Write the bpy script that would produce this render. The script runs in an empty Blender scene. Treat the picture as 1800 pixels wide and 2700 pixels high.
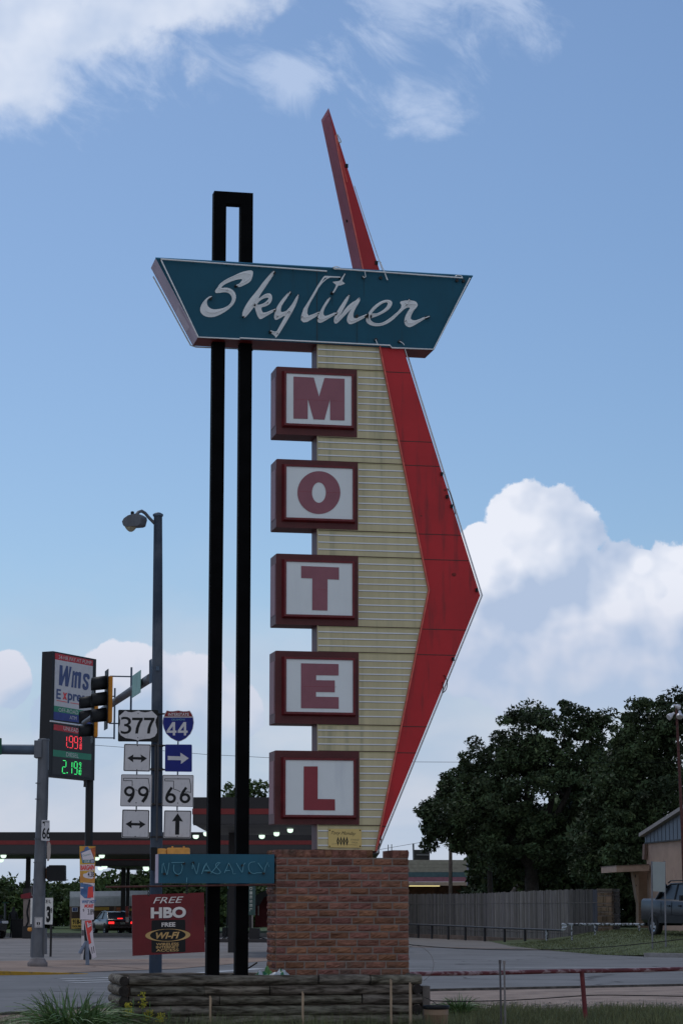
import bpy, bmesh, math, random
import numpy as np
from math import radians, sin, cos, tan, atan, atan2, pi, sqrt
from mathutils import Vector, Matrix
random.seed(7); NR = np.random.RandomState(11)
S = bpy.context.scene
COL = S.collection

# ------------------------------------------------------------ camera
F, CX, CY, HOR, EYE = 6300.0, 900.0, 1350.0, 2395.0, 1.65
TH = atan((HOR - CY) / F)
cd = bpy.data.cameras.new('camera'); cam = bpy.data.objects.new('camera', cd); COL.objects.link(cam)
cd.sensor_fit = 'VERTICAL'; cd.sensor_height = 36; cd.lens = F / 2700 * 36; cd.clip_end = 6000; cd.clip_start = .5
cam.location = (0, 0, EYE); cam.rotation_euler = (pi / 2 + TH, 0, 0)
S.camera = cam
# ------------------------------------------------------------ sun, exposure
SUN_EL, SUN_AZ = radians(52), radians(-28)      # azimuth from +Y towards +X
sd = bpy.data.lights.new('sun', 'SUN'); sun = bpy.data.objects.new('sun', sd); COL.objects.link(sun)
sd.energy = .8; sd.angle = radians(18); sd.color = (1, .95, .88)
sun.rotation_euler = (radians(90) - SUN_EL, 0, pi - SUN_AZ)
sun.location = (0, 0, 60)
S.view_settings.view_transform = 'Standard'; S.view_settings.look = 'None'
S.view_settings.exposure = 0.0; S.view_settings.gamma = 1
S.render.engine = 'CYCLES'

def ray(px, py):
    u, v = (px - CX) / F, (CY - py) / F
    return Vector((u, cos(TH) - v * sin(TH), sin(TH) + v * cos(TH)))
def at(px, py, Y):
    d = ray(px, py); t = Y / d.y
    return Vector((d.x * t, Y, EYE + d.z * t))
def gnd(px, py, z=0.0):
    d = ray(px, py); t = (z - EYE) / d.z
    return Vector((d.x * t, d.y * t, z))
def lin(c):
    c = c / 255.0
    return c / 12.92 if c <= .04045 else ((c + .055) / 1.055) ** 2.4
def azel(px, py):
    d = ray(px, py)
    return atan2(d.x, d.y), atan2(d.z, sqrt(d.x * d.x + d.y * d.y))

# ------------------------------------------------------------ world
W = bpy.data.worlds.new('World'); S.world = W; W.use_nodes = True
nt = W.node_tree; nt.nodes.clear()
class NB:
    def __init__(s, nt): s.nt = nt
    def n(s, t, **k):
        x = s.nt.nodes.new(t)
        for a, b in k.items(): setattr(x, a, b)
        return x
    def link(s, a, b): s.nt.links.new(a, b)
    def put(s, sock, v):
        if isinstance(v, bpy.types.NodeSocket): s.link(v, sock)
        else: sock.default_value = v
    def m(s, op, a, b=None, c=None, clamp=False):
        x = s.n('ShaderNodeMath', operation=op); x.use_clamp = clamp
        s.put(x.inputs[0], a)
        if b is not None: s.put(x.inputs[1], b)
        if c is not None: s.put(x.inputs[2], c)
        return x.outputs[0]
    def mix(s, f, a, b):
        x = s.n('ShaderNodeMix', data_type='RGBA'); s.put(x.inputs[0], f)
        for k, v in ((6, a), (7, b)):
            s.put(x.inputs[k], v if isinstance(v, bpy.types.NodeSocket) else (*v[:3], 1))
        return x.outputs[2]
    def smooth(s, v, lo, hi):
        x = s.n('ShaderNodeMapRange', interpolation_type='SMOOTHSTEP'); s.put(x.inputs[0], v)
        x.inputs[1].default_value = lo; x.inputs[2].default_value = hi
        return x.outputs[0]
    def noise(s, vec, scale, detail=5, rough=.55, dist=0):
        x = s.n('ShaderNodeTexNoise'); s.put(x.inputs['Vector'], vec)
        x.inputs['Scale'].default_value = scale; x.inputs['Detail'].default_value = detail
        x.inputs['Roughness'].default_value = rough; x.inputs['Distortion'].default_value = dist
        return x.outputs[0]
    def comb(s, a, b, c=0.0):
        x = s.n('ShaderNodeCombineXYZ'); s.put(x.inputs[0], a); s.put(x.inputs[1], b); s.put(x.inputs[2], c)
        return x.outputs[0]
w = NB(nt)
sky = w.n('ShaderNodeTexSky', sky_type='NISHITA'); sky.sun_disc = False
sky.sun_elevation = SUN_EL; sky.sun_rotation = SUN_AZ; sky.altitude = 200; sky.air_density = 1.0
sky.dust_density = 0.8; sky.ozone_density = 1.6
SKY_STR = 0.1
tc = w.n('ShaderNodeTexCoord'); sep = w.n('ShaderNodeSeparateXYZ'); w.link(tc.outputs['Generated'], sep.inputs[0])
X_, Y_, Z_ = sep.outputs
az = w.m('ARCTAN2', X_, Y_)
hyp = w.m('SQRT', w.m('ADD', w.m('MULTIPLY', X_, X_), w.m('MULTIPLY', Y_, Y_)))
el = w.m('ARCTAN2', Z_, hyp)
ae = w.comb(az, el, 0.0)
def cc(r, g, b, k=1.0): return tuple(lin(v) * k / SKY_STR for v in (r, g, b))
n1 = w.noise(ae, 24, 9, .60)
s1 = w.noise(ae, 17, 4, .5)
n1b = w.noise(w.comb(w.m('SUBTRACT', az, .0045), w.m('ADD', el, .0075), 0.0), 17, 4, .5)
n2 = w.noise(w.comb(az, w.m('MULTIPLY', el, 1.7), 3.0), 9, 7, .55, .3)
def field(blobs, da=0.0, de=0.0):
    out = None
    for (px, py, rx, ry) in blobs:
        a0, e0 = azel(px, py); a0 -= da; e0 -= de
        dx = w.m('MULTIPLY', w.m('SUBTRACT', az, a0), F / rx)
        dy = w.m('MULTIPLY', w.m('SUBTRACT', el, e0), F / ry)
        f = w.m('SUBTRACT', 1.0, w.m('SQRT', w.m('ADD', w.m('MULTIPLY', dx, dx), w.m('MULTIPLY', dy, dy))))
        out = f if out is None else w.m('MAXIMUM', out, f)
    return out
base = sky.outputs[0]
bc = w.n('ShaderNodeMix', data_type='RGBA', blend_type='MULTIPLY'); bc.inputs[0].default_value = 1
w.link(base, bc.inputs[6]); pass
SKYTINT = bc.inputs[7]
col = bc.outputs[2]
# low pale veil of cloud towards the horizon
e_hi, e_lo = azel(900, 1420)[1], azel(900, 2150)[1]
veil = w.smooth(w.m('ADD', el, w.m('MULTIPLY', w.m('SUBTRACT', n2, .5), .12)), e_hi, e_lo)
veil = w.m('MULTIPLY', veil, .93)
n3 = w.noise(w.comb(w.m('MULTIPLY', az, .7), w.m('MULTIPLY', el, 1.5), 9.0), 14, 6, .5, .2)
lowc = w.mix(w.smooth(n3, .36, .64), cc(178, 195, 219), cc(204, 210, 225))
col = w.mix(veil, col, lowc)
# soft wisps high up
f = field([(150, 20, 700, 300), (20, 190, 380, 230), (560, -30, 360, 130), (1040, 30, 260, 170),
           (770, 200, 150, 110), (1090, 285, 230, 110), (1290, 60, 190, 230)])
w4 = w.noise(w.comb(w.m('ADD', w.m('MULTIPLY', az, .8), w.m('MULTIPLY', el, .5)), w.m('MULTIPLY', el, .8), 5.0), 38, 9, .62, .5)
dens = w.smooth(w.m('ADD', w.m('MULTIPLY', f, .8), w.m('MULTIPLY', w.m('SUBTRACT', w4, .5), 2.8)), .12, .95)
f2 = field([(60, 60, 480, 190), (10, 190, 320, 150), (460, 0, 360, 100)])
d2 = w.smooth(w.m('ADD', f2, w.m('MULTIPLY', w.m('SUBTRACT', n1, .5), 2.3)), -.05, .6)
col = w.mix(w.m('MULTIPLY', dens, .55), col, cc(206, 220, 244))
shade = w.m('ADD', .45, w.m('MULTIPLY', w.m('SUBTRACT', s1, n1b), 3.0), clamp=True)
col = w.mix(w.m('MULTIPLY', d2, .92), col, w.mix(shade, cc(190, 206, 232), cc(236, 241, 252)))
# heaped cumulus low on the right and left
CUM = [(1440, 1450, 190, 195), (1330, 1520, 150, 170), (1620, 1610, 210, 200), (1770, 1590, 190, 170),
            (1500, 1680, 420, 230), (1270, 1440, 70, 70), (1690, 1490, 60, 50),
            (330, 1800, 140, 125), (480, 1830, 130, 115), (590, 1880, 110, 100), (230, 1900, 160, 130), (20, 1790, 70, 80)]
f3 = field(CUM); f3s = field(CUM, -.009, .013)
nf = w.noise(ae, 85, 6, .6)
m3 = w.smooth(w.m('ADD', w.m('ADD', f3, w.m('MULTIPLY', w.m('SUBTRACT', nf, .5), .42)), w.m('MULTIPLY', w.m('SUBTRACT', n1, .5), .9)), .02, .10)
fade = w.smooth(el, azel(900, 2080)[1], azel(900, 1720)[1])
m3 = w.m('MULTIPLY', m3, w.m('ADD', .14, w.m('MULTIPLY', fade, .86)))
rim = w.m('SUBTRACT', 1.0, w.smooth(f3, .0, .6))
lit = w.m('ADD', .25, w.m('MULTIPLY', w.m('SUBTRACT', f3, f3s), 1.15))
rel = w.m('ADD', w.m('ADD', lit, w.m('MULTIPLY', rim, .12)), w.m('ADD', w.m('MULTIPLY', w.m('SUBTRACT', s1, n1b), 5.0), w.m('MULTIPLY', w.m('SUBTRACT', n3, .42), 1.3)), clamp=True)
brt = w.mix(w.smooth(el, azel(900, 1850)[1], azel(900, 1480)[1]), cc(212, 216, 231), cc(234, 238, 249))
col = w.mix(m3, col, w.mix(rel, cc(178, 195, 222), brt))
# unseen bright cloud added behind the camera to fill the faces turned towards it
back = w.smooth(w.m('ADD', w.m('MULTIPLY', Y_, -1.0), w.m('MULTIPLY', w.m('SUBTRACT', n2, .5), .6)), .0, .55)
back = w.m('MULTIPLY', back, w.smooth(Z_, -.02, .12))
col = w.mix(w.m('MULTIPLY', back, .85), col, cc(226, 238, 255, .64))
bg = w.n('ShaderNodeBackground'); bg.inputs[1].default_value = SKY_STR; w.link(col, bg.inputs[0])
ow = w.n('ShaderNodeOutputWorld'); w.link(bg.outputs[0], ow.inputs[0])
SKYTINT.default_value = (.69, .81, .93, 1)

# ------------------------------------------------------------ materials
KF = 2.6
def C(r, g, b, k=1.0):
    return tuple(min(.82, lin(v) * KF * k / t) for v, t in zip((r, g, b), (.86, 1, 1.2)))
def M(name, rgb, rough=.6, metal=0.0, var=.12, scale=4.0, bump=0.0, bscale=40, stretch=(1, 1, 1), attr=False, rgb2=None, thr=(.3, .7), spec=.35, detail=6):
    m = bpy.data.materials.new(name); m.use_nodes = True; t = m.node_tree
    b = NB(t); P = t.nodes['Principled BSDF']
    P.inputs['Roughness'].default_value = rough; P.inputs['Metallic'].default_value = metal
    P.inputs['Specular IOR Level'].default_value = spec
    tcn = b.n('ShaderNodeTexCoord'); mp = b.n('ShaderNodeMapping'); mp.inputs['Scale'].default_value = stretch
    b.link(tcn.outputs['Object'], mp.inputs['Vector'])
    nz = b.noise(mp.outputs[0], scale, detail, .6)
    f = b.smooth(nz, *thr)
    lo = tuple(c * (1 - var) for c in rgb); hi = rgb2 if rgb2 else tuple(min(.9, c * (1 + var)) for c in rgb)
    c = b.mix(f, lo, hi)
    if attr:
        a = b.n('ShaderNodeAttribute', attribute_name='rnd')
        mm = b.n('ShaderNodeMix', data_type='RGBA', blend_type='MULTIPLY'); mm.inputs[0].default_value = 1
        b.link(c, mm.inputs[6]); b.link(a.outputs['Color'], mm.inputs[7]); c = mm.outputs[2]
    b.link(c, P.inputs['Base Color'])
    if bump:
        bn = b.n('ShaderNodeBump'); bn.inputs['Strength'].default_value = bump; bn.inputs['Distance'].default_value = .02
        b.link(b.noise(mp.outputs[0], bscale, 5, .6), bn.inputs['Height']); b.link(bn.outputs[0], P.inputs['Normal'])
    return m
def ME(name, rgb, strength):
    m = bpy.data.materials.new(name); m.use_nodes = True; P = m.node_tree.nodes['Principled BSDF']
    P.inputs['Base Color'].default_value = (*[min(.8, c) for c in rgb], 1)
    P.inputs['Emission Color'].default_value = (*rgb, 1); P.inputs['Emission Strength'].default_value = strength
    return m
def weather(m, col, amount=.5, scale=3, stretch=(8, 8, .6), thr=(.55, .75)):
    """drips and grime mixed over the colour"""
    t = m.node_tree; b = NB(t); P = t.nodes['Principled BSDF']; l = P.inputs['Base Color'].links[0]; src = l.from_socket
    tcn = b.n('ShaderNodeTexCoord'); mp = b.n('ShaderNodeMapping'); mp.inputs['Scale'].default_value = stretch
    b.link(tcn.outputs['Object'], mp.inputs['Vector'])
    f = b.m('MULTIPLY', b.smooth(b.noise(mp.outputs[0], scale, 6, .6), *thr), amount)
    b.link(b.mix(f, src, col), P.inputs['Base Color'])
    return m
teal = weather(M('teal_paint', C(8, 50, 70), .5, var=.1, scale=1.2, spec=.25), C(16, 38, 48), .55, 2.2)
teal_edge = M('teal_edge', C(30, 75, 105), .45)
side_grey = weather(M('skylit_side', C(112, 108, 130), .5, var=.12, scale=2), C(70, 66, 80), .5, 4)  # pale lavender: sky light on the left-facing sides is put into the colour
under_red = M('underside_red', C(66, 18, 20), .5, var=.2)
yellow = weather(M('yellow_panel', C(124, 124, 106), .5, var=.07, scale=1.2, stretch=(5, 5, .5)), C(92, 96, 84), .7, 1.3, (6, 6, .35), (.5, .75))
stripe = M('white_stripe', C(148, 158, 172), .5, var=.05)
seam = M('seam', C(45, 34, 34), .8)
red = weather(M('red_paint', C(115, 18, 25), .42, var=.1, scale=1.0), C(70, 20, 24), .85, 1.5, (5, 5, .6), (.5, .76))
red_trim = M('red_trim', C(140, 70, 66), .4, var=.2, scale=9)
mauve = weather(M('mauve_red_side', C(84, 54, 66), .5, var=.1, scale=2), C(80, 48, 56), .5, 3)  # greyer mauve red for the band sides and cover panels
maroon = weather(M('maroon_box', C(53, 24, 27), .55, var=.15, scale=3), C(46, 24, 26), .6, 3)
maroon_side = weather(M('maroon_side', C(60, 36, 42), .55, var=.15, scale=3), C(58, 32, 36), .6, 4)
frame_red = M('frame_red', C(62, 16, 22), .4, var=.2, scale=6)
white_face = weather(M('white_face', C(140, 152, 168), .35, var=.03, scale=1.5), C(122, 134, 150), .5, 1.5, (3, 3, .5), (.5, .8))
letter_faded = M('faded_red_letter', C(87, 56, 69), .45, var=.06, scale=5)
letter_red = M('red_letter', C(86, 32, 42), .45, var=.06, scale=5)
neon = M('neon_glass', C(165, 172, 180), .2, var=.05, spec=.6)
paint_white = weather(M('white_lettering', C(150, 160, 176), .5, var=.04), C(115, 125, 140), .5, 5, (3, 3, 2))
dark = M('dark_metal', C(26, 26, 28), .6)
black = M('black_paint', (.004, .004, .0045), .85, var=.3, scale=3, spec=.06)
blackp = M('black_plastic', (.010, .010, .011), .6, spec=.3)
galv = weather(M('galvanised_steel', C(60, 66, 76), .55, .2, var=.14, scale=3, stretch=(2, 2, .7)), C(60, 66, 74), .5, 2.5, (3, 3, .6))
galv_dark = M('steel_dark', C(48, 62, 80), .5, .2, var=.15, scale=2)
sign_white = weather(M('sign_white', C(128, 134, 146), .4, var=.04, scale=5), C(105, 110, 122), .5, 6, (3, 3, 1))
sign_black = M('sign_black', (.004, .004, .005), .5)
sign_blue = M('sign_blue', (.004, .012, .19), .4, var=.08)
sign_red = M('sign_red', (.22, .012, .014), .4)
sign_green = M('sign_green', (.008, .09, .05), .45)
brickm = M('brick', (.27, .122, .088), .9, var=.28, scale=9, bump=1.0, bscale=26, stretch=(.7, .7, 2.0), attr=True, spec=.15)
mortar = M('mortar', (.25, .205, .18), .95, bump=.5)
logm = M('log_wood', (.085, .068, .05), .9, var=.5, scale=5, bump=.7, bscale=18, stretch=(.5, 4, 5), attr=True, rgb2=(.26, .225, .18), spec=.1)
log_end = M('log_end', (.035, .028, .024), .95, var=.5, scale=12, bump=.6)
stake_m = M('stake_wood', (.42, .30, .20), .8, var=.2, scale=20, stretch=(3, 3, .5))
asphalt = M('asphalt', (.20, .195, .195), .9, var=.16, scale=.35, bump=.25, bscale=50, spec=.15)
asphalt = weather(asphalt, (.15, .148, .15), .6, 1.0, (.12, 1.3, 1), (.45, .7))
concrete = weather(M('lot_concrete', (.25, .225, .21), .9, var=.15, scale=.25, bump=.2, spec=.15), (.18, .165, .155), .6, 1.0, (.2, 1.0, 1), (.5, .72))
tan_conc = weather(M('tan_concrete', (.33, .24, .19), .92, var=.15, scale=.5, bump=.2, spec=.1), (.22, .17, .14), .6, 1.2, (.3, 1.0, 1), (.5, .7))
dirt = weather(M('dirt', (.31, .23, .185), .95, var=.25, scale=1.2, bump=.6), (.18, .145, .12), .6, 3, (1, 1, 1), (.5, .7))
linem = M('road_paint', (.5, .5, .5), .8, var=.3, scale=2)
kerb_y = weather(M('yellow_kerb', (.42, .23, .02), .8, var=.15, scale=3), (.07, .06, .05), .8, 3, (1, 1, 1), (.5, .68))
grassg = M('grass_ground', (.045, .06, .022), .95, var=.4, scale=2, bump=.7, bscale=20)
bladem = M('grass_blade', (.15, .165, .075), .6, var=.3, scale=2, attr=True, spec=.25)
bladedark = M('tall_grass_blade', (.12, .20, .07), .5, var=.25, scale=2, attr=True, spec=.3)
leafm = M('leaf', (.052, .074, .032), .65, var=.35, scale=.7, attr=True, spec=.2)
leaf2 = M('leaf_far', (.06, .088, .03), .7, var=.3, scale=.5, attr=True, spec=.15)
barkm = M('bark', (.05, .042, .035), .9, var=.3, scale=6, bump=.6)
rustpipe = weather(M('peeling_red_pipe', C(60, 28, 34), .6, var=.2, scale=6), C(104, 96, 106), .85, 2.5, (1, 3, 3), (.47, .60))
rust_post = M('rusty_post', C(50, 31, 31), .8, var=.35, scale=12)
whitepeel = M('peeling_white_paint', (.05, .045, .045), .7, var=.2, scale=9, rgb2=(.45, .47, .5), thr=(.46, .54))
fencem = M('weathered_board', (.13, .116, .104), .9, var=.35, scale=4, stretch=(10, 10, .35), attr=True, spec=.1)
stonem = M('stone_veneer', (.13, .09, .06), .9, var=.5, scale=1.1, bump=.8, bscale=5, rgb2=(.20, .135, .085), attr=True)
yelhouse = M('signal_yellow', C(150, 95, 25), .5, var=.12, scale=6)
yelhouse2 = M('signal_yellow_weathered', C(145, 105, 55), .55, var=.15, scale=8)
glass = M('car_glass', (.012, .015, .02), .3, spec=.3, var=.05)
tyre = M('tyre', (.012, .012, .012), .85)
rimm = M('wheel_rim', (.3, .31, .33), .35, .8)
stucco = weather(M('stucco', C(104, 92, 87), .9, var=.08, scale=1.2, bump=.2), C(80, 66, 66), .5, 1.5, (1, 1, 1))
tanwood = M('tan_siding', C(84, 76, 70), .8, var=.08)
metalroof = M('blue_grey_metal', C(58, 68, 82), .5, .2, var=.08, stretch=(1, 1, .2))
whitemetal = M('white_metal_roof', C(118, 128, 142), .5, var=.06)
hbo_red = weather(M('hbo_red', C(66, 14, 20), .45, var=.12, scale=3), C(58, 22, 30), .7, 2.5, (2, 2, 1))
goldm = M('gold_paint', C(122, 104, 72), .5)
SM = globals()

# ------------------------------------------------------------ mesh building
class Plane:
    def __init__(s, px, Y, yaw_deg, py=HOR):
        s.O = at(px, py, Y); a = radians(yaw_deg)
        s.u = Vector((cos(a), sin(a), 0)); s.n = Vector((-sin(a), cos(a), 0))
    def pt(s, px, py, off=0.0):
        d = ray(px, py); E = Vector((0, 0, EYE))
        t = (s.O + s.n * off - E).dot(s.n) / d.dot(s.n)
        return E + d * t
    def uz(s, px, py, off=0.0):
        p = s.pt(px, py, off) - s.O
        return p.dot(s.u), p.z
    def at(s, u, z, off=0.0):
        return s.O + s.u * u + s.n * off + Vector((0, 0, z))
ORG = {}
class MB:
    def __init__(s): s.v = []; s.f = []; s.m = []; s.r = []; s.cur = (1, 1, 1); s.smooth = False; s.sm = []
    def add(s, verts, faces, mi=0, rnd=None, smooth=False):
        o = len(s.v); s.v += [tuple(v) for v in verts]
        rr = rnd or s.cur
        for f in faces: s.f.append([i + o for i in f]); s.m.append(mi); s.r.append(rr); s.sm.append(smooth)
        return s
    def prism(s, pts, vec, mi=0, side=None, cap=True, rnd=None):
        """closed polygon of 3-D points pushed along vec"""
        n = len(pts); a = [Vector(p) for p in pts]; b = [p + vec for p in a]
        faces = [list(range(n))] + ([list(range(2 * n - 1, n - 1, -1))] if cap else [])
        s.add(a + b, faces, mi, rnd)
        s.add(a + b, [[i, (i + 1) % n, n + (i + 1) % n, n + i] for i in range(n)], mi if side is None else side, rnd)
        return s
    def box(s, c, size, yaw=0.0, mi=0, rnd=None, pitch=0.0, taper=1.0):
        hx, hy, hz = [q / 2 for q in size]
        R = Matrix.Rotation(yaw, 3, 'Z') @ Matrix.Rotation(pitch, 3, 'X')
        vs = []
        for z in (-hz, hz):
            k = taper if z > 0 else 1
            for x, y in ((-hx, -hy), (hx, -hy), (hx, hy), (-hx, hy)): vs.append(Vector(c) + R @ Vector((x * k, y * k, z)))
        s.add(vs, [[0, 3, 2, 1], [4, 5, 6, 7], [0, 1, 5, 4], [1, 2, 6, 5], [2, 3, 7, 6], [3, 0, 4, 7]], mi, rnd)
        return s
    def tube(s, pts, r, n=8, mi=0, caps=True, rnd=None, smooth=True, capmi=None):
        pts = [Vector(p) for p in pts]; m = len(pts)
        rs = r if isinstance(r, (list, tuple)) else [r] * m
        ring = []; up = None
        for i, p in enumerate(pts):
            d = (pts[min(i + 1, m - 1)] - pts[max(i - 1, 0)]).normalized()
            if up is None:
                up = Vector((0, 0, 1)) if abs(d.z) < .9 else Vector((0, 1, 0))
            a = d.cross(up).normalized(); b = a.cross(d).normalized(); up = b
            ring += [p + (a * cos(2 * pi * k / n) + b * sin(2 * pi * k / n)) * rs[i] for k in range(n)]
        faces = [[i * n + k, i * n + (k + 1) % n, (i + 1) * n + (k + 1) % n, (i + 1) * n + k] for i in range(m - 1) for k in range(n)]
        s.add(ring, faces, mi, rnd, smooth)
        if caps:
            s.add(ring[:n], [list(range(n - 1, -1, -1))], mi if capmi is None else capmi, rnd)
            s.add(ring[-n:], [list(range(n))], mi if capmi is None else capmi, rnd)
        return s
    def lathe(s, c, prof, n=16, mi=0, axis='Z', squash=1.0, yaw=0.0, rnd=None):
        vs = []; R = Matrix.Rotation(yaw, 3, 'Z')
        for (r, z) in prof:
            for k in range(n):
                a = 2 * pi * k / n
                q = Vector((r * cos(a), r * sin(a) * squash, z)) if axis == 'Z' else Vector((r * cos(a), z, r * sin(a)))
                vs.append(Vector(c) + R @ q)
        m = len(prof)
        s.add(vs, [[i * n + k, i * n + (k + 1) % n, (i + 1) * n + (k + 1) % n, (i + 1) * n + k] for i in range(m - 1) for k in range(n)], mi, rnd, True)
        s.add(vs[:n], [list(range(n))], mi, rnd); s.add(vs[-n:], [list(range(n))], mi, rnd)
        return s
    def poly(s, P, pts, d0=0.0, d1=None, mi=0, side=None, rnd=None):
        a = [P.pt(x, y, d0) for x, y in pts]
        if d1 is None: s.add(a, [list(range(len(a)))], mi, rnd)
        else: s.prism(a, P.n * (d1 - d0), mi, side, rnd=rnd)
        return s
    def fill(s, P, polys, off, mi=0, closed=True):
        v, f = fill2d(polys); s.add([P.pt(x, y, off) for x, y in v], f, mi); return s
    def text(s, P, txt, quad, off, mi=0, shear=0.0, bold=0.0):
        v, f = text2d(txt, shear, bold); tl, tr, br, bl = quad
        out = []
        for a, b in v:
            top = (tl[0] + (tr[0] - tl[0]) * a, tl[1] + (tr[1] - tl[1]) * a)
            bot = (bl[0] + (br[0] - bl[0]) * a, bl[1] + (br[1] - bl[1]) * a)
            out.append(P.pt(bot[0] + (top[0] - bot[0]) * b, bot[1] + (top[1] - bot[1]) * b, off))
        s.add(out, f, mi); return s
    def build(s, name, mats, parent=None, bevel=0.0, root_at=None):
        me = bpy.data.meshes.new(name)
        if parent is not None: o0 = ORG[parent.name]
        elif root_at is not None: o0 = Vector(root_at)
        else:
            xs = np.array(s.v); o0 = Vector((float(xs[:, 0].mean()), float(xs[:, 1].mean()), float(xs[:, 2].min())))
        me.from_pydata([(v[0] - o0[0], v[1] - o0[1], v[2] - o0[2]) for v in s.v], [], s.f)
        for m in (mats if isinstance(mats, (list, tuple)) else [mats]): me.materials.append(m)
        me.polygons.foreach_set('material_index', s.m); me.polygons.foreach_set('use_smooth', s.sm)
        at_ = me.attributes.new('rnd', 'FLOAT_COLOR', 'FACE')
        arr = np.ones((len(s.f), 4), dtype=np.float32); arr[:, :3] = np.array(s.r, dtype=np.float32).reshape(-1, 3)
        at_.data.foreach_set('color', arr.ravel())
        me.update()
        o = bpy.data.objects.new(name, me); COL.objects.link(o)
        if parent is not None: o.parent = parent
        else: o.location = o0
        ORG[o.name] = o0
        if bevel:
            b = o.modifiers.new('bevel', 'BEVEL'); b.width = bevel; b.segments = 2; b.limit_method = 'ANGLE'; b.angle_limit = radians(40)
        return o
def tag(o, label=None, cat=None, group=None, kind=None):
    for k, v in (('label', label), ('category', cat), ('group', group), ('kind', kind)):
        if v: o[k] = v
    return o
def thing(name, loc, label, cat, group=None):
    o = bpy.data.objects.new(name, None); COL.objects.link(o); o.location = loc; o.empty_display_size = .2
    ORG[o.name] = Vector(loc); return tag(o, label, cat, group)
def copy_tree(o, parent=None):
    c = o.copy(); COL.objects.link(c)
    if parent: c.parent = parent
    for ch in list(o.children): copy_tree(ch, c)
    return c
_tc = {}
def text2d(txt, shear=0.0, bold=0.0):
    k = (txt, shear, bold)
    if k in _tc: return _tc[k]
    cu = bpy.data.curves.new('t', 'FONT'); cu.body = txt; cu.shear = shear; cu.offset = bold; cu.resolution_u = 4
    o = bpy.data.objects.new('t', cu); COL.objects.link(o); me = o.to_mesh()
    v = np.array([(q.co.x, q.co.y) for q in me.vertices]); f = [list(p.vertices) for p in me.polygons]
    o.to_mesh_clear(); bpy.data.objects.remove(o); bpy.data.curves.remove(cu)
    lo, hi = v.min(0), v.max(0); v = (v - lo) / (hi - lo)
    _tc[k] = ([tuple(q) for q in v], f); return _tc[k]
def fill2d(polys):
    cu = bpy.data.curves.new('f', 'CURVE'); cu.dimensions = '2D'; cu.fill_mode = 'BOTH'
    for p in polys:
        sp = cu.splines.new('POLY'); sp.points.add(len(p) - 1)
        for i, (x, y) in enumerate(p): sp.points[i].co = (x / 100, y / 100, 0, 1)
        sp.use_cyclic_u = True
    o = bpy.data.objects.new('f', cu); COL.objects.link(o); me = o.to_mesh()
    v = [(q.co.x * 100, q.co.y * 100) for q in me.vertices]; f = [list(p.vertices) for p in me.polygons]
    o.to_mesh_clear(); bpy.data.objects.remove(o); bpy.data.curves.remove(cu)
    return v, f
def chaikin(p, it=2, closed=True):
    for _ in range(it):
        q = []; n = len(p)
        if not closed: q.append(p[0])
        for i in range(n if closed else n - 1):
            a, b = p[i], p[(i + 1) % n]
            q += [(a[0] * .75 + b[0] * .25, a[1] * .75 + b[1] * .25), (a[0] * .25 + b[0] * .75, a[1] * .25 + b[1] * .75)]
        if not closed: q.append(p[-1])
        p = q
    return p
def Z(x0, y0, s, pts): return [(x0 + x * s, y0 + y * s) for x, y in pts]
def rect(x0, y0, x1, y1): return [(x0, y0), (x1, y0), (x1, y1), (x0, y1)]
def ell(cx, cy, rx, ry, n=32, a0=0.0): return [(cx + rx * cos(2 * pi * i / n + a0), cy + ry * sin(2 * pi * i / n + a0)) for i in range(n)]
def rrect(q, r):
    """rounded quad in pixels"""
    out = []
    n = len(q)
    for i in range(n):
        p, a, b = Vector(q[i]), Vector(q[i - 1]), Vector(q[(i + 1) % n])
        da, db = (a - p).normalized() * r, (b - p).normalized() * r
        for t in (0, .33, .67, 1):
            w_ = (p + da) * (1 - t) ** 2 + p * 2 * t * (1 - t) + (p + db) * t * t; out.append(tuple(w_))
    return out
def inset(q, d):
    c = Vector((sum(x for x, y in q) / len(q), sum(y for x, y in q) / len(q)))
    out = []
    for x, y in q:
        v = Vector((x, y)) - c; out.append((x - math.copysign(d, v.x), y - math.copysign(d, v.y)))
    return out
def cracks(m, scale=.25, width=.012, amount=.8, dark=(.05, .048, .046)):
    t = m.node_tree; b = NB(t); P = t.nodes['Principled BSDF']; src = P.inputs['Base Color'].links[0].from_socket
    tcn = b.n('ShaderNodeTexCoord'); nz = b.n('ShaderNodeTexNoise'); nz.inputs['Scale'].default_value = 1.1; nz.inputs['Detail'].default_value = 5
    b.link(tcn.outputs['Object'], nz.inputs['Vector'])
    vm = b.n('ShaderNodeVectorMath', operation='MULTIPLY_ADD'); b.link(nz.outputs['Color'], vm.inputs[0]); vm.inputs[1].default_value = (1.6, 1.6, 0); b.link(tcn.outputs['Object'], vm.inputs[2])
    v = b.n('ShaderNodeTexVoronoi', feature='DISTANCE_TO_EDGE'); v.inputs['Scale'].default_value = scale; b.link(vm.outputs[0], v.inputs['Vector'])
    f = b.m('SUBTRACT', 1.0, b.smooth(v.outputs['Distance'], width * .3, width)); f = b.m('MULTIPLY', b.m('MULTIPLY', f, amount), b.smooth(nz.outputs[0], .42, .58))
    b.link(b.mix(f, src, dark), P.inputs['Base Color']); return m
cracks(asphalt, .16, .012); cracks(concrete, .12, .010); cracks(tan_conc, .3, .012, .6)
weather(asphalt, (.10, .10, .105), .45, .7, (.5, 2.2, 1), (.6, .7))
weather(brickm, (.10, .10, .085), .6, 1.1, (1, 1, 1), (.52, .7))
def rj(a=.2, h=.03):
    k = 1 + random.uniform(-a, a); return (k * (1 + random.uniform(-h, h)), k * (1 + random.uniform(-h, h)), k * (1 + random.uniform(-h, h)))
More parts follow.
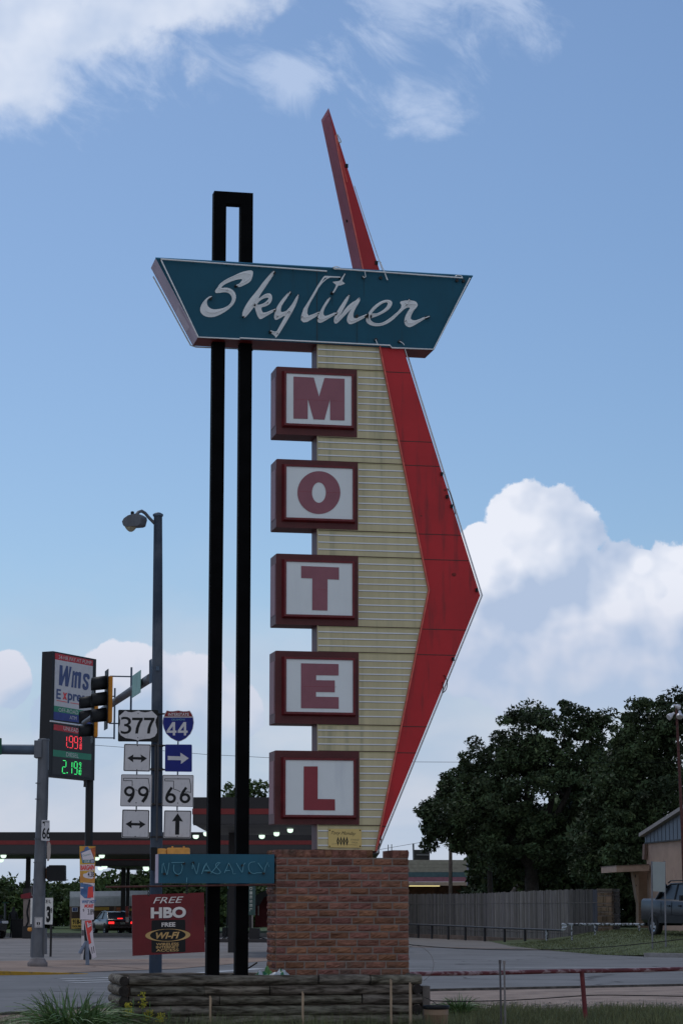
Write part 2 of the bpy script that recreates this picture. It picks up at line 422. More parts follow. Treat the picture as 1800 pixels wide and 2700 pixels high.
# ============================================================ MOTEL SIGN
YS = 31.0
PS = Plane(836, YS, 11.6)
sA = 620 / 1568
def ZA(p): return Z(680, 880, sA, p)
def ZB(p): return Z(680, 1600, sA, p)
base0 = PS.at(.4, 0, .2); base0.z = .75
sign = thing('motel_sign', base0, 'tall vintage motel sign with teal script board, red arrow and five letter boxes', 'sign')

bound = ZA([(804, 84), (1132, 1708)]) + ZB([(780, 1628)])         # yellow / red boundary
yl_top = (835.6, 880 + 60 * sA)
ypoly = [yl_top] + bound + [(836.3, 2239)]
mb = MB(); mb.poly(PS, ypoly, 0.0, .38, 0, side=1)
bz = [PS.uz(x, y) for x, y in bound]
def u_bound(z):
    for (u0, z0), (u1, z1) in zip(bz, bz[1:]):
        if z1 <= z <= z0: return u0 + (u1 - u0) * (z0 - z) / (z0 - z1)
    return bz[-1][0] if z < bz[-1][1] else bz[0][0]
def strip(mb, u0, z, u1, h, d, mi):
    mb.add([PS.at(u0, z - h / 2, -d), PS.at(u1, z - h / 2, -d), PS.at(u1, z + h / 2, -d), PS.at(u0, z + h / 2, -d)], [[0, 1, 2, 3]], mi)
secs = [(398, [103, 147, 190], ZA), (665, [290, 333, 378, 422, 465, 510, 555, 600, 643], ZA), (398, [720, 765, 808], ZA),
        (668, [905, 950, 993, 1037, 1083, 1130, 1172, 1217, 1262], ZA), (400, [1340, 1388, 1435], ZA),
        (668, [1533, 1577, 1622, 1667, 1712, 1760, 1807, 1853, 1900], ZA), (400, [165, 210, 257], ZB),
        (672, [358, 403, 448, 492, 540, 587, 632, 683, 730], ZB), (398, [822, 868, 913], ZB),
        (676, [1015, 1063, 1110, 1158, 1207, 1255, 1303, 1350, 1400], ZB), (398, [1493, 1542, 1590], ZB)]
for x, ys, zf in secs:
    for y in ys:
        q = zf([(x, y)])[0]; u, z = PS.uz(*q)
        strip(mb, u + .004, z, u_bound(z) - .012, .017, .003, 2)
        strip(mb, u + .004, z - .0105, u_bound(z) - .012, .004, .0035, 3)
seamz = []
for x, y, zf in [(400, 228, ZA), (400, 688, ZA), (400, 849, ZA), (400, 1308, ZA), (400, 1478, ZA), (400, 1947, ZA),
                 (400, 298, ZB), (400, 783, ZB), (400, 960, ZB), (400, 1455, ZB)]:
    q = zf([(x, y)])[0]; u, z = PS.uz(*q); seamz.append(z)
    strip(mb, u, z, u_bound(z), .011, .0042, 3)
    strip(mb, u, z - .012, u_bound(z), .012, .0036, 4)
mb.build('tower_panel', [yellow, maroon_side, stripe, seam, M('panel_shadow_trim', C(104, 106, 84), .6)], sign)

# red arrow band
rb = ZA([(968, 96), (1480, 1745)]) + ZB([(782, 1640)])
rpoly = [bound[0], rb[0], rb[1], rb[2], bound[2], bound[1]]
mb = MB(); mb.poly(PS, rpoly, -.006, .42, 0, side=1)
rz = [PS.uz(x, y) for x, y in rb]
def u_red(z):
    for (u0, z0), (u1, z1) in zip(rz, rz[1:]):
        if z1 <= z <= z0: return u0 + (u1 - u0) * (z0 - z) / (z0 - z1)
    return rz[0][0]
for z in seamz:
    strip(mb, u_bound(z) + .01, z - .012, u_red(z) - .004, .010, .0085, 2)
for px, py, r in ((1196, 1515, .03), (1172, 1292, .02), (1110, 1360, .012)):
    mb.fill(PS, [ell(px, py, r * 203, r * 203 * .8)], -.0087, 3)
mb.build('arrow_band', [red, mauve, seam, M('rust_spot', C(74, 26, 26), .8, var=.4, scale=30)], sign)
# trim tube between yellow and red, neon along the outer edge
mb = MB()
def Pp(pts, off): return [PS.pt(x, y, off) for x, y in pts]
mb.tube(Pp([(x + 3, y) for x, y in bound], -.03), .011, 6, 0)
for i in range(26):
    t = i / 25; a, b = (bound[0], bound[1]) if t < .6 else (bound[1], bound[2]); k = t / .6 if t < .6 else (t - .6) / .4
    p = PS.pt(a[0] + (b[0] - a[0]) * k + 3, a[1] + (b[1] - a[1]) * k, -.012); mb.box(p, (.012, .03, .02), radians(11.6), 1)
mb.build('neon_tube', [red_trim, dark], sign)
edge = [(x + 3.5, y) for x, y in rb]
for off in (-.02, .40):
    mb = MB(); mb.tube(Pp(edge if off < 0 else [(x + 6, y) for x, y in rb], off), .006, 6, 0)
    mb.build('neon_tube', [neon], sign)
loop1 = [(1169, 1780), (1177, 1790), (1179, 1806), (1174, 1822), (1164, 1828), (1168, 1812), (1166, 1798)]
loop2 = [(1178, 1288), (1186, 1300), (1192, 1318), (1196, 1338), (1200, 1356)]
loop3 = [(1001, 2200), (1005, 2212), (1002, 2228), (996, 2240)]
for lp in (loop1, loop2, loop3):
    mb = MB(); mb.tube(Pp(chaikin(lp, 2, False), -.03), .006, 5, 0); mb.build('wire_loop', [blackp], sign)
for px, py in ((1180, 1310), (1192, 1335), (1166, 1250), (1258, 1556), (1196, 1738)):
    mb = MB(); mb.box(PS.pt(px - 2.5, py, -.015), (.03, .05, .045), radians(11.6), 0); mb.build('tube_clip', [blackp], sign)

# letter boxes
boxes = [('M', ZA, (127, 218), (660, 690), (190, 262), (625, 613)),
         ('O', ZA, (127, 834), (666, 1308), (190, 883), (632, 1238)),
         ('T', ZA, (125, 1465), (668, 1950), (190, 1518), (630, 1880)),
         ('E', ZB, (119, 292), (671, 785), (190, 347), (634, 706)),
         ('L', ZB, (116, 957), (675, 1452), (185, 1020), (638, 1390))]
LET = {'M': [[(237, 285), (372, 292), (407, 418), (443, 295), (577, 300), (577, 578), (481, 576), (480, 437), (443, 573), (370, 570), (332, 432), (332, 568), (237, 566)]],
       'O': [ell(406, 1059, 143, 143, 48), ell(406, 1059, 46, 68, 40)],
       'T': [[(288, 1548), (540, 1558), (540, 1640), (464, 1637), (463, 1846), (361, 1843), (362, 1632), (288, 1629)]],
       'E': [[(287, 376), (537, 382), (537, 458), (388, 456), (388, 489), (512, 491), (512, 570), (387, 568), (387, 599), (538, 602), (538, 680), (287, 676)]],
       'L': [[(305, 1064), (398, 1064), (398, 1281), (513, 1283), (514, 1358), (304, 1356)]]}
for L, zf, tl, br, ptl, pbr in boxes:
    f0 = -.012
    u0, z1 = PS.uz(*zf([tl])[0], f0); u1, z0 = PS.uz(*zf([br])[0], f0)
    def R(u0, u1, z0, z1, off): return [PS.at(u0, z0, off), PS.at(u1, z0, off), PS.at(u1, z1, off), PS.at(u0, z1, off)]
    mb = MB(); q = R(u0, u1, z0, z1, f0)
    mb.prism(q, PS.n * .43, 0, 0)
    bx = mb.build('letter_box', [maroon], sign, bevel=.004)
    # side cover with an access panel
    mb = MB(); c = PS.at(u0 - .004, (z0 + z1) / 2, f0 + .215)
    mb.box(c, (.008, .42, (z1 - z0) - .01), radians(11.6), 0)
    mb.box(PS.at(u0 - .010, (z0 + z1) / 2 + .0, f0 + .21), (.006, .33, (z1 - z0) * .72), radians(11.6), 1)
    mb.build('side_cover', [maroon_side, mauve], bx)
    # raised retainer frame
    d = -.085
    a0, b1 = PS.uz(*zf([ptl])[0], d); a1, b0 = PS.uz(*zf([pbr])[0], d)
    mb = MB(); w_ = .028
    o = [(a0 - w_, b0 - w_), (a1 + w_, b0 - w_), (a1 + w_, b1 + w_), (a0 - w_, b1 + w_)]; i_ = [(a0, b0), (a1, b0), (a1, b1), (a0, b1)]
    o2 = [(a0 - w_ - .02, b0 - w_ - .02), (a1 + w_ + .02, b0 - w_ - .02), (a1 + w_ + .02, b1 + w_ + .01), (a0 - w_ - .02, b1 + w_ + .01)]
    V = [PS.at(u, z, d) for u, z in o] + [PS.at(u, z, d) for u, z in i_] + [PS.at(u, z, d + .02) for u, z in i_] + [PS.at(u, z, f0 - .001) for u, z in o2]
    for k in range(4):
        j = (k + 1) % 4
        mb.add(V, [[k, j, 4 + j, 4 + k], [4 + k, 4 + j, 8 + j, 8 + k], [12 + k, 12 + j, j, k]], 0)
    mb.build('retainer_frame', [frame_red], bx)
    mb = MB(); mb.add([PS.at(u, z, d + .014) for u, z in i_], [[0, 1, 2, 3]], 0)
    pn = mb.build('face_panel', [white_face], bx)
    mb = MB()
    v, f = fill2d([zf(p) for p in LET[L]])
    mb.add([PS.pt(x, y, d + .009) for x, y in v], f, 0)
    mb.add([PS.pt(x, y, d + .0138) for x, y in v], f, 0)
    if L in 'MOTE':
        um = (a0 + a1) / 2; zm = (b0 + b1) / 2 + .01
        lo, hi = {'M': (-.32, .32), 'O': (-.28, .28), 'T': (-.03, .1), 'E': (-.22, .22)}[L]
        if L == 'O':
            for p_, q_ in ((-.28, -.1), (.1, .28)): strip(mb, um + p_, zm, um + q_, .003, -(d + .008), 1)
        else: strip(mb, um + lo, zm - .02, um + hi, .003, -(d + .008), 1)
    mb.build('letter', [letter_red if L == 'L' else letter_faded, letter_red], bx)

# plaque
mb = MB(); pq = ZB([(470, 1479), (689, 1481), (689, 1607), (469, 1604)])
mb.poly(PS, pq, -.016, -.004, 0)
mb.text(PS, 'Tony Monday', ZB([(490, 1495), (655, 1500), (650, 1530), (486, 1524)]), -.0175, 1, shear=.35)
for k, ch in enumerate('NEON'):
    cx_ = 533 + k * 20
    mb.fill(PS, [ZB([(cx_, 1532), (cx_ + 9, 1562), (cx_, 1594), (cx_ - 9, 1562)])], -.0175, 1)
    mb.text(PS, ch, ZB([(cx_ - 3.4, 1555), (cx_ + 3.4, 1555), (cx_ + 3.4, 1570), (cx_ - 3.4, 1570)]), -.019, 0)
mb.text(PS, 'STROUD', ZB([(618, 1548), (674, 1549), (674, 1560), (618, 1559)]), -.0175, 2)
mb.text(PS, 'OKLA.', ZB([(624, 1566), (666, 1567), (666, 1577), (624, 1576)]), -.0175, 2)
mb.tube(Pp(ZB([(490, 1582), (540, 1578), (600, 1586), (660, 1588)]), -.018), .0015, 4, 2)
for x, y in ((478, 1490), (680, 1490), (478, 1597), (680, 1597)): mb.fill(PS, [ell(*ZB([(x, y)])[0], 1.8, 1.8, 10)], -.0178, 1)
mb.build('maker_plaque', [M('plaque_yellow', C(134, 124, 84), .4, var=.05), sign_black, M('plaque_grey', C(80, 78, 62), .6)], sign)

# script board
sC = 920 / 1568
def ZK(p): return Z(380, 450, sC, p)
bf = ZK([(52, 393), (1475, 474), (1300, 806), (243, 748)])
P0 = -.03; PD = .5
mb = MB()
fr = [PS.pt(x, y, P0) for x, y in bf]
n = PS.n * PD; bk = [p + n for p in fr]
mb.add(fr, [[3, 2, 1, 0]], 0)
mb.add(bk, [[0, 1, 2, 3]], 0)
mb.add(fr + bk, [[0, 1, 5, 4]], 1); mb.add(fr + bk, [[1, 2, 6, 5]], 1); mb.add(fr + bk, [[2, 3, 7, 6]], 2); mb.add(fr + bk, [[3, 0, 4, 7]], 3)
# thin returned edge round the face and the joint between its two sheets
us = [PS.uz(x, y, P0) for x, y in bf]
jt = ZK([(776, 434), (776, 772)])
mb.add([PS.pt(jt[0][0] - .8, jt[0][1], P0 - .003), PS.pt(jt[0][0] + .5, jt[0][1], P0 - .003), PS.pt(jt[1][0] + .5, jt[1][1], P0 - .003), PS.pt(jt[1][0] - .8, jt[1][1], P0 - .003)], [[0, 1, 2, 3]], 4)
board = mb.build('script_board', [teal, teal_edge, under_red, side_grey, dark], sign)
mb = MB()
mb.tube([fr[0] + n * .0 + PS.n * .003, fr[1] + PS.n * .003], .012, 6); mb.build('edge_trim', [teal_edge], board)
# access panel in the slanted side
mb = MB(); a, b = fr[3], fr[0]
def sp(t, s_): return a + (b - a) * t + n * s_ + (b - a).cross(n).normalized() * (-.004)
def sp2(t, s_): return a + (b - a) * t + n * s_ + (b - a).cross(n).normalized() * (.004)
for fn in (sp, sp2): mb.add([fn(.16, .25), fn(.42, .25), fn(.42, .85), fn(.16, .85)], [[0, 1, 2, 3]], 0)
mb.build('access_panel', [M('side_panel_light', C(124, 122, 142), .5)], board)

# lettering
s5 = 350 / 1568
def Zc(p): return Z(500, 680, s5, p)
def Zd(p): return Z(800, 680, s5, p)
Sl = Zc([(265, 450), (235, 452), (190, 485), (145, 540), (121, 605), (135, 655), (180, 690), (240, 703), (310, 693), (400, 650), (480, 592), (535, 525), (552, 455), (530, 395), (480, 360), (425, 350), (370, 357), (395, 325), (470, 285), (560, 255), (630, 248), (600, 290), (562, 322), (580, 350), (640, 325), (715, 285), (740, 235), (752, 165), (735, 147), (700, 147), (620, 165), (520, 210), (430, 265), (345, 330), (303, 380), (302, 415), (345, 414), (420, 403), (470, 418), (500, 460), (500, 505), (470, 555), (410, 590), (330, 607), (270, 608), (225, 582), (205, 545), (205, 505), (225, 480), (265, 470)])
Kl = Zc([(1005, 150), (985, 152), (880, 270), (800, 380), (700, 500), (640, 600), (618, 670), (632, 718), (672, 690), (730, 620), (765, 575), (775, 605), (790, 660), (815, 712), (840, 728), (900, 692), (1018, 622), (1010, 598), (875, 655), (850, 622), (848, 582), (895, 575), (950, 545), (976, 490), (970, 435), (940, 415), (880, 430), (812, 490), (830, 440), (905, 330), (988, 205), (1010, 172)])
Kh = Zc([(788, 556), (830, 505), (880, 475), (930, 468), (930, 485), (895, 525), (840, 550)])
Yl = Zc([(1190, 392), (1170, 402), (1090, 490), (1040, 560), (1008, 630), (995, 700), (1010, 736), (1055, 722), (1135, 672), (1095, 745), (1045, 835), (1018, 888), (985, 880), (955, 860), (942, 882), (1008, 920), (1014, 948), (1040, 922), (1090, 845), (1165, 720), (1212, 640), (1262, 540), (1292, 440), (1280, 428), (1255, 465), (1210, 550), (1172, 615), (1082, 647), (1075, 612), (1092, 550), (1150, 465), (1198, 412)])
Ll = Zd([(436, 221), (340, 216), (250, 211), (232, 228), (170, 320), (100, 440), (40, 540), (0, 600), (-25, 680), (-30, 735), (0, 762), (45, 755), (120, 712), (165, 684), (185, 640), (62, 682), (44, 655), (50, 600), (80, 530), (150, 410), (200, 310), (252, 234), (340, 234), (432, 238)])
Il = Zd([(322, 462), (300, 463), (240, 550), (192, 640), (166, 700), (162, 752), (190, 770), (235, 756), (320, 702), (404, 655), (395, 632), (262, 690), (235, 672), (235, 630), (262, 570), (322, 480)])
St = Zd([(496, 178), (455, 225), (428, 270), (343, 284), (385, 320), (345, 415), (360, 415), (410, 328), (448, 322), (490, 302), (456, 275)])
Nl = Zd([(542, 434), (522, 440), (440, 560), (380, 660), (357, 722), (360, 766), (385, 780), (425, 747), (500, 668), (572, 592), (535, 650), (511, 712), (513, 757), (550, 790), (620, 762), (752, 690), (735, 668), (640, 702), (602, 716), (585, 692), (592, 640), (622, 580), (662, 520), (670, 472), (655, 466), (618, 503), (568, 528), (500, 588), (432, 688), (445, 655), (505, 540), (548, 448)])
El = Zd([(818, 706), (900, 675), (990, 624), (1038, 572), (1048, 530), (1032, 502), (980, 493), (915, 510), (838, 560), (768, 640), (735, 712), (740, 762), (790, 797), (870, 810), (960, 793), (1050, 738), (1120, 668), (1207, 587), (1262, 584), (1238, 620), (1198, 690), (1186, 750), (1200, 797), (1245, 822), (1292, 806), (1382, 750), (1468, 700), (1458, 682), (1340, 735), (1290, 738), (1262, 720), (1270, 680), (1300, 620), (1340, 580), (1348, 550), (1326, 512), (1254, 500), (1250, 484), (1236, 500), (1188, 504), (1128, 520), (1165, 568), (1100, 650), (1040, 708), (950, 760), (870, 778), (805, 755), (780, 718)])
Eh = Zd([(795, 664), (850, 600), (920, 542), (982, 520), (998, 540), (970, 590), (905, 640), (825, 668)])
script = [[chaikin(Sl, 1)], [chaikin(Kl, 1), chaikin(Kh, 2)], [chaikin(Yl, 1)], [Ll], [chaikin(Il, 1)], [St], [chaikin(Nl, 1)], [chaikin(El, 1), chaikin(Eh, 2)]]
mb = MB()
for polys in script: mb.fill(PS, polys, P0 - .004, 0)
mb.build('script_lettering', [paint_white], board)
tubes = [Zc([(262, 455), (225, 470), (190, 505), (168, 560), (180, 620), (230, 650), (320, 645), (420, 600), (490, 545), (528, 470), (510, 410), (450, 370), (375, 372), (332, 350), (370, 300), (470, 238), (590, 190), (680, 178), (722, 205), (708, 250), (640, 290), (552, 325)]),
         Zc([(998, 158), (880, 330), (640, 690)]), Zc([(775, 548), (850, 455), (930, 425), (952, 465), (925, 525), (830, 568), (825, 640), (850, 682), (1012, 605)]),
         Zc([(1190, 400), (1070, 580), (1012, 660), (1042, 690), (1170, 620), (1284, 436)]), Zc([(1175, 640), (1042, 888), (952, 862)]),
         Zd([(436, 229), (250, 222), (20, 600), (-10, 690), (20, 714), (185, 640)]), Zd([(312, 470), (190, 650), (176, 710), (210, 737), (395, 648)]), Zd([(490, 188), (345, 412)]),
         Zd([(537, 440), (370, 720), (388, 750), (560, 560), (664, 474), (545, 670), (533, 735), (580, 752), (745, 668)]),
         Zd([(765, 665), (900, 662), (1010, 592), (1034, 530), (980, 506), (900, 540), (800, 630), (768, 700), (800, 762), (880, 785), (960, 762), (1080, 672), (1200, 560), (1248, 490)]),
         Zd([(1215, 540), (1325, 545), (1342, 572), (1235, 660), (1210, 740), (1250, 786), (1340, 745), (1485, 690)])]
for t in tubes:
    mb = MB(); mb.tube(Pp(chaikin(t, 2, False), P0 - .055), .0075, 6, 0)
    for p in (t[0], t[-1]):
        a = PS.pt(*p, P0 - .055); mb.tube([a, a + PS.n * .05], .013, 6, 1)
    k = len(t) // 2
    a = PS.pt(*t[k], P0 - .055); mb.tube([a, a + PS.n * .05], .005, 5, 1)
    mb.build('neon_tube', [neon, blackp], board)
# border neon
brd = [ZK([(75, 397), (820, 452)]), ZK([(850, 434), (865, 441), (1430, 482)]), ZK([(77, 402), (243, 748), (430, 757)]), ZK([(430, 752), (1104, 785), (1112, 796), (1300, 803), (1463, 482)])]
for t in brd:
    mb = MB(); mb.tube(Pp(t, P0 - .05), .0105, 6, 0)
    for (x0, y0), (x1, y1) in zip(t, t[1:]):
        L_ = sqrt((x1 - x0) ** 2 + (y1 - y0) ** 2); k = max(1, int(L_ / 75))
        for j in range(k + 1):
            p = (x0 + (x1 - x0) * j / k, y0 + (y1 - y0) * j / k); a = PS.pt(*p, P0 - .05)
            mb.tube([a, a + PS.n * .05], .006, 5, 1)
    mb.build('neon_tube', [neon, dark], board)
bzs = [PS.uz(*p, P0) for p in ZK([(52, 393), (243, 748), (1300, 806)])]
mb = MB(); off = P0 + PD + .06
c0, c1, c2 = bzs
mb.tube([PS.at(c0[0] + .04, c0[1] - .1, off), PS.at(c1[0] - .02, c1[1] + .02, off), PS.at(c1[0] + .05, c1[1], off), PS.at(c2[0] - .3, c1[1] + .01, off)], .0105, 6, 0)
mb.build('neon_tube', [neon], board)
mb = MB(); a = PS.at(c1[0] + .62, c1[1] - .0, off); mb.tube([a, a + PS.u * .12 - Vector((0, 0, .03)), a + PS.u * .2], .018, 6); mb.build('wire_loop', [blackp], board)
# hooks, insulators and wire ends on the board
mb = MB()
for pts in (Zd([(720, 150), (735, 225), (712, 235), (700, 215)]), Zd([(880, 0), (940, 130), (995, 262), (985, 260), (960, 190)]), Zd([(850, 965), (870, 1010), (880, 1030)]), Zd([(1130, 985), (1165, 1000), (1190, 1030)])):
    mb = MB(); mb.tube(Pp(pts, P0 - .05), .006, 5, 0); mb.build('loose_wire', [neon], board)
ins_m = M('insulator_brown', (.02, .016, .014), .4)
for x, y in [(710, 225), (912, 232), (340, 412), (632, 685), (745, 683), (790, 690), (1450, 700), (855, 965), (1135, 985), (390, 655)]:
    a = PS.pt(*Zd([(x, y)])[0], P0 - .03); mb = MB(); mb.tube([a, a + PS.n * .03], .022, 8); mb.build('insulator', [ins_m], board)
for x, y in [(250, 478), (548, 330), (998, 172), (1005, 612), (1185, 412), (955, 875)]:
    a = PS.pt(*Zc([(x, y)])[0], P0 - .03); mb = MB(); mb.tube([a, a + PS.n * .03], .02, 8); mb.build('insulator', [ins_m], board)
for x, y in ZK([(1405, 493), (1435, 495)]):
    a = PS.pt(x, y, P0 - .03); mb = MB(); mb.tube([a, a + PS.n * .03], .022, 8); mb.build('insulator', [ins_m], board)
for q in (ZK([(848, 440), (852, 432), (868, 430), (882, 438), (862, 444)]), ZK([(1395, 480), (1400, 470), (1420, 470), (1432, 480)])):
    mb = MB(); mb.tube(Pp(chaikin(q, 2), P0 - .05), .006, 5); mb.build('loose_wire', [neon], board)
# rust runs
rr_m = M('rust_run', C(16, 38, 50), .7)
for x, y0, y1, w_ in ((713, 235, 460, 3), (340, 430, 560, 4), (632, 700, 1000, 4), (990, 262, 300, 2)):
    mb = MB(); q = Zd([(x - w_, y0), (x + w_, y0), (x + w_ * .5, y1), (x - w_ * .5, y1)]); mb.fill(PS, [q], P0 - .0035, 0); mb.build('rust_stain', [rr_m], board)

# spire
sI = 260 / 1359
def ZI(p): return Z(800, 270, sI, p)
front = ZI([(345, 75), (1045, 2310), (1055, 2345), (822, 2345), (815, 2300)])
fp = [PS.pt(x, y, .04) for x, y in front]
mb = MB(); mb.prism(fp, PS.n * .52, 0, 0)
for f_, p in enumerate(mb.f): pass
spire = mb.build('spire', [M('spire_red', C(104, 18, 26), .45, var=.12, scale=1.5)], sign)
mb = MB()   # paler mauve left flank and its raised rim
a0, a1, = fp[0], fp[4]; dn = PS.n * .52; lf = (a1 - a0).cross(PS.n).normalized()
if lf.x > 0: lf = -lf
q = [a0 + lf * .003 + (a1 - a0) * .02 + dn * .06, a1 + lf * .003 + dn * .06, a1 + lf * .003 + dn * .97, a0 + lf * .003 + (a1 - a0) * .025 + dn * .97]
mb.add(q, [[0, 1, 2, 3]], 0); mb.add([p + Vector((0, 0, 0)) for p in q], [[3, 2, 1, 0]], 0)
hp = a0 + (a1 - a0) * .67 + dn * .5 + lf * .005
mb.box(hp, (.03, .03, .03), 0, 1)
mb.build('flank_panel', [weather(M('spire_flank', C(128, 66, 82), .5, var=.1, scale=2), C(80, 48, 56), .5, 3), dark], spire)
mb = MB(); mb.tube(Pp(ZI([(440, 455), (480, 700), (820, 2300)]), .005), .009, 6); mb.tube(Pp(ZI([(455, 450), (500, 700), (600, 1100)]), .015), .006, 6)
mb.build('neon_tube', [red_trim], spire)
mb = MB(); mb.tube(Pp(ZI([(700, 1150), (860, 1650), (1085, 2310)]), .5), .006, 6); mb.tube(Pp(ZI([(1000, 2195), (1050, 2195), (1070, 2210)]), .3), .005, 5)
mb.build('neon_tube', [neon], spire)
mb = MB(); mb.tube(Pp(chaikin(ZI([(440, 450), (465, 438), (480, 470), (500, 500), (520, 555), (485, 550), (470, 520)]), 2), .02), .008, 5)
mb.build('wire_loop', [M('wire_grey', C(120, 128, 132), .6)], spire)
for q in ((590, 878), (1000, 2215)):
    mb = MB(); mb.box(PS.pt(*ZI([q])[0], .05), (.04, .05, .05), .2); mb.build('tube_clip', [blackp], spire)

# twin black posts with cross bar
sB = 1.148
def pb(*p): return [(x * sB, y * sB) for x, y in p]
o0, o1 = .17, .33
mb = MB()
zt = PS.uz(*ZK([(315, 90)])[0], o0)[1]; zb = PS.uz(*ZK([(370, 147)])[0], o0)[1]
L_t = [PS.uz(*q, o0)[0] for q in ZK([(315, 90), (370, 147), (435, 150), (490, 98)])]
Lb = [PS.uz(*q, o0)[0] for q in pb((475, 2240), (504, 2240), (541, 2240), (570, 2240))]
z0 = .55; zr = PS.uz(475 * sB, 2240 * sB, o0)[1]
zabs = lambda z: z
oz = PS.O.z
def post(ut0, ut1, ub0, ub1, top):
    m = MB(); q = [PS.at(ub0, zr - .15, o0), PS.at(ub1, zr - .15, o0), PS.at(ut1, top, o0), PS.at(ut0, top, o0)]
    m.prism(q, PS.n * (o1 - o0), 0); return m.build('support_post', [black], sign, bevel=.006)
post(L_t[0], L_t[1], Lb[0], Lb[1], zt - (zt - zb) - .0)
post(L_t[2], L_t[3], Lb[2], Lb[3], zb)
mb = MB(); mb.prism([PS.at(L_t[0], zb + .001, o0), PS.at(L_t[3], zb + .001, o0), PS.at(L_t[3], zt, o0), PS.at(L_t[0], zt, o0)], PS.n * (o1 - o0), 0)
mb.build('cross_bar', [black], sign, bevel=.006)

# ------------------------------------------------------------ NO VACANCY board
sE = 380 / 1568
def ZE(p): return Z(180, 2200, sE, p)
sF = 360 / 1568
def ZF(p): return Z(500, 2080, sF, p)
v0, v1 = -.12, .15
vu0, vz1 = PS.uz(*ZE([(985, 212)])[0], v0); vu1, vz0 = PS.uz(*ZF([(972, 1086)])[0], v0)
vs = thing('vacancy_sign', PS.at(vu0, vz0, 0), 'small teal board with unlit neon NO VACANCY fixed across the two black posts', 'sign')
mb = MB(); q = [PS.at(vu0, vz0, v0), PS.at(vu1, vz0, v0), PS.at(vu1, vz1, v0), PS.at(vu0, vz1, v0)]
mb.prism(q, PS.n * (v1 - v0 - .0), 0); mb.build('board', [weather(M('teal_vacancy', C(12, 54, 74), .45, var=.15, scale=1.5), C(14, 40, 52), .6, 2)], vs, bevel=.004)
mb = MB(); c = PS.at(vu0 - .004, (vz0 + vz1) / 2, (v0 + v1) / 2); mb.box(c, (.007, v1 - v0, vz1 - vz0 - .005), radians(11.6)); mb.build('end_cap', [side_grey], vs)
DG = M('dull_glass', C(62, 104, 124), .4)
def segs(mb, lines, r, off, mi=0):
    for l in lines:
        q_ = MB(); q_.tube(Pp(l, off), r, 5, 0); q_.build('neon_tube', [DG], vs)
mb = MB(); g = ZE
lines = [g([(1022, 420), (1025, 330), (1045, 312)]), g([(1035, 315), (1075, 440)]), g([(1080, 435), (1100, 310)]), g([(1125, 308), (1262, 306)]), chaikin(g([(1150, 330), (1145, 400), (1185, 440), (1225, 425), (1245, 360), (1235, 320)]), 2, False),
         g([(1355, 310), (1350, 375)]), g([(1360, 330), (1395, 430)]), g([(1400, 430), (1425, 310)]), g([(1452, 430), (1480, 350), (1500, 318)]), g([(1500, 318), (1548, 400)]), g([(1475, 398), (1540, 400)]), g([(1292, 470), (1288, 522)])]
segs(mb, lines, .0045, v0 - .035)
h = ZF
lines = [h([(140, 975), (170, 900), (200, 850)]), h([(180, 935), (225, 935)]), chaikin(h([(355, 850), (320, 845), (290, 880), (330, 920), (365, 960), (320, 985), (240, 945)]), 2, False), h([(245, 970), (345, 850)]),
         h([(400, 965), (430, 900), (450, 850)]), h([(450, 850), (490, 930), (500, 978), (528, 975)]), h([(415, 942), (465, 938)]), h([(535, 850), (600, 960)]), h([(605, 960), (620, 870), (640, 850)]),
         chaikin(h([(750, 838), (690, 845), (668, 900), (700, 970), (760, 972)]), 2, False), h([(785, 850), (840, 925)]), h([(760, 965), (830, 965)]), h([(855, 965), (870, 900), (895, 845), (912, 895)])]
segs(mb, lines, .0045, v0 - .035)

mb = MB()
for p in ZE([(1048, 430), (1262, 315), (1360, 310), (1185, 440)]) + ZF([(222, 955), (452, 868), (612, 880), (690, 962), (852, 970), (42, 850)]):
    a = PS.pt(*p, v0 - .03); mb = MB(); mb.tube([a, a + PS.n * .03], .017, 8); mb.build('insulator', [ins_m], vs)

# ------------------------------------------------------------ FREE HBO board
hb = ZE([(695, 660), (1478, 632), (1488, 1280), (702, 1322)])
hp_ = PS.pt(*hb[3], -.2)
hs = thing('hanging_sign', hp_, 'dark red hanging board reading FREE HBO and FREE WI-FI wireless internet access', 'sign')
mb = MB(); H0 = -.2; mb.poly(PS, hb, H0, H0 + .03, 0)
def tq(a, b, c, d): return ZE([a, b, c, d])
mb.text(PS, 'FREE', tq((930, 686), (1255, 676), (1250, 742), (925, 752)), H0 - .004, 1, shear=.25)
mb.text(PS, 'HBO', tq((906, 802), (1288, 792), (1288, 913), (906, 920)), H0 - .003, 4, bold=.045)
mb.text(PS, 'HBO', tq((900, 795), (1283, 786), (1283, 907), (900, 915)), H0 - .005, 1, bold=.045)
mb.fill(PS, [rrect(tq((908, 934), (1274, 928), (1277, 1280), (907, 1288)), 4)], H0 - .002, 2)
mb.text(PS, 'FREE', tq((1017, 960), (1167, 956), (1167, 1003), (1017, 1006)), H0 - .004, 1, bold=.03)
def etilt(p, k=-.02): return [(x, y + (x - 1085) * k) for x, y in p]
mb.fill(PS, [ZE(etilt(ell(1085, 1097, 245, 68))), ZE(etilt(ell(1085, 1096, 194, 64)))], H0 - .0045, 3)
mb.fill(PS, [ZE(etilt(ell(1085, 1096, 193, 63.5)))], H0 - .003, 2)
mb.text(PS, 'WI-FI', tq((955, 1068), (1213, 1060), (1205, 1132), (950, 1138)), H0 - .006, 3, shear=.22, bold=.03)
for s_, y in (('WIRELESS', 1180), ('INTERNET', 1213), ('ACCESS', 1246)):
    mb.text(PS, s_, tq((958, y + 2), (1203, y - 3), (1203, y + 26), (958, y + 30)), H0 - .004, 3, bold=.02)
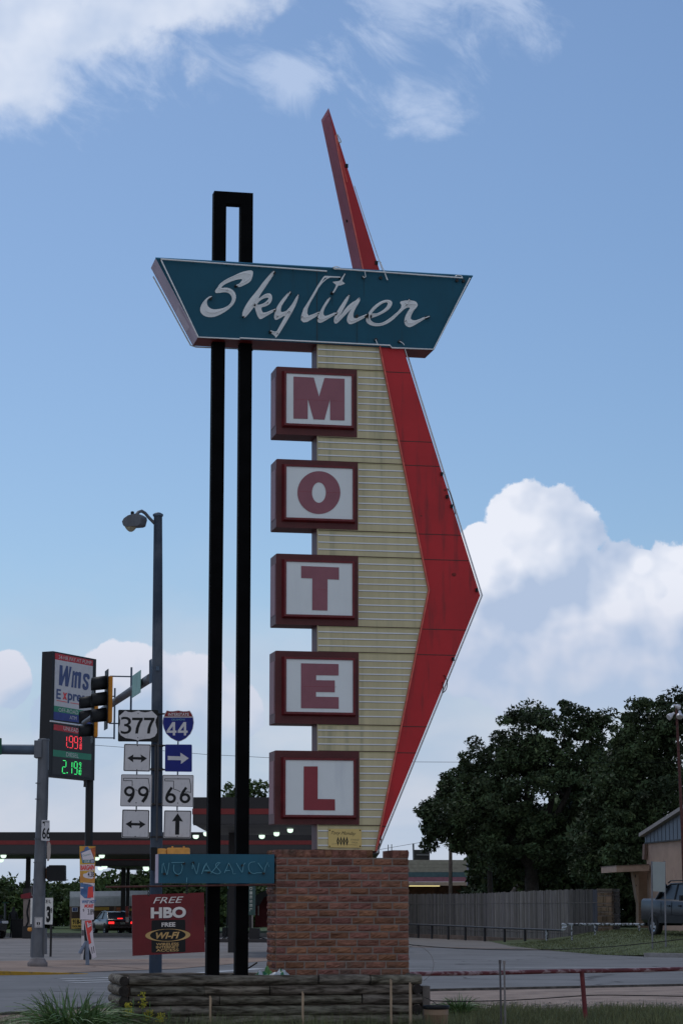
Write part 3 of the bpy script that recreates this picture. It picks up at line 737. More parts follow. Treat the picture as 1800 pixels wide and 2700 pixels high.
mb.build('board', [hbo_red, M('hbo_white', C(140, 144, 152), .5), sign_black, goldm, M('hbo_shadow', C(34, 16, 34), .5)], hs)
mb = MB(); mb.tube(Pp(ZE([(410, 573), (1300, 560), (2250, 548)]), H0 + .02), .0125, 8); mb.build('hanger_bar', [rust_post], hs)
mb = MB()
for x, y0, y1 in ((876, 560, 682), (1290, 560, 655)):
    mb = MB()
    for k in range(5):
        yy = y0 + (y1 - y0) * k / 4
        mb.tube(Pp(chaikin(ZE([(x - 8, yy - 16), (x + 8, yy - 16), (x + 8, yy + 16), (x - 8, yy + 16)]), 2), H0 + (.0 if k % 2 else .012)), .005, 5)
    mb.build('chain', [dark], hs)

# ------------------------------------------------------------ brick pillar
sH = 300 / 1568
B0, B1 = -.10, .54
pu0, ptop = PS.uz(*Z(400, 2050, 700 / 1568, [(735, 422)])[0], B0)
pu1 = PS.uz(1076.5, 2300, B0)[0]; pbot = PS.uz(900, 2574, B0)[1]
bp = thing('brick_pillar', PS.at((pu0 + pu1) / 2, pbot - .05, .2), 'rough red brick pillar standing behind the log wall under the tall sign', 'pillar')
mb = MB(); inn = .004
q = [PS.at(pu0 + inn, pbot - .1, B0 + inn), PS.at(pu1 - inn, pbot - .1, B0 + inn), PS.at(pu1 - inn, pbot - .1, B1 - inn), PS.at(pu0 + inn, pbot - .1, B1 - inn)]
mb.prism(q, Vector((0, 0, ptop - .115 + .008 - (pbot - .1))), 0); mb.build('mortar_core', [mortar], bp)
mb = MB(); rows = 16; ch = .115; rh = (ptop - ch - pbot) / rows
def brick(mb, uc, z0, z1, L, face, rnd):
    """one rock-faced brick: a chipped front of several quads over a shallow box"""
    nx, nz = max(3, int(L / .035)), 4; g = .0085
    V = []
    for j in range(nz + 1):
        for i in range(nx + 1):
            a = -L / 2 + g + (L - 2 * g) * i / nx; z = z0 + g + (z1 - z0 - 2 * g) * j / nz
            e = 0 if (i in (0, nx) or j in (0, nz)) else random.uniform(.004, .02)
            e += random.uniform(-.002, .002)
            if face == 0: V.append(PS.at(uc + a, z, B0 - e))
            elif face == 1: V.append(PS.at(pu0 - e, z, B0 + uc + a))
            else: V.append(PS.at(pu1 + e, z, B0 + uc + a))
    F_ = [[j * (nx + 1) + i, j * (nx + 1) + i + 1, (j + 1) * (nx + 1) + i + 1, (j + 1) * (nx + 1) + i] for j in range(nz) for i in range(nx)]
    n0 = len(V); rim = [i for i in range(nx + 1)] + [j * (nx + 1) + nx for j in range(1, nz + 1)] + [nz * (nx + 1) + i for i in range(nx - 1, -1, -1)] + [j * (nx + 1) for j in range(nz - 1, 0, -1)]
    back = []
    d = PS.n * .03 if face == 0 else (PS.u * .03 if face == 1 else -PS.u * .03)
    for i in rim: back.append(V[i] + d)
    V += back; m = len(rim)
    F_ += [[rim[k], rim[(k + 1) % m], n0 + (k + 1) % m, n0 + k] for k in range(m)]
    mb.add(V, F_, 0, rnd)
def bcol():
    k = random.choice((.75, .85, .95, 1, 1, 1.05, 1.15)); t = random.uniform(-.08, .12)
    return (k * (1 + t * .6), k * (1 + t), k * (1 - t))
Wd, Dp = pu1 - pu0, B1 - B0
for r in range(rows):
    z0_, z1_ = pbot + r * rh, pbot + (r + 1) * rh
    for face, tot, org in ((0, Wd, pu0), (1, Dp, 0.0), (2, Dp, 0.0)):
        a = 0.0; first = .14 if (r + face) % 2 else .27
        L = first + random.uniform(-.02, .02)
        while a < tot - .01:
            L = min(L, tot - a)
            if tot - a - L < .08: L = tot - a
            brick(mb, org + a + L / 2, z0_, z1_, L, face, bcol()); a += L; L = random.choice((.25, .27, .27, .29))
# soldier-course coping, a few missing where the arrow comes down
zc0, zc1 = ptop - ch, ptop
notch = (PS.uz(984, 2260, B0)[0], PS.uz(1034, 2260, B0)[0])
a = 0.0
while a < Wd - .02:
    L = random.choice((.085, .09, .095, .09)); L = min(L, Wd - a)
    for _e in (notch[0] - pu0, notch[1] - pu0):
        if a < _e - .01 and a + L > _e - .03: L = _e - a
    uc = pu0 + a + L / 2
    if not (notch[0] < uc < notch[1]): brick(mb, uc, zc0, zc1 + random.uniform(-.006, .004), L, 0, bcol())
    a += L
a = 0.0
while a < Dp - .02:
    L = min(.1, Dp - a)
    for fc in (1, 2): brick(mb, a + L / 2, zc0, zc1, L, fc, bcol())
    a += L
mb.build('brickwork', [brickm], bp)
mb = MB()
for ua, ub in ((pu0, notch[0]), (notch[1], pu1)):
    mb.prism([PS.at(ua + .01, zc0 + .01, B0 + .008), PS.at(ub - .01, zc0 + .01, B0 + .008), PS.at(ub - .01, zc0 + .01, B1 - .02), PS.at(ua + .01, zc0 + .01, B1 - .02)], Vector((0, 0, ch - .018)), 0)
mb.build('coping', [brickm], bp)

# ------------------------------------------------------------ log retaining wall
def zpx(py, off): return PS.uz(700, py, off)[1]
LO = -.62
lw = thing('log_retaining_wall', PS.at(.3, -oz, LO), 'weathered log retaining wall round the planter beneath the brick pillar', 'wall')
sG = 600 / 1568
def ZG(p): return Z(0, 2480, sG, p)
zt_ = PS.uz(700, 2571, LO)[1]; dia = .123
ul, ur = PS.uz(331, 2600, LO)[0], PS.uz(1114, 2600, LO)[0]
joints = [[(976 - 300) / 800], [.265, .475], [.12, .31, .84], [.66, .4], [.2, .72], [.5], [.35]]
J = [[PS.uz(x, 2620, LO)[0] for x in xs] for xs in ([840, 976], [540, 712], [580, 955], [925, 560], [500, 830], [700], [600])]
def logtube(mb, a, b, r, off0, rnd):
    npt = max(4, int((b - a).length / .12)); pts = []; rs = []
    for i in range(npt + 1):
        t = i / npt; pts.append(a + (b - a) * t + Vector((random.uniform(-1, 1), random.uniform(-1, 1), random.uniform(-1, 1))) * .0035)
        rs.append(r * (1 + random.uniform(-.03, .03)))
    mb.tube(pts, rs, 12, 0, True, rnd, True, capmi=1)
for i in range(7):
    zc = zt_ - dia * (i + .5)
    cuts = [ul + .045 + (.02 if i % 2 else 0)] + J[i] + [ur - (.14 if i % 2 else .0)]
    cuts.sort()
    for a, b in zip(cuts, cuts[1:]):
        mb = MB(); logtube(mb, PS.at(a + .006, zc + random.uniform(-.006, .006), LO + .06), PS.at(b - .006, zc + random.uniform(-.006, .006), LO + .06), dia / 2 * random.uniform(.93, 1.03), 0, rj(.2))
        mb.build('log', [logm, log_end], lw)
    # returns at both ends run back
    for uu, flip in ((ul - .02, 0), (ur - .07, 1)):
        st = LO + (.0 if (i % 2) else .13) if flip else LO - .01
        mb = MB(); logtube(mb, PS.at(uu, zc, st), PS.at(uu, zc, LO + 1.25), dia / 2 * random.uniform(.95, 1.05), 0, rj(.2))
        mb.build('log', [logm, log_end], lw)
    mb = MB(); logtube(mb, PS.at(ul, zc, LO + 1.25), PS.at(ur, zc, LO + 1.25), dia / 2, 0, rj(.2)); mb.build('log', [logm, log_end], lw)
mb = MB(); zs = zt_ - .05
mb.prism([PS.at(ul, zs - .6, LO + .1), PS.at(ur - .07, zs - .6, LO + .1), PS.at(ur - .07, zs - .6, LO + 1.2), PS.at(ul, zs - .6, LO + 1.2)], Vector((0, 0, .6)), 0)
tag(mb.build('planter_soil', [dirt]), kind='structure')
# ============================================================ GROUND
def sheet(name, pts, z, mat, kind='structure'):
    m = MB(); m.add([(p[0], p[1], z) for p in pts], [list(range(len(pts)))], 0)
    o = m.build(name, [mat], root_at=(pts[0][0], pts[0][1], z)); return tag(o, kind=kind)
def G(x, y):
    p = gnd(x, y); return (p.x, p.y)
sheet('ground', [(-1500, -20), (1500, -20), (1500, 3500), (-1500, 3500)], -.03, grassg)
sheet('gas_station_lot', [(-70, 63), (60, 63), (60, 148), (-70, 148)], 0.0, concrete)
# road: near edge swings away to the right, far edge against the kerbs
near = [(-70, 36.4), (-5.4, 37.8), (-4.4, 40.2), (-2.5, 44.0), (1.8, 49.2), (7.5, 52.6), (30, 56), (70, 60)]
far = [(70, 84), (30, 83), (12.0, 83), (10, 85.5), (8.6, 92), (7.4, 99), (3.0, 104), (-2.0, 78), (-4.5, 66.5), (-8.5, 60.2), (-14, 59.4), (-70, 58.6)]
sheet('road', near + far, .012, asphalt)
sheet('dirt_verge', [(-70, 20), (70, 20)] + near[::-1], .004, dirt)
sheet('corner_pavement', [(-70, 26), (-2.2, 26), (-2.2, 43.6), (-4.4, 40.0), (-5.4, 37.6), (-70, 36.2)], .016, tan_conc)
sheet('pavement', [(-14, 59.55), (-8.5, 60.4), (-4.5, 66.7), (-2.0, 78), (-1.0, 83), (-14, 74), (-70, 74), (-70, 58.8)], .02, tan_conc)
sheet('side_street_apron', [(2.6, 105), (3.2, 140), (9, 116), (9.6, 90), (8.4, 93.5), (7.3, 100)], .016, weather(M('apron', (.19, .165, .145), .9, var=.12, scale=.4), (.12, .11, .1), .5, 1.0)) 
# joint lines and cracks in the paving
m = MB()
for (x0, y0), (x1, y1) in (((-40, 69.6), (-1, 72.5)), ((-5.4, 66.4), (-7.6, 71.5)), ((-12, 59.8), (-12.6, 69.3)), ((-2.6, 40.8), (-4.6, 33))):
    a, b = Vector((x0, y0, .027)), Vector((x1, y1, .027)); d = (b - a).normalized(); nn = Vector((-d.y, d.x, 0)) * .03
    N = 14; P_ = []
    for i in range(N + 1):
        p = a + (b - a) * i / N + nn.normalized() * random.uniform(-.05, .05); P_.append(p)
    for p, q in zip(P_, P_[1:]): m.add([p - nn, q - nn, q + nn, p + nn], [[0, 1, 2, 3]], 0)
tag(m.build('pavement_joint', [seam]), kind='structure')
m = MB()
for x0, y0, x1, y1, w_ in ((-6.6, 57.2, -3.1, 60.6, .16), (-6.3, 55.6, -2.9, 58.6, .16), (-6.0, 54.2, -4.0, 56.0, .14), (-2.6, 61.5, -1.2, 65.5, .2), (-3.6, 62.5, -2.2, 67, .2), (1.8, 67.2, 30, 70.5, .1), (-3, 49.2, 0, 50.6, .12)):
    a, b = Vector((x0, y0, .017)), Vector((x1, y1, .017)); d = (b - a).normalized(); nn = Vector((-d.y, d.x, 0)) * w_
    m.add([a - nn, b - nn, b + nn, a + nn], [[0, 1, 2, 3]], 0)
tag(m.build('road_marking', [linem]), kind='structure')
# yellow kerb at the far corner, and a dirty gutter edge on the near side
def kerb(name, pts, w_, h, mat, lab, z0=0.0):
    m = MB()
    for i, (a, b) in enumerate(zip(pts, pts[1:])):
        a, b = Vector((*a, z0)), Vector((*b, z0)); d = (b - a).normalized(); nn = Vector((-d.y, d.x, 0)) * w_
        m.prism([a, b, b + nn, a + nn], Vector((0, 0, h)), 0)
    return tag(m.build(name, [mat]), kind='structure')
m = MB(); KP = [(-30, 59.0, .15), (-14, 59.5, .15), (-9.6, 59.95, .14), (-8.4, 60.3, .11), (-7.4, 60.8, .07), (-6.4, 61.5, .02)]; V = []
for x_, y_, h_ in KP: V += [Vector((x_, y_, 0)), Vector((x_, y_ + .03, h_)), Vector((x_ - .04, y_ + .34, h_)), Vector((x_ - .04, y_ + .36, 0))]
m.add(V, [[4 * i + k, 4 * i + (k + 1) % 4, 4 * i + 4 + (k + 1) % 4, 4 * i + 4 + k] for i in range(len(KP) - 1) for k in range(4)], 0)
tag(m.build('yellow_kerb', [kerb_y]), kind='structure')
kerb('kerb', near[1:6], -.16, .05, M('dirty_edge', (.10, .088, .08), .95, var=.4, scale=6), '')
kerb('kerb', [(-60, 148), (20, 148)], .5, .16, M('pale_kerb', (.26, .25, .24), .9), '')
kerb('kerb', [(3.0, 103.8), (6.9, 99.4)], .3, .03, tan_conc, '')
kerb('kerb', [(10.3, 82.9), (11.7, 81.6), (16, 81.7), (40, 83)], .35, .15, M('pale_kerb2', (.28, .26, .25), .9, var=.2), '')
sheet('lawn', [(-70, 148.5), (20, 148.5), (20, 230), (-70, 230)], .05, M('lawn', (.075, .11, .035), .95, var=.3, scale=.8, bump=.6))
# grass bank on the right: rises to the right under the truck and the motel
def ss(t): t = max(0, min(1, t)); return t * t * (3 - 2 * t)
def yedge(x):
    T = [(7.4, 106), (7.8, 101), (8.3, 94.5), (9.1, 87.5), (10.5, 83.2), (11.7, 82), (60, 84)]
    for (x0, y0), (x1, y1) in zip(T, T[1:]):
        if x <= x1: return y0 + (y1 - y0) * (x - x0) / (x1 - x0)
    return 84
def bank_z(x, y):
    d_ = y - yedge(x)
    return .02 + .10 * ss((x - 9.5) / 2) + ss(d_ / 9) * (.16 * ss((x - 7.5) / 2) + .40 * ss((x - 9.6) / 2.6))
m = MB(); xs = np.linspace(6.5, 60, 60); ys = np.linspace(88.6, 175, 60)
xs = 7.4 + (np.linspace(0, 1, 60) ** 1.6) * 53; ys = (np.linspace(0, 1, 60) ** 1.4) * 90
inside = lambda x, y: y > 90.2 + max(0, 12.0 - x) * 1.9 or x > 40
vv = []; 
for j, y in enumerate(ys):
    for i, x in enumerate(xs):
        yy = yedge(x) + y * (175 - yedge(x)) / 90 + (random.uniform(-.12, .12) if j == 0 else 0)
        vv.append((x, yy, bank_z(x, yy) + random.uniform(-.01, .01)))
m.add(vv, [[j * 60 + i, j * 60 + i + 1, (j + 1) * 60 + i + 1, (j + 1) * 60 + i] for j in range(59) for i in range(59)], 0, None, True)
tag(m.build('grass_bank', [weather(M('bank_grass', (.075, .095, .035), .95, var=.4, scale=1.2, bump=.8, bscale=12), (.13, .12, .07), .5, 1.2, (1, 1, 1), (.55, .75))]), kind='structure')

# grass blades (uncountable)
def blades(name, spots, hmin, hmax, w_, mat, lean=.35, kind='stuff', seg=2, label=None, cat=None, pz=None, tint=(.5, 1.4)):
    n = len(spots); V = np.zeros((n, (seg + 1) * 2, 3), np.float32)
    a = NR.uniform(0, 2 * pi, n); h = NR.uniform(hmin, hmax, n); ln = NR.uniform(0, lean, n) * h; la = NR.uniform(0, 2 * pi, n)
    sp_ = np.array(spots, np.float32)
    if sp_.shape[1] == 2: sp_ = np.c_[sp_, np.zeros(n)]
    for k in range(seg + 1):
        t = k / seg; ww = w_ * (1 - t * .92) * .5
        cx_ = sp_[:, 0] + np.cos(la) * ln * t * t; cy_ = sp_[:, 1] + np.sin(la) * ln * t * t; cz_ = sp_[:, 2] + h * (t - .25 * t * t * ln / h * 2)
        V[:, 2 * k, 0] = cx_ - np.cos(a) * ww; V[:, 2 * k, 1] = cy_ - np.sin(a) * ww; V[:, 2 * k, 2] = cz_
        V[:, 2 * k + 1, 0] = cx_ + np.cos(a) * ww; V[:, 2 * k + 1, 1] = cy_ + np.sin(a) * ww; V[:, 2 * k + 1, 2] = cz_
    q = np.array([[2 * k, 2 * k + 1, 2 * k + 3, 2 * k + 2] for k in range(seg)])
    Fc = (np.arange(n)[:, None, None] * (seg + 1) * 2 + q[None]).reshape(-1, 4)
    return quadmesh(name, V.reshape(-1, 3), Fc, mat, NR.uniform(*tint, n).repeat(seg), kind, label, cat)
def quadmesh(name, V, Fc, mat, rnd, kind=None, label=None, cat=None, parent=None, hue=.12):
    me = bpy.data.meshes.new(name); o0 = ORG[parent.name] if parent is not None else Vector((float(V[:, 0].mean()), float(V[:, 1].mean()), float(V[:, 2].min())))
    V = V - np.array(o0, np.float32)
    me.vertices.add(len(V)); me.vertices.foreach_set('co', V.astype(np.float32).ravel())
    me.loops.add(Fc.size); me.loops.foreach_set('vertex_index', Fc.astype(np.int32).ravel())
    me.polygons.add(len(Fc)); me.polygons.foreach_set('loop_start', np.arange(0, Fc.size, Fc.shape[1], dtype=np.int32))
    me.update(calc_edges=True); me.materials.append(mat)
    at_ = me.attributes.new('rnd', 'FLOAT_COLOR', 'FACE'); c = np.ones((len(Fc), 4), np.float32)
    hs_ = NR.uniform(-hue, hue, len(Fc)); c[:, 0] = rnd * (1 + hs_); c[:, 1] = rnd; c[:, 2] = rnd * (1 - hs_ * .5); at_.data.foreach_set('color', c.ravel())
    o = bpy.data.objects.new(name, me); COL.objects.link(o)
    if parent is not None: o.parent = parent
    else: o.location = o0
    ORG[o.name] = o0
    return tag(o, label, cat, kind=kind)
def scat(n, x0, x1, y0, y1, f=lambda x, y: True, z=0.0):
    out = []
    while len(out) < n:
        x, y = random.uniform(x0, x1), random.uniform(y0, y1)
        if f(x, y): out.append((x, y, z))
    return out
sp_ = scat(30000, .8, 7.5, 33, 40.8, lambda x, y: y < 39.0 + .35 * sin(x * 3.1) + .25 * sin(x * 7.7) + random.uniform(-.9, 1.0) and random.random() < .5 + .5 * sin(x * 4 + y * 3) ** 2)
blades('roadside_grass', sp_, .06, .22, .012, bladem, .6)
sp_ = scat(7000, -5.2, 1.6, 29.0, 30.0, lambda x, y: random.random() < .4 + .6 * sin(x * 5) ** 2)
blades('weedy_grass', sp_, .18, .48, .012, bladem, .5)
sp_ = [(x, y, bank_z(x, y) - .01) for x, y, _ in scat(20000, 7.6, 16, 82, 112, lambda x, y: y > yedge(x) + .1)]
blades('bank_turf', sp_, .03, .09, .03, bladem, .6)
# pale rubble along the verge
m = MB()
for i in range(1600):
    x = random.uniform(1, 9); y = 40.6 + .05 * x + random.gauss(0, 1.1); s_ = random.uniform(.008, .032)
    m.box((x, y, .01 + s_ * .3), (s_ * 1.4, s_, s_ * .7), random.uniform(0, 3), 0, rj(.4))
tag(m.build('verge_gravel', [M('gravel', (.30, .27, .24), .9, attr=True)]), kind='stuff')

# tall grass clump at lower left
def clump(name, cx_, cy_, n, rad, hmin, hmax, label, w_=.016, z=0.0, seed=1, mat=None, droop=.9):
    r = np.random.RandomState(seed); seg = 7; V = np.zeros((n, (seg + 1) * 2, 3))
    ang = r.uniform(0, 2 * pi, n); rr = rad * np.sqrt(r.uniform(0, 1, n)) * .55; la = ang + r.normal(0, .9, n)
    h = r.uniform(hmin, hmax, n) * (1 - .35 * (rr / rad) ** 2); ln = h * r.uniform(.1, droop, n) ** .8; fa = r.uniform(0, 2 * pi, n)
    for k in range(seg + 1):
        t = k / seg; ww = w_ * .5 * np.sin(pi * min(.98, .25 + .74 * t)) * r.uniform(.98, 1.02, n)
        ox = rr * np.cos(ang) + np.cos(la) * ln * t ** 1.8; oy = rr * np.sin(ang) + np.sin(la) * ln * t ** 1.8
        oz_ = h * (t - .62 * t ** 2.8 * (ln / h)) 
        V[:, 2 * k] = np.c_[cx_ + ox - np.cos(fa) * ww, cy_ + oy - np.sin(fa) * ww, z + oz_]
        V[:, 2 * k + 1] = np.c_[cx_ + ox + np.cos(fa) * ww, cy_ + oy + np.sin(fa) * ww, z + oz_ + .004]
    q = np.array([[2 * k, 2 * k + 1, 2 * k + 3, 2 * k + 2] for k in range(seg)])
    Fc = (np.arange(n)[:, None, None] * (seg + 1) * 2 + q[None]).reshape(-1, 4)
    return quadmesh(name, V.reshape(-1, 3), Fc, mat or bladedark, r.uniform(.45, 1.5, n).repeat(seg), None, label, 'grass')
p = gnd(200, 2700); Yc = 29.0
clump('tall_grass_clump', at(192, 2600, Yc).x, Yc, 950, .56, .32, .92, 'big dark green clump of arching grass in front of the road', .024, .0, 3, droop=1.15)
clump('tall_grass_clump', at(330, 2600, 28.6).x, 28.6, 160, .2, .25, .5, 'shorter green grass tuft between the big clump and the logs', .014, .0, 5)
clump('tall_grass_clump', at(770, 2600, 29.6).x, 29.6, 40, .12, .2, .42, 'thin sparse grass tuft before the middle of the log wall', .008, .0, 8)
clump('tall_grass_clump', at(1010, 2600, 29.6).x, 29.6, 30, .12, .2, .38, 'thin pale grass tuft beside the two right wooden stakes', .007, .0, 9)
clump('tall_grass_clump', at(1215, 2600, 36).x, 36.4, 260, .22, .25, .52, 'dark leafy weed tuft growing right of the plastic bucket', .02, .0, 10)
clump('tall_grass_clump', at(470, 2600, 29.4).x, 29.4, 120, .2, .2, .46, 'green grass tuft in front of the log wall left of the first stake', .010, .0, 12)
# yellow flowering weed
wx = at(385, 2600, 29.7).x
m = MB()
rr_ = random.Random(4)
for i in range(9):
    bx, by = wx + rr_.uniform(-.28, .32), 29.7 + rr_.uniform(-.1, .1); h_ = rr_.uniform(.38, .66)
    tx = bx + rr_.uniform(-.1, .1); m.tube([(bx, by, 0), ((bx + tx) / 2, by, h_ * .5), (tx, by, h_)], .004, 4, 0)
    for k in range(26):
        t = rr_.uniform(.15, .9); px_, pz_ = bx + (tx - bx) * t, h_ * t; a = rr_.uniform(0, 6.28); L_ = rr_.uniform(.03, .08)
        q = Vector((px_, by, pz_)); d = Vector((cos(a) * L_, sin(a) * L_, L_ * .4)); s_ = Vector((-sin(a), cos(a), 0)) * .008
        m.add([q, q + d * .5 + s_, q + d, q + d * .5 - s_], [[0, 1, 2, 3]], 0, rj(.3))
    if i % 2 == 0:
        for k in range(60):
            t = rr_.uniform(.75, 1.02); c = Vector((bx + (tx - bx) * t + rr_.gauss(0, .022), by + rr_.gauss(0, .02), h_ * t + rr_.gauss(0, .012))); s_ = .007
            m.add([c + Vector((-s_, 0, -s_)), c + Vector((s_, 0, -s_)), c + Vector((s_, 0, s_)), c + Vector((-s_, 0, s_))], [[0, 1, 2, 3]], 1, rj(.25))
tag(m.build('flowering_weed', [bladedark, M('yellow_flower', (.45, .40, .04), .7, attr=True)]), 'yellow flowering weed at the left corner of the log wall', 'weed')

# stakes, bucket, block, posts
def stake(x0, y0, Y, w_, label):
    a = at(x0, y0, Y); b = Vector((a.x + .01, Y, 0)); m = MB(); m.box(((a.x + b.x) / 2, Y, a.z / 2), (w_, .02, a.z), .2, 0, None, 0); 
    m.box((a.x, Y, a.z + .01), (w_ * .6, .02, .02), .2, 0); m2 = tag(m.build('wooden_stake', [stake_m]), label, 'stake', 'wooden stakes before the log wall'); return m2
stake(554, 2630, 29.6, .026, 'wooden stake left of the two black posts, leftmost of four')
stake(797, 2619, 29.6, .026, 'wooden stake standing below the left part of the brick pillar')
stake(1029, 2585, 29.6, .024, 'thin wooden stake below the right part of the brick pillar')
stake(1080, 2595, 29.5, .032, 'palest and thickest wooden stake at the right end of the log wall')
bx = at(1149, 2660, 30.2); ztop = at(1149, 2651, 30.2).z
bk_ = thing('bucket', (bx.x, 30.2, 0), 'beige plastic bucket with a black rim at the right end of the logs', 'bucket')
m = MB(); m.lathe((bx.x, 30.2, 0), [(.115, 0), (.12, .02), (.148, ztop - .12), (.152, ztop - .115), (.152, ztop - .105), (.15, ztop - .1), (.155, ztop - .01)], 24); m.build('body', [weather(M('bucket_beige', C(92, 80, 70), .6, var=.08), C(60, 52, 46), .5, 4)], bk_)
m = MB(); m.lathe((bx.x, 30.2, 0), [(.158, ztop - .045), (.166, ztop - .04), (.168, ztop - .005), (.16, ztop), (.145, ztop - .002), (.14, ztop - .05)], 24); m.build('rim', [blackp], bk_)
a = PS.uz(1113, 2648, LO + .12); b = PS.uz(1131, 2599, LO + .12)
m = MB(); c = PS.at((a[0] + b[0]) / 2 + .012, 0, LO + .24); zt0 = at(1122, 2599, c.y).z
m.box((c.x, c.y, zt0 / 2), (.10, .2, zt0), radians(11.6)); tag(m.build('concrete_block', [M('grey_block', C(66, 66, 68), .95, var=.1, bump=.5)], bevel=.006), 'grey concrete block stood on end against the right end of the logs', 'block')
for (x0, y0, x1, Y, lab, mt) in ((1317, 2532, 1320.5, 33, 'dark thin metal stake in front of the red pipe rail', M('stake_dark', C(48, 50, 56), .6)), (1328, 2534, 1331.5, 33.3, 'lighter grey metal stake right beside the dark one by the pipe rail', M('stake_grey', C(82, 84, 90), .6, .3))):
    t_ = at(x0, y0, Y); b_ = at(x1, 2700, Y); b_ = b_ + (b_ - t_) * (b_.z / (t_.z - b_.z)) if b_.z > 0 else b_
    m = MB(); m.tube([Vector((b_.x, Y, 0)), t_], .013, 6); m.box(t_ - Vector((0, 0, .02)), (.034, .02, .05), .1); tag(m.build('metal_stake', [mt]), lab, 'stake')
# red pipe rail
pr = thing('pipe_rail', (6, 35.6, 0), 'low peeling red pipe rail on posts in front of the road', 'railing')
A_, B_ = at(1000, 2564, 33.2), at(2300, 2539, 38.5)
m = MB(); zz = .755; N = 12; m.tube([Vector((A_.x + (B_.x - A_.x) * i / N, A_.y + (B_.y - A_.y) * i / N, zz + .004 * sin(i * 2))) for i in range(N + 1)], .031, 12); m.build('rail', [rustpipe], pr)
for px in (1513, 2150):
    t = (px - 1000) / 1300; 
    for _ in range(3):
        P_ = A_ + (B_ - A_) * t; cur = CX + F * P_.x / (P_.y / cos(TH) * 1.0); t += (px - cur) / 1300
    m = MB(); m.tube([(P_.x + .05, P_.y, 0), (P_.x, P_.y, zz)], .034, 10); m.build('post', [M('post_red', C(66, 28, 32), .6, var=.25, scale=8)], pr)
# cables strung low across the view
def cable(pts, Y, r, label, mat=None):
    m = MB(); m.tube([at(x, y, Y if not isinstance(Y, tuple) else Y[0] + (Y[1] - Y[0]) * i / (len(pts) - 1)) for i, (x, y) in enumerate(pts)], r, 5)
    return tag(m.build('cable', [mat or blackp]), label, 'cable')
cable(chaikin([(1000, 2480), (1078, 2491), (1180, 2500), (1320, 2504.5), (1450, 2504.5), (1560, 2500), (1700, 2488), (1850, 2470)], 2, False), 32, .0055, 'black cable sagging from the brick pillar towards the grass bank')
cable(chaikin([(1120, 2638), (1200, 2641), (1350, 2638), (1500, 2628), (1560, 2623), (1700, 2625), (1850, 2628)], 2, False), 36, .008, 'black cable lying low over the verge behind the red rail')
cable(chaikin([(1078, 2497), (1090, 2492), (1110, 2496), (1130, 2510), (1142, 2530), (1143, 2552), (1134, 2572), (1116, 2586)], 2, False), 31, .0025, 'thin wire loop curling out from the right side of the brick pillar', M('thin_wire', C(70, 70, 74), .6))
cable(chaikin([(1118, 2630), (1130, 2634), (1142, 2641), (1153, 2650)], 1, False), 30.2, .004, 'short black wire bent over the rim of the beige bucket')
cable([(200, 1962), (253, 1965), (320, 1970), (402, 1977), (540, 1989), (712, 1998), (900, 2006), (1100, 2009), (1300, 2010), (1500, 2011), (1850, 2010)], 112, .010, 'long utility wire crossing the sky behind the motel sign', M('wire_line', (.01, .011, .013), .9, spec=.0))
cable([(960, 2248), (1000, 2240), (1086, 2225), (1150, 2214)], 152, .012, 'faint utility wire running to the short pole over the striped shopfront')
# litter on the planter
def litter(cx_, cy_, w_, h_, off, cols, label, seed):
    r = random.Random(seed); m = MB(); n = 9
    c = PS.pt(cx_, cy_, off); V = []
    for j in range(7):
        for i in range(n):
            u_ = (i / (n - 1) - .5) * w_; v_ = (j / 6 - .5) * .16
            prof = max(0, 1 - (2 * abs(i / (n - 1) - .5)) ** 1.6) * max(.15, 1 - (abs(j - 3) / 3.2) ** 2)
            V.append(c + PS.u * (u_ + r.uniform(-.012, .012)) + PS.n * v_ + Vector((0, 0, h_ * prof * r.uniform(.35, 1.1))))
    fs = [[j * n + i, j * n + i + 1, (j + 1) * n + i + 1, (j + 1) * n + i] for j in range(6) for i in range(n - 1)]
    for f_ in fs:
        i = f_[0] % n; m.add([V[k] for k in f_], [[0, 1, 2, 3]], cols[min(len(cols) - 1, i * len(cols) // (n - 1))])
    return tag(m.build('plastic_bag', [M('bag_green%d' % seed, (.02, .13, .06), .4, var=.3, scale=20), M('bag_white%d' % seed, (.42, .46, .50), .4, var=.3, scale=30), M('bag_leaf%d' % seed, (.10, .24, .07), .5, var=.2, scale=20)]), label, 'litter')
litter(690, 2573, .19, .08, LO + .3, [0, 1, 0, 0], 'dark green crumpled plastic litter left of the brick pillar', 2)
litter(706, 2573, .13, .14, LO + .42, [2, 2, 0], 'bright green crumpled plastic bag leaning on the pillar corner', 5)
litter(737, 2573, .26, .095, LO + .25, [1, 1, 0, 1, 1], 'white and green crumpled plastic bag at the foot of the brick pillar', 3)
m = MB(); m.tube([PS.pt(592, 2578, LO + .9), PS.pt(650, 2556, LO + .9), PS.pt(678, 2538, LO + .9)], .011, 6); tag(m.build('iron_rod', [dark]), 'dark bent rod sticking up behind the right black post', 'rod')

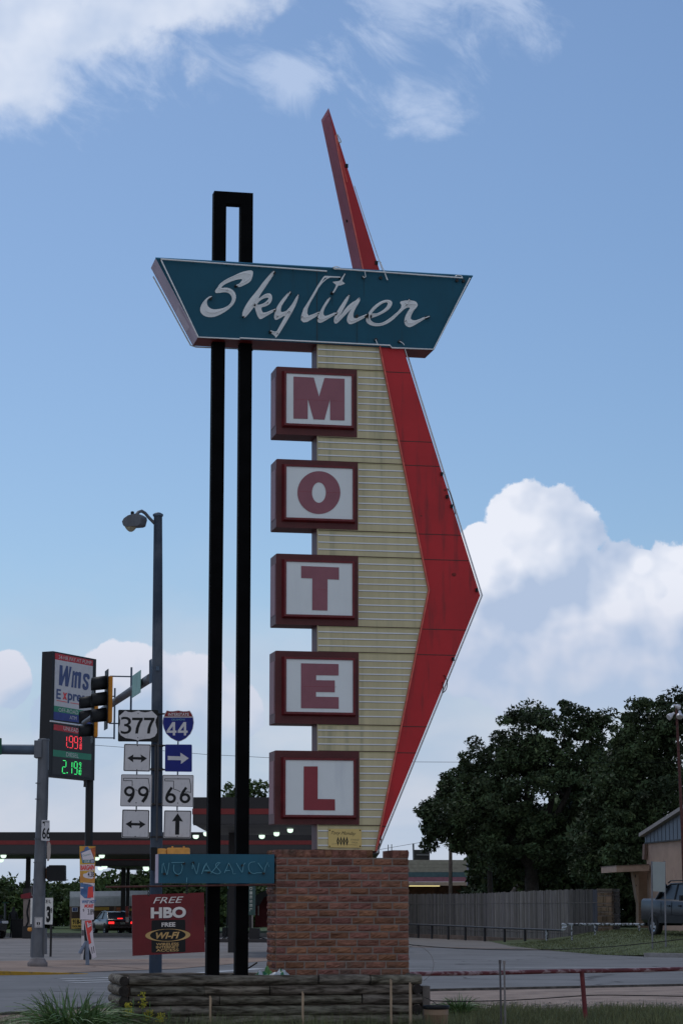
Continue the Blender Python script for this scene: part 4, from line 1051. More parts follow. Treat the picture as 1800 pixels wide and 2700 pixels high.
# ============================================================ RIGHT BACKGROUND
# board fence along the side street
fa, fb = at(1000, 2460, 149), at(1578, 2475, 109.5)
ft = [(1000, 2358), (1200, 2357), (1300, 2353.5), (1420, 2348), (1500, 2345.5), (1578, 2344)]
def lerp_t(tab, x):
    for (x0, y0), (x1, y1) in zip(tab, tab[1:]):
        if x <= x1: return y0 + (y1 - y0) * (x - x0) / (x1 - x0)
    return tab[-1][1]
Lf = (fb - fa).length; nb = int(Lf / .15); fd = (fb - fa).normalized(); fd.z = 0; fyaw = atan2(fd.y, fd.x)
fence = thing('board_fence', ((fa.x + fb.x) / 2, (fa.y + fb.y) / 2, .1), 'long tall fence of weathered grey vertical boards along the side street', 'fence')
m = MB()
for i in range(nb):
    t = (i + .5) / nb; P_ = fa + (fb - fa) * t; px = CX + (P_.x / P_.y) * F * cos(TH) * .9993
    zt1 = at(px, lerp_t(ft, px), P_.y).z + random.uniform(-.03, .03); zb1 = .02
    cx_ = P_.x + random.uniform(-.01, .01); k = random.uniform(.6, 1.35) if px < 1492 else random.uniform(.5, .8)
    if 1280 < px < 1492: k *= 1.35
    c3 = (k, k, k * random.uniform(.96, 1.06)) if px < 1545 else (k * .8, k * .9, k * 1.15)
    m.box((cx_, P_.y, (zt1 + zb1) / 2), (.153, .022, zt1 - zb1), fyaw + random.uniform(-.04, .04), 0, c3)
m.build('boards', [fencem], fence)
m = MB(); Pa, Pb = fa + Vector((-.0, .1, 0)), fb + Vector((0, .1, 0))
for z_ in (.5, 1.9): m.tube([(Pa.x, Pa.y, z_), (Pb.x, Pb.y, z_)], .05, 4)
m.build('back_rail', [fencem], fence)
kb = MB()
for i in range(14):
    a = fa + (fb - fa) * (i / 14) * .86 + Vector((-.55, -.5, 0)); b = fa + (fb - fa) * ((i + 1) / 14) * .86 + Vector((-.55, -.5, 0)); a.z = b.z = 0
    nn = Vector((-fd.y, fd.x, 0)) * .3; kb.prism([a, b, b + nn, a + nn], Vector((0, 0, .2 + .02 * random.random())), 0)
tag(kb.build('fence_kerb', [weather(M('brown_kerb', (.13, .09, .07), .95, var=.3, scale=2), (.06, .05, .045), .6, 2)]), kind='structure')
# stone pillar at its end
sp0, sp1 = at(1576, 2470, 109), at(1633, 2470, 110.6); ztp = at(1600, 2343, 109.5).z
spil = thing('stone_pillar', (sp0.x + .5, 109.8, .15), 'tawny flagstone pillar closing the right end of the board fence', 'pillar')
m = MB(); zb_ = .1; w1 = at(1610, 2400, 109).x
def stones(p0, p1, dark_):
    h_ = ztp - .12 - zb_; z = zb_
    while z < ztp - .14:
        hh = min(random.uniform(.14, .34), ztp - .12 - z); t = 0
        while t < .98:
            tt = min(1, t + random.uniform(.16, .45)); tt = 1 if tt > .85 else tt
            a, b = p0 + (p1 - p0) * (t + .012), p0 + (p1 - p0) * (tt - .012); nrm = Vector(((p1 - p0).y, -(p1 - p0).x, 0)).normalized() * random.uniform(.03, .06)
            j = lambda: random.uniform(-.025, .025)
            q = [Vector((a.x, a.y, z + .015 + abs(j()))), Vector((b.x, b.y, z + .015 + abs(j()))), Vector((b.x, b.y, z + hh - .015 + j() * .3)), Vector((a.x, a.y, z + hh - .015 + j() * .3))]
            m.prism([v + nrm for v in q], -nrm, 0, rnd=tuple(c * dark_ for c in rj(.3, .05))); t = tt
        z += hh
c0_, c1_, c2_ = Vector((sp0.x, sp0.y, 0)), Vector((w1, 108.6, 0)), Vector((sp1.x, sp1.y, 0))
stones(c0_, c1_, 1.15); stones(c1_, c2_, .75)
c3_ = c0_ + (c2_ - c1_)
core = [Vector((v.x, v.y, zb_)) for v in (c0_, c1_, c2_, c3_)]
m.build('stonework', [stonem], spil)
m = MB(); m.prism(core, Vector((0, 0, ztp - .1 - zb_)), 0); m.build('core', [mortar], spil)
m = MB(); m.prism([Vector((v.x, v.y, ztp - .1)) + (v - (core[0] + core[2]) / 2).normalized() * .06 for v in core], Vector((0, 0, .09)), 0); m.build('cap', [M('stone_cap', (.16, .13, .10), .9, var=.3)], spil)
# guard rails in front of it
g1 = thing('guard_rail', (7, 118, 0), 'low dark pipe guard rail running before the board fence', 'railing')
a, b = at(1000, 2434.5, 144), at(1482, 2453, 109); m = MB(); m.tube([a, at(1180, 2440.5, 128.5), at(1330, 2447.5, 118), b], .045, 8); m.build('rail', [M('dark_rail', (.035, .035, .04), .6, var=.3)], g1)
for x in (1102, 1138, 1181, 1226, 1277, 1329, 1383, 1440):
    t = (x - 1000) / 482; y_ = 2434.5 + 18.5 * t; Yp = 1 / (1 / 144 + (1 / 109 - 1 / 144) * t); p = at(x, y_, Yp)
    m = MB(); m.tube([(p.x, p.y, 0), p], .06, 8); m.build('post', [whitepeel if x == 1440 else M('dark_post', (.025, .024, .026), .7)], g1)
g2 = thing('guard_rail', (10.5, 105, .2), 'low white peeling pipe rail before the stone pillar and grass', 'railing')
a, b = at(1481, 2437, 107), at(1712, 2437.5, 104); m = MB(); m.tube([a, (a + b) / 2, b], .056, 10); m.build('rail', [whitepeel], g2)
for x in (1507, 1569, 1685): 
    t = (x - 1481) / 231; p = a + (b - a) * t; p.z -= .02; m = MB(); m.tube([(p.x, p.y, bank_z(p.x, p.y) - .05), p], .045, 8); m.build('post', [whitepeel], g2)
m = MB(); P0_ = Plane(1486, 106.6, 0)
v, f = fill2d([chaikin(Z(1300, 2300, 300 / 1568, [(945, 700), (1005, 712), (1012, 745), (990, 790), (960, 812), (925, 805), (945, 760)]), 1)])
m.add([P0_.pt(x, y, random.uniform(-.05, .05)) for x, y in v], f, 0); tag(m.build('cloth_rag', [M('rag', (.5, .53, .58), .6)]), 'white rag tied where the dark rail meets the white rail', 'rag')
# striped shopfront
shp = thing('striped_shop', (6, 172, 0), 'low shop with grey siding fascia and teal and pink stripes', 'building')
PSH = Plane(1150, 168, 0)
sJ = 300 / 1568
def ZJ(p): return Z(1050, 2200, sJ, p)
m = MB()
for i, (ya, yb, mi) in enumerate(((352, 409, 0), (411, 461, 0), (463, 519, 0), (521, 587, 1), (589, 651, 2), (655, 705, 3))):
    m.poly(PSH, ZJ([(-300, ya), (938, ya), (938, yb), (-300, yb)]), 0, 1.0, mi)
m.build('fascia', [M('shop_siding', C(98, 100, 98), .6), M('shop_teal', C(48, 68, 78), .6), M('shop_pink', C(98, 68, 84), .6), M('shop_tan', C(112, 104, 100), .6)], shp)
m = MB(); m.poly(PSH, ZJ([(-300, 702), (938, 702), (938, 1230), (-300, 1230)]), 1.2, 8, 0); m.build('wall', [M('shop_brick', C(46, 34, 30), .9, var=.3, scale=3)], shp)
m = MB(); m.tube([PSH.pt(*q, .2) for q in ZJ([(-200, 709), (568, 709)])], .045, 6); m.build('light_tube', [ME('tube_glow', (1, .85, .38), .9)], shp)
m = MB(); m.poly(PSH, ZJ([(215, 212), (430, 212), (430, 350), (215, 350)]), 2, 3, 0); m.poly(PSH, ZJ([(245, 275), (425, 278), (425, 290), (245, 288)]), 1.9, 1.95, 1); m.build('roof_unit', [M('roof_dark', C(30, 33, 36), .8), M('roof_trim', C(78, 84, 90), .6)], shp)
shed = MB(); shed.poly(PSH, ZJ([(940, 555), (1058, 560), (1060, 740), (940, 740)]), 6, 9, 0); shed.poly(PSH, ZJ([(940, 523), (1040, 526), (1050, 556), (940, 553)]), 5.5, 9, 1)
shed.box(PSH.pt(*ZJ([(985, 470)])[0], 6) , (.5, .3, 2.4), 0, 0)
tag(shed.build('storage_shed', [M('shed_grey', C(88, 94, 112), .7), dark]), 'small pale grey shed right of the striped shop behind the fence', 'shed')
def upole(x0, y0, x1, y1, Y, w_, label, mat):
    a, b = at(x0, y0, Y), at(x1, y1, Y); b = a + (b - a) * (a.z / (a.z - b.z)); r = w_ / 2 / F * Y
    m = MB(); m.tube([b, a], [r * 1.1, r * .9], 10); return tag(m.build('utility_pole', [mat]), label, 'pole')
upole(1187, 2120, 1187, 2356, 152, 9.5, 'thick grey brown wooden pole before the striped shop', M('pole_wood', C(70, 66, 66), .9, var=.2))
upole(1089, 2224, 1090, 2268, 176, 5, 'short grey pole standing on the left behind the striped shop', M('pole_grey', C(60, 68, 76), .8))
upole(1023, 2227, 1023, 2260, 150, 2.4, 'thin pole peeking above the notch in the brick pillar, left of a pair', dark)
upole(1032, 2226, 1032, 2260, 150, 2.4, 'thin pole peeking above the notch in the brick pillar, right of a pair', dark)
hs1 = thing('low_house', (12, 150, 0), 'low dark brown roofed house behind the board fence', 'house')
PH = Plane(1400, 150, 0)
m = MB(); m.poly(PH, [(1358, 2352), (1372, 2331), (1418, 2329), (1422, 2352)], 0, 5, 0); m.poly(PH, [(1424, 2352), (1430, 2336), (1472, 2336), (1475, 2352)], .5, 5, 0); m.build('roof', [M('brown_roof', C(38, 34, 33), .9)], hs1)
m = MB(); m.poly(PH, [(1364, 2350), (1474, 2350), (1474, 2465), (1364, 2465)], .8, 5, 0); m.build('wall', [M('brown_wall', C(30, 28, 28), .9)], hs1)

# motel office building on the right
sR = 250 / 1400
def ZR(p): return Z(1550, 2100, sR, p)
P7 = at(1704, 2300, 108); wl = thing('motel_office', (15.2, 104, .5), 'pink stucco motel building with a blue grey metal gable and flat porch roof', 'building')
dr = Vector((.14, -1, 0)).normalized(); PW = Plane(1704, 108, degrees(atan2(dr.y, dr.x)) if False else math.degrees(atan2(dr.y, dr.x)))
m = MB(); w0 = [PW.pt(*q) for q in ZR([(852, 690), (1400, 605)])]
zw_t = w0[0].z; Lw = 16; q0 = Vector((P7.x, P7.y, 0))
def wpt(s_, z): return Vector((P7.x, P7.y, 0)) + dr * s_ + Vector((0, 0, z))
nin = Vector((1, .14, 0)).normalized()
m.prism([wpt(0, .0), wpt(Lw, .0), wpt(Lw, zw_t), wpt(0, zw_t)], nin * 8, 0); m.build('wall', [stucco], wl)
gt = ZR([(825, 575), (1360, 245)]); g0, g1_ = PW.pt(*gt[0], -.05), PW.pt(*gt[1], -.05)
sl = (g1_.z - g0.z) / ((g1_ - g0).dot(dr)); s0 = (g0 - Vector((P7.x, P7.y, 0))).dot(dr)
zg0 = g0.z; mid = Lw / 2
m = MB(); pts = [wpt(s0, zw_t), wpt(Lw - s0, zw_t), wpt(Lw - s0, zg0), wpt(mid, zg0 + sl * (mid - s0)), wpt(s0, zg0)]
m.prism([p - nin * .06 for p in pts], nin * .05, 0)
for k in range(26):
    s_ = s0 + .3 + k * .62
    if s_ < Lw - s0: 
        zt2 = zg0 + sl * (min(s_, Lw - s_) - s0); m.prism([wpt(s_, zw_t + .01) - nin * .075, wpt(s_ + .04, zw_t + .01) - nin * .075, wpt(s_ + .04, zt2) - nin * .075, wpt(s_, zt2) - nin * .075], nin * .012, 1)
m.build('gable_panel', [metalroof, M('metal_joint', C(40, 46, 56), .6)], wl)
m = MB()
for A, B in (((s0 - .15, zg0 - .06), (mid, zg0 + sl * (mid - s0))), ((mid, zg0 + sl * (mid - s0)), (Lw - s0 + .15, zg0 - .06))):
    m.prism([wpt(A[0], A[1]) - nin * .3, wpt(B[0], B[1]) - nin * .3, wpt(B[0], B[1] + .16) - nin * .3, wpt(A[0], A[1] + .16) - nin * .3], nin * 8.6, 0)
m.build('roof', [M('roof_edge', C(84, 84, 88), .6)], wl)
m = MB(); m.prism([wpt(-.0, zw_t - .03) - nin * .09, wpt(Lw, zw_t - .03) - nin * .09, wpt(Lw, zw_t + .03) - nin * .09, wpt(0, zw_t + .03) - nin * .09], nin * .05, 0); m.build('trim', [dark], wl)
PP = Plane(1660, 107, 6)
m = MB(); m.poly(PP, ZR([(415, 1022), (900, 1002), (900, 1098), (415, 1116)]), 0, 3.2, 0); m.poly(PP, ZR([(413, 1018), (900, 998), (900, 1006), (413, 1026)]), -.04, 3.3, 1); m.build('porch_roof', [M('porch_fascia', C(96, 86, 82), .7), M('porch_cap', C(60, 54, 52), .7)], wl)
m = MB(); m.poly(PP, ZR([(742, 1104), (882, 1100), (882, 1940), (742, 1940)]), 2.0, 2.3, 0); 
for yy in (1585, 1625, 1665, 1705, 1745, 1785, 1825): m.poly(PP, ZR([(748, yy), (880, yy), (880, yy + 3), (748, yy + 3)]), 1.98, 2.0, 1)
m.build('porch_wall', [tanwood, M('siding_line', C(50, 44, 42), .8)], wl)
m = MB(); m.poly(PP, ZR([(655, 1112), (740, 1108), (744, 1900), (738, 1900), (738, 1580), (715, 1490)]), .5, 1.0, 0)
for x, y, a_, b_ in ((692, 1175, 8, 26), (706, 1315, 5, 14)): m.fill(PP, [ZR(ell(x, y, a_, b_, 14))], .49, 1)
m.build('fin_wall', [tanwood, dark], wl)
m = MB(); m.poly(PP, ZR([(832, 700), (855, 700), (855, 935), (822, 925)]), .6, 1.0, 0); m.build('downpipe', [M('downpipe', C(62, 52, 50), .8)], wl)
# blank sign seen from the back
Ys = 86; bs = thing('blank_sign', at(1734, 2495, Ys), 'blank grey sign panel seen from behind on two steel posts', 'sign'); PB = Plane(1734, Ys, 0)
for i, (x0, x1, yb) in enumerate(((1717, 1718.5, 2494), (1750.5, 1754, 2499))):
    a = PB.pt(x0, 2271, .03); b = PB.pt(x1, yb, .03); b.z = bank_z(b.x, b.y) - .05; m = MB(); m.tube([b, a], .03, 4); m.build('post', [M('sign_post_steel%d' % i, C(78, 82, 92), .5, .3)], bs)
m = MB(); m.poly(PB, ZR([(945, 962), (1132, 968), (1132, 1412), (955, 1400)]), 0, .012, 0); m.build('panel', [M('sign_back', C(92, 102, 110), .5, .3, var=.06, scale=1)], bs)
# leaning floodlight pole
sL = 240 / 1411
def ZL(p): return Z(1560, 1800, sL, p)
PF = Plane(1790, 96, 0); fl = thing('floodlight_pole', (at(1800, 2400, 96).x, 96, .4), 'rusty leaning pole topped with three grey floodlights at the right edge', 'pole')
m = MB(); m.tube([Vector((PF.pt(1806, 2450).x, 96, .3)), PF.pt(*ZL([(1398, 2350)])[0]), PF.pt(*ZL([(1345, 1250)])[0]), PF.pt(*ZL([(1312, 560)])[0]), PF.pt(*ZL([(1300, 400)])[0])], [.07, .065, .06, .05, .04], 8); m.build('pole', [rust_post], fl)
def flood(c, d, r, L):
    lp = MB(); d = d.normalized(); pts = [c, c + d * L * .35, c + d * L * .6, c + d * L]; lp.tube(pts, [r * .35, r * .45, r * .85, r], 12); return lp.build('floodlight', [M('flood_grey', C(130, 136, 148), .4, .4, var=.08)], fl)
flood(PF.pt(*ZL([(1270, 470)])[0]), Vector((-1, -.5, -.75)), .13, .34); flood(PF.pt(*ZL([(1355, 440)])[0]), Vector((-.1, -.6, -.85)), .14, .32); flood(PF.pt(*ZL([(1262, 345)])[0]), Vector((.8, .5, -.3)), .12, .28)

# ============================================================ VEHICLES
def wheel(t, c, r, w_, yaw, name='wheel'):
    R = Matrix.Rotation(yaw, 3, 'Z'); m = MB()
    def ring(profile, mi):
        n = 22; V = []
        for (rr, x) in profile:
            for k in range(n):
                a = 2 * pi * k / n; V.append(Vector(c) + R @ Vector((x, rr * cos(a), rr * sin(a))))
        mlen = len(profile); m.add(V, [[i * n + k, i * n + (k + 1) % n, (i + 1) * n + (k + 1) % n, (i + 1) * n + k] for i in range(mlen - 1) for k in range(n)], mi, None, True)
    ring([(r * .62, -w_ / 2), (r * .95, -w_ / 2), (r, -w_ / 2 + .03), (r, w_ / 2 - .03), (r * .95, w_ / 2), (r * .62, w_ / 2), (r * .62, -w_ / 2)], 0)
    o = m.build(name, [tyre], t); m = MB()
    for sgn in (-1, 1):
        ring([(r * .64, sgn * w_ * .48), (r * .58, sgn * w_ * .40), (r * .12, sgn * w_ * .44), (.001, sgn * w_ * .44)], 0)
        for k in range(5):
            a = 2 * pi * k / 5; p = Vector((sgn * w_ * .46, cos(a) * r * .36, sin(a) * r * .36)); m.box(Vector(c) + R @ p, (.02, r * .14, r * .14), yaw, 1)
    m.build('rim', [rimm, blackp], o); return o
def loft(m, secs, o, R, mi, closed_ends=True):
    """secs: list of (y, [(x,z)...half section from bottom to top])"""
    V = []; n = None
    for y, half in secs:
        ring = [(-x, z) for x, z in half] + [(x, z) for x, z in half[::-1]]; n = len(ring)
        V += [Vector(o) + R @ Vector((x, y, z)) for x, z in ring]
    fs = [[i * n + k, i * n + (k + 1) % n, (i + 1) * n + (k + 1) % n, (i + 1) * n + k] for i in range(len(secs) - 1) for k in range(n)]
    m.add(V, fs, mi, None, True)
    if closed_ends: m.add(V[:n], [list(range(n - 1, -1, -1))], mi); m.add(V[-n:], [list(range(n))], mi)
def car(name, loc, yaw, paint, label, cat, kind='sedan', lit=False):
    """local +y is the front of the vehicle"""
    t = thing(name, loc, label, cat); R = Matrix.Rotation(yaw, 3, 'Z'); o = Vector(loc)
    def q(x, y, z): return o + R @ Vector((x, y, z))
    if kind == 'sedan': L, Wd_, zs, zb, zr, wr = 4.8, .92, .22, .92, 1.45, .33; cab = [(-1.75, .98), (-1.0, 1.40), (-.2, 1.46), (.5, 1.42), (1.35, .98)]; body = [(-2.4, .55, .80, .80), (-2.3, .35, .95, .90), (-1.6, .24, .99, .92), (0, .22, .95, .92), (1.3, .24, .94, .92), (2.1, .3, .80, .88), (2.4, .45, .62, .75)]; ax = (-1.4, 1.45)
    elif kind == 'suv': L, Wd_, zs, zb, zr, wr = 4.8, .95, .3, 1.12, 1.85, .38; cab = [(-2.15, 1.15), (-1.9, 1.75), (-.5, 1.86), (.6, 1.80), (1.3, 1.15)]; body = [(-2.4, .5, 1.1, .88), (-2.3, .35, 1.15, .94), (-1, .32, 1.14, .95), (1.2, .32, 1.12, .95), (2.1, .36, 1.02, .92), (2.4, .45, .85, .82)]; ax = (-1.4, 1.5)
    else: L, Wd_, zs, zb, zr, wr = 5.6, 1.0, .45, 1.30, 1.97, .42; cab = [(-1.75, 1.34), (-1.25, 1.74), (-.7, 1.93), (.6, 1.95), (1.45, 1.3)]; body = [(-2.8, .62, 1.36, .94), (-2.72, .5, 1.40, .98), (-1.2, .46, 1.38, 1.0), (1.4, .46, 1.3, 1.0), (2.4, .5, 1.2, .97), (2.8, .6, 1.0, .85)]; ax = (-1.65, 1.65)
    m = MB(); loft(m, [(y, [(w_ * .90, a), (w_, a + .12), (w_ * 1.0, (a + b) / 2 + .05), (w_ * .985, b - .08), (w_ * .90, b)]) for y, a, b, w_ in body], o, R, 0); bd = m.build('body', [paint], t)
    # dark wheel wells
    m = MB()
    for y in ax:
        for sx in (-1, 1):
            n = 16; pts = [q(sx * (Wd_ + .004), y + (wr + .07) * cos(pi * k / n), wr + (wr + .07) * sin(pi * k / n)) for k in range(n + 1)] + [q(sx * (Wd_ + .004), y - wr - .07, zs), q(sx * (Wd_ + .004), y + wr + .07, zs)]
            m.prism(pts, R @ Vector((-sx * .12, 0, 0)), 0)
    m.build('wheel_well', [blackp], bd)
    if kind == 'truck':
        m = MB()
        for sx in (-1, 1):
            m.box(q(sx * (Wd_ + .008), 0, .62), (.03, 2.3, .26), yaw, 0)
            for y_ in (-1.0, -.12, .95): m.box(q(sx * (Wd_ + .003), y_, .98), (.008, .018, .6), yaw, 0)
            for y_ in (-.35, .55): m.box(q(sx * (Wd_ + .012), y_, 1.12), (.03, .2, .05), yaw, 0)
        m.build('side_cladding', [blackp], bd)
        m = MB(); m.tube([q(-.86, -1.6, 1.36), q(-.86, -1.2, 1.66), q(-.8, -.95, 1.9)], .07, 6); m.build('sail_pillar', [paint], bd); m = MB(); m.tube([q(.86, -1.6, 1.36), q(.86, -1.2, 1.66), q(.8, -.95, 1.9)], .07, 6); m.build('sail_pillar', [paint], bd)
    m = MB(); hw = Wd_ * .86
    V = []; 
    for y, z in cab:
        k = 1 - .22 * (z - zb) / (zr - zb); V += [q(-hw * k, y, z), q(hw * k, y, z)]
    nC = len(cab)
    m.add(V, [[2 * i, 2 * i + 1, 2 * i + 3, 2 * i + 2] for i in range(1, nC - 2)], 0, None, True)     # roof
    m.add(V, [[0, 1, 3, 2]], 1); m.add(V, [[2 * nC - 4, 2 * nC - 3, 2 * nC - 1, 2 * nC - 2]], 1)
    for sx in (0, 1): m.add(V, [[2 * i + sx for i in range(nC)]], 1)
    cabo = m.build('cabin', [paint, glass], t)
    m = MB()
    for sx in (0, 1):                                      # pillars
        for i, j in ((0, 1), (nC - 2, nC - 1)): m.tube([V[2 * i + sx], V[2 * j + sx]], .045, 6)
        for a_, b_ in ((1, nC - 2),): m.tube([V[2 * k + sx] for k in range(1, nC - 1)], .04, 6)
        ym = -.15; sgn = -1 if sx == 0 else 1; m.tube([q(sgn * hw, ym, zb), q(sgn * hw * .80, ym, zr - .05)], .04, 6)
    m.tube([V[0], V[1]], .03, 6); m.build('pillar', [paint], cabo)
    for y in ax:
        for sx in (-1, 1): wheel(t, q(sx * (Wd_ - .09), y, wr), wr, .22, yaw)
    for sx in (-1, 1):
        m = MB(); m.box(q(sx * (Wd_ + .1), .85 if kind != 'truck' else .95, zb + .1), (.18, .12, .14 if kind != 'truck' else .2), yaw); m.build('mirror', [blackp], t)
        m = MB(); m.box(q(sx * (Wd_ - .2), -L / 2 - .005 if kind == 'sedan' else -L / 2 + .03, zb - .18), (.34 if kind == 'sedan' else .2, .06, .13 if kind == 'sedan' else .34), yaw)
        m.build('tail_light', [ME('brake_glow', (1, .02, .02), 2.2) if lit else M('tail_lens', (.10, .006, .008), .3)], t)
        m = MB(); m.box(q(sx * (Wd_ - .24), L / 2 - .03, zb - .22), (.34, .08, .14), yaw); m.build('headlight', [M('lens', (.5, .5, .52), .15)], t)
    m = MB(); m.box(q(0, -L / 2 - .02, .48), (1.6, .14, .2), yaw); m.build('bumper', [blackp if kind != 'sedan' else paint], t, bevel=.03)
    m = MB(); m.box(q(0, -L / 2 - .03, zb - .2), (.32, .02, .14), yaw); m.build('number_plate', [M('plate', (.35, .34, .32), .5)], t)
    if lit:
        m = MB(); m.box(q(0, cab[0][0] - .02, cab[0][1] + .03), (.34, .05, .05), yaw); m.build('brake_light', [ME('brake_glow2', (1, .02, .02), 2.2)], t)
    if kind in ('truck', 'suv'):
        m = MB()
        for sx in (-1, 1): m.tube([q(sx * .66, -1.0, zr + .0), q(sx * .66, -.8, zr + .08), q(sx * .66, .5, zr + .08), q(sx * .66, .7, zr + .0)], .025, 6)
        for y in (-.6, .2): m.tube([q(-.66, y, zr + .08), q(.66, y, zr + .08)], .02, 6)
        m.build('roof_rack', [blackp], t)
    return t
# placing the vehicles
car('pickup_truck', (13.2, 90.0, .62), pi + .33, M('truck_grey', (.007, .010, .016), .38, .0, var=.04, spec=.35), 'dark blue grey crew pickup truck with roof rack parked on the grass by the motel', 'truck', 'truck')
p = gnd(290, 2464)
car('sedan', (p.x, p.y + 2.2, 0), .34, M('dark_maroon_car', (.03, .008, .012), .25, var=.04, spec=.6), 'dark red sedan with lit brake lights driving away near the white roofed stand', 'car', 'sedan', True)
p = gnd(-12, 2475)
car('suv', (p.x - 1.2, p.y + 1.5, 0), -pi + .5, M('black_suv', (.012, .013, .015), .25, spec=.6), 'black sport utility vehicle cut by the left edge at the fuel pumps', 'car', 'suv')

# ============================================================ STREET LIGHT POLE with mast arm
YP = 46.0
PL = Plane(410, YP, 0)
sp = thing('street_light_pole', (PL.pt(410, 2400).x, YP, 0), 'tall tapered steel street light pole with a signal mast arm behind the posts', 'street light')
def px2m(w_, Y): return w_ / F * Y
m = MB(); b = PL.pt(410, 2572); top = PL.pt(417, 1356)
cen = [(410, 2572, 33.5), (413, 2200, 32), (414.5, 1850, 29.5), (415.5, 1700, 27.5), (416.5, 1500, 25), (417, 1358, 22.5)]
pts = [Vector((b.x, YP, 0))] + [PL.pt(x, y) for x, y, _ in cen]; rs = [px2m(34, YP) / 2] + [px2m(w_, YP) / 2 for _, _, w_ in cen]
m.tube(pts, rs, 20, 0); m.build('pole', [weather(M('pole_steel', C(27, 38, 54), .6, .1, var=.12, scale=2, stretch=(2, 2, .5)), C(62, 70, 82), .7, .35, (1, 1, 1), (.45, .6))], sp)
m = MB(); m.lathe(PL.pt(417, 1360), [(.098, -.01), (.102, 0), (.102, .03), (.05, .06), (.005, .07)], 16); m.build('cap', [galv_dark], sp)
m = MB(); m.tube([PL.pt(x, y, -o) for x, y, o in ((408, 1380, .0), (395, 1367, .05), (383, 1353, .1), (374, 1347.5, .16), (366, 1350, .22), (357, 1361, .3))], .033, 8); m.build('light_arm', [galv], sp)
PLn = Plane(346, YP - .3, -20)
m = MB(); m.poly(PLn, [(322, 1375), (327, 1366), (338, 1358.5), (350, 1355), (362, 1353.5), (371, 1359), (372.5, 1366), (368, 1383), (362, 1386), (328, 1388), (324.5, 1384)], -.12, .16, 0); lum = m.build('luminaire', [galv], sp, bevel=.02)
c = PLn.pt(345.5, 1386, .02); m = MB(); m.lathe(c, [(.125, .02), (.13, 0), (.11, -.04), (.07, -.09), (.03, -.118), (.005, -.12)], 16); m.build('lens', [M('lamp_glass', C(104, 108, 100), .15, var=.2, scale=10, spec=.7)], lum)
m = MB(); c = PLn.pt(349.5, 1355, .02); m.lathe(c, [(.03, -.02), (.034, 0), (.034, .04), (.02, .05)], 10); m.build('photocell', [blackp], lum)
# mast arm
A = PL.pt(398, 1787, 0); B = at(295, 1856, 51.8); D = (B - A).normalized(); A2 = A + D * 11.2
m = MB(); m.tube([A, B, A2], [px2m(24, YP) / 2, .075, .05], 14); arm = m.build('mast_arm', [galv], sp)
Dh = Vector((D.x, D.y, 0)).normalized(); FD = Vector((Dh.y * -1, Dh.x, 0)); FD = FD if FD.x < 0 else -FD
m = MB(); m.lathe(PL.pt(416, 1768, -.13), [(.03, 0), (.03, .08)], 10); m.build('hand_hole', [galv_dark], sp)
# sign brackets and poles
s4 = 230 / 1462
def Z4(p): return Z(300, 1850, s4, p)
m = MB()
for y in (205, 735, 1140, 1725): 
    m.tube([PL.pt(*q, -.12) for q in Z4([(400, y), (1085, y)])], .018, 6)
for y in (740, 1135, 1720, 2270):
    c = PL.pt(*Z4([(722, y)])[0]); m.lathe((c.x, YP, c.z), [(.128, -.02), (.128, .02)], 16)
m.build('sign_bracket', [dark], sp)
for x, y0, y1 in ((395, 180, 2250), (1078, 180, 2250)):
    m = MB(); m.tube([PL.pt(*q, -.15) for q in Z4([(x + 8, y0), (x - 20, y1)])], .014, 6); m.build('sign_upright', [M('upright', C(56, 64, 78), .5, .3)], sp)
m = MB(); m.tube([PL.pt(*q, -.13) for q in Z4([(745, 250), (740, 1135), (728, 1720), (722, 2330)])], .02, 6); m.tube([PL.pt(*q, -.125) for q in Z4([(700, 740), (695, 1720)])], .015, 6); m.build('conduit', [M('conduit', C(44, 46, 52), .6)], sp)
# route signs
SO = -.17
def rsign(label, cat, group, builder, mats, name='route_sign'):
    m = MB(); builder(m); o = m.build(name, mats); return tag(o, label, cat, group)
def plate(m, q, r=3.4, back=1):
    m.poly(PL, rrect(Z4(q), r), SO, SO + .006, 0)
def bolts(m, pts, mi=1):
    for p_ in Z4(pts): m.fill(PL, [ell(p_[0], p_[1], 1.4, 1.4, 10)], SO - .003, mi)
def border(m, q, i0, i1, mi, r=3):
    a, b = rrect(inset(Z4(q), i0), r), rrect(inset(Z4(q), i1), r * .8); m.fill(PL, [a, b], SO - .002, mi)
def s377(m):
    plate(m, [(78, 135), (748, 140), (745, 672), (72, 668)])
    sh = Z4([(195, 150), (240, 172), (300, 179), (370, 165), (415, 150), (460, 170), (530, 181), (600, 168), (640, 152), (732, 245), (706, 300), (700, 350), (714, 410), (728, 460), (725, 520), (690, 582), (610, 618), (500, 628), (430, 640), (405, 657), (380, 640), (300, 624), (200, 612), (120, 562), (85, 500), (84, 440), (108, 370), (110, 310), (92, 240)])
    m.fill(PL, [sh], SO - .002, 1)
    m.text(PL, '3', Z4([(120, 254), (298, 254), (298, 542), (120, 542)]), SO - .004, 0, bold=.0)
    for x in (310, 508): m.fill(PL, [Z4([(x, 268), (x + 180, 270), (x + 180, 305), (x + 145, 360), (x + 115, 440), (x + 100, 535), (x + 52, 535), (x + 62, 450), (x + 92, 365), (x + 122, 312), (x, 310)])], SO - .004, 0)
    bolts(m, [(412, 198), (405, 605)], 0)
rsign('black and white shield route sign numbered 377 at the top left of the pole', 'road sign', None, s377, [sign_black, sign_white])
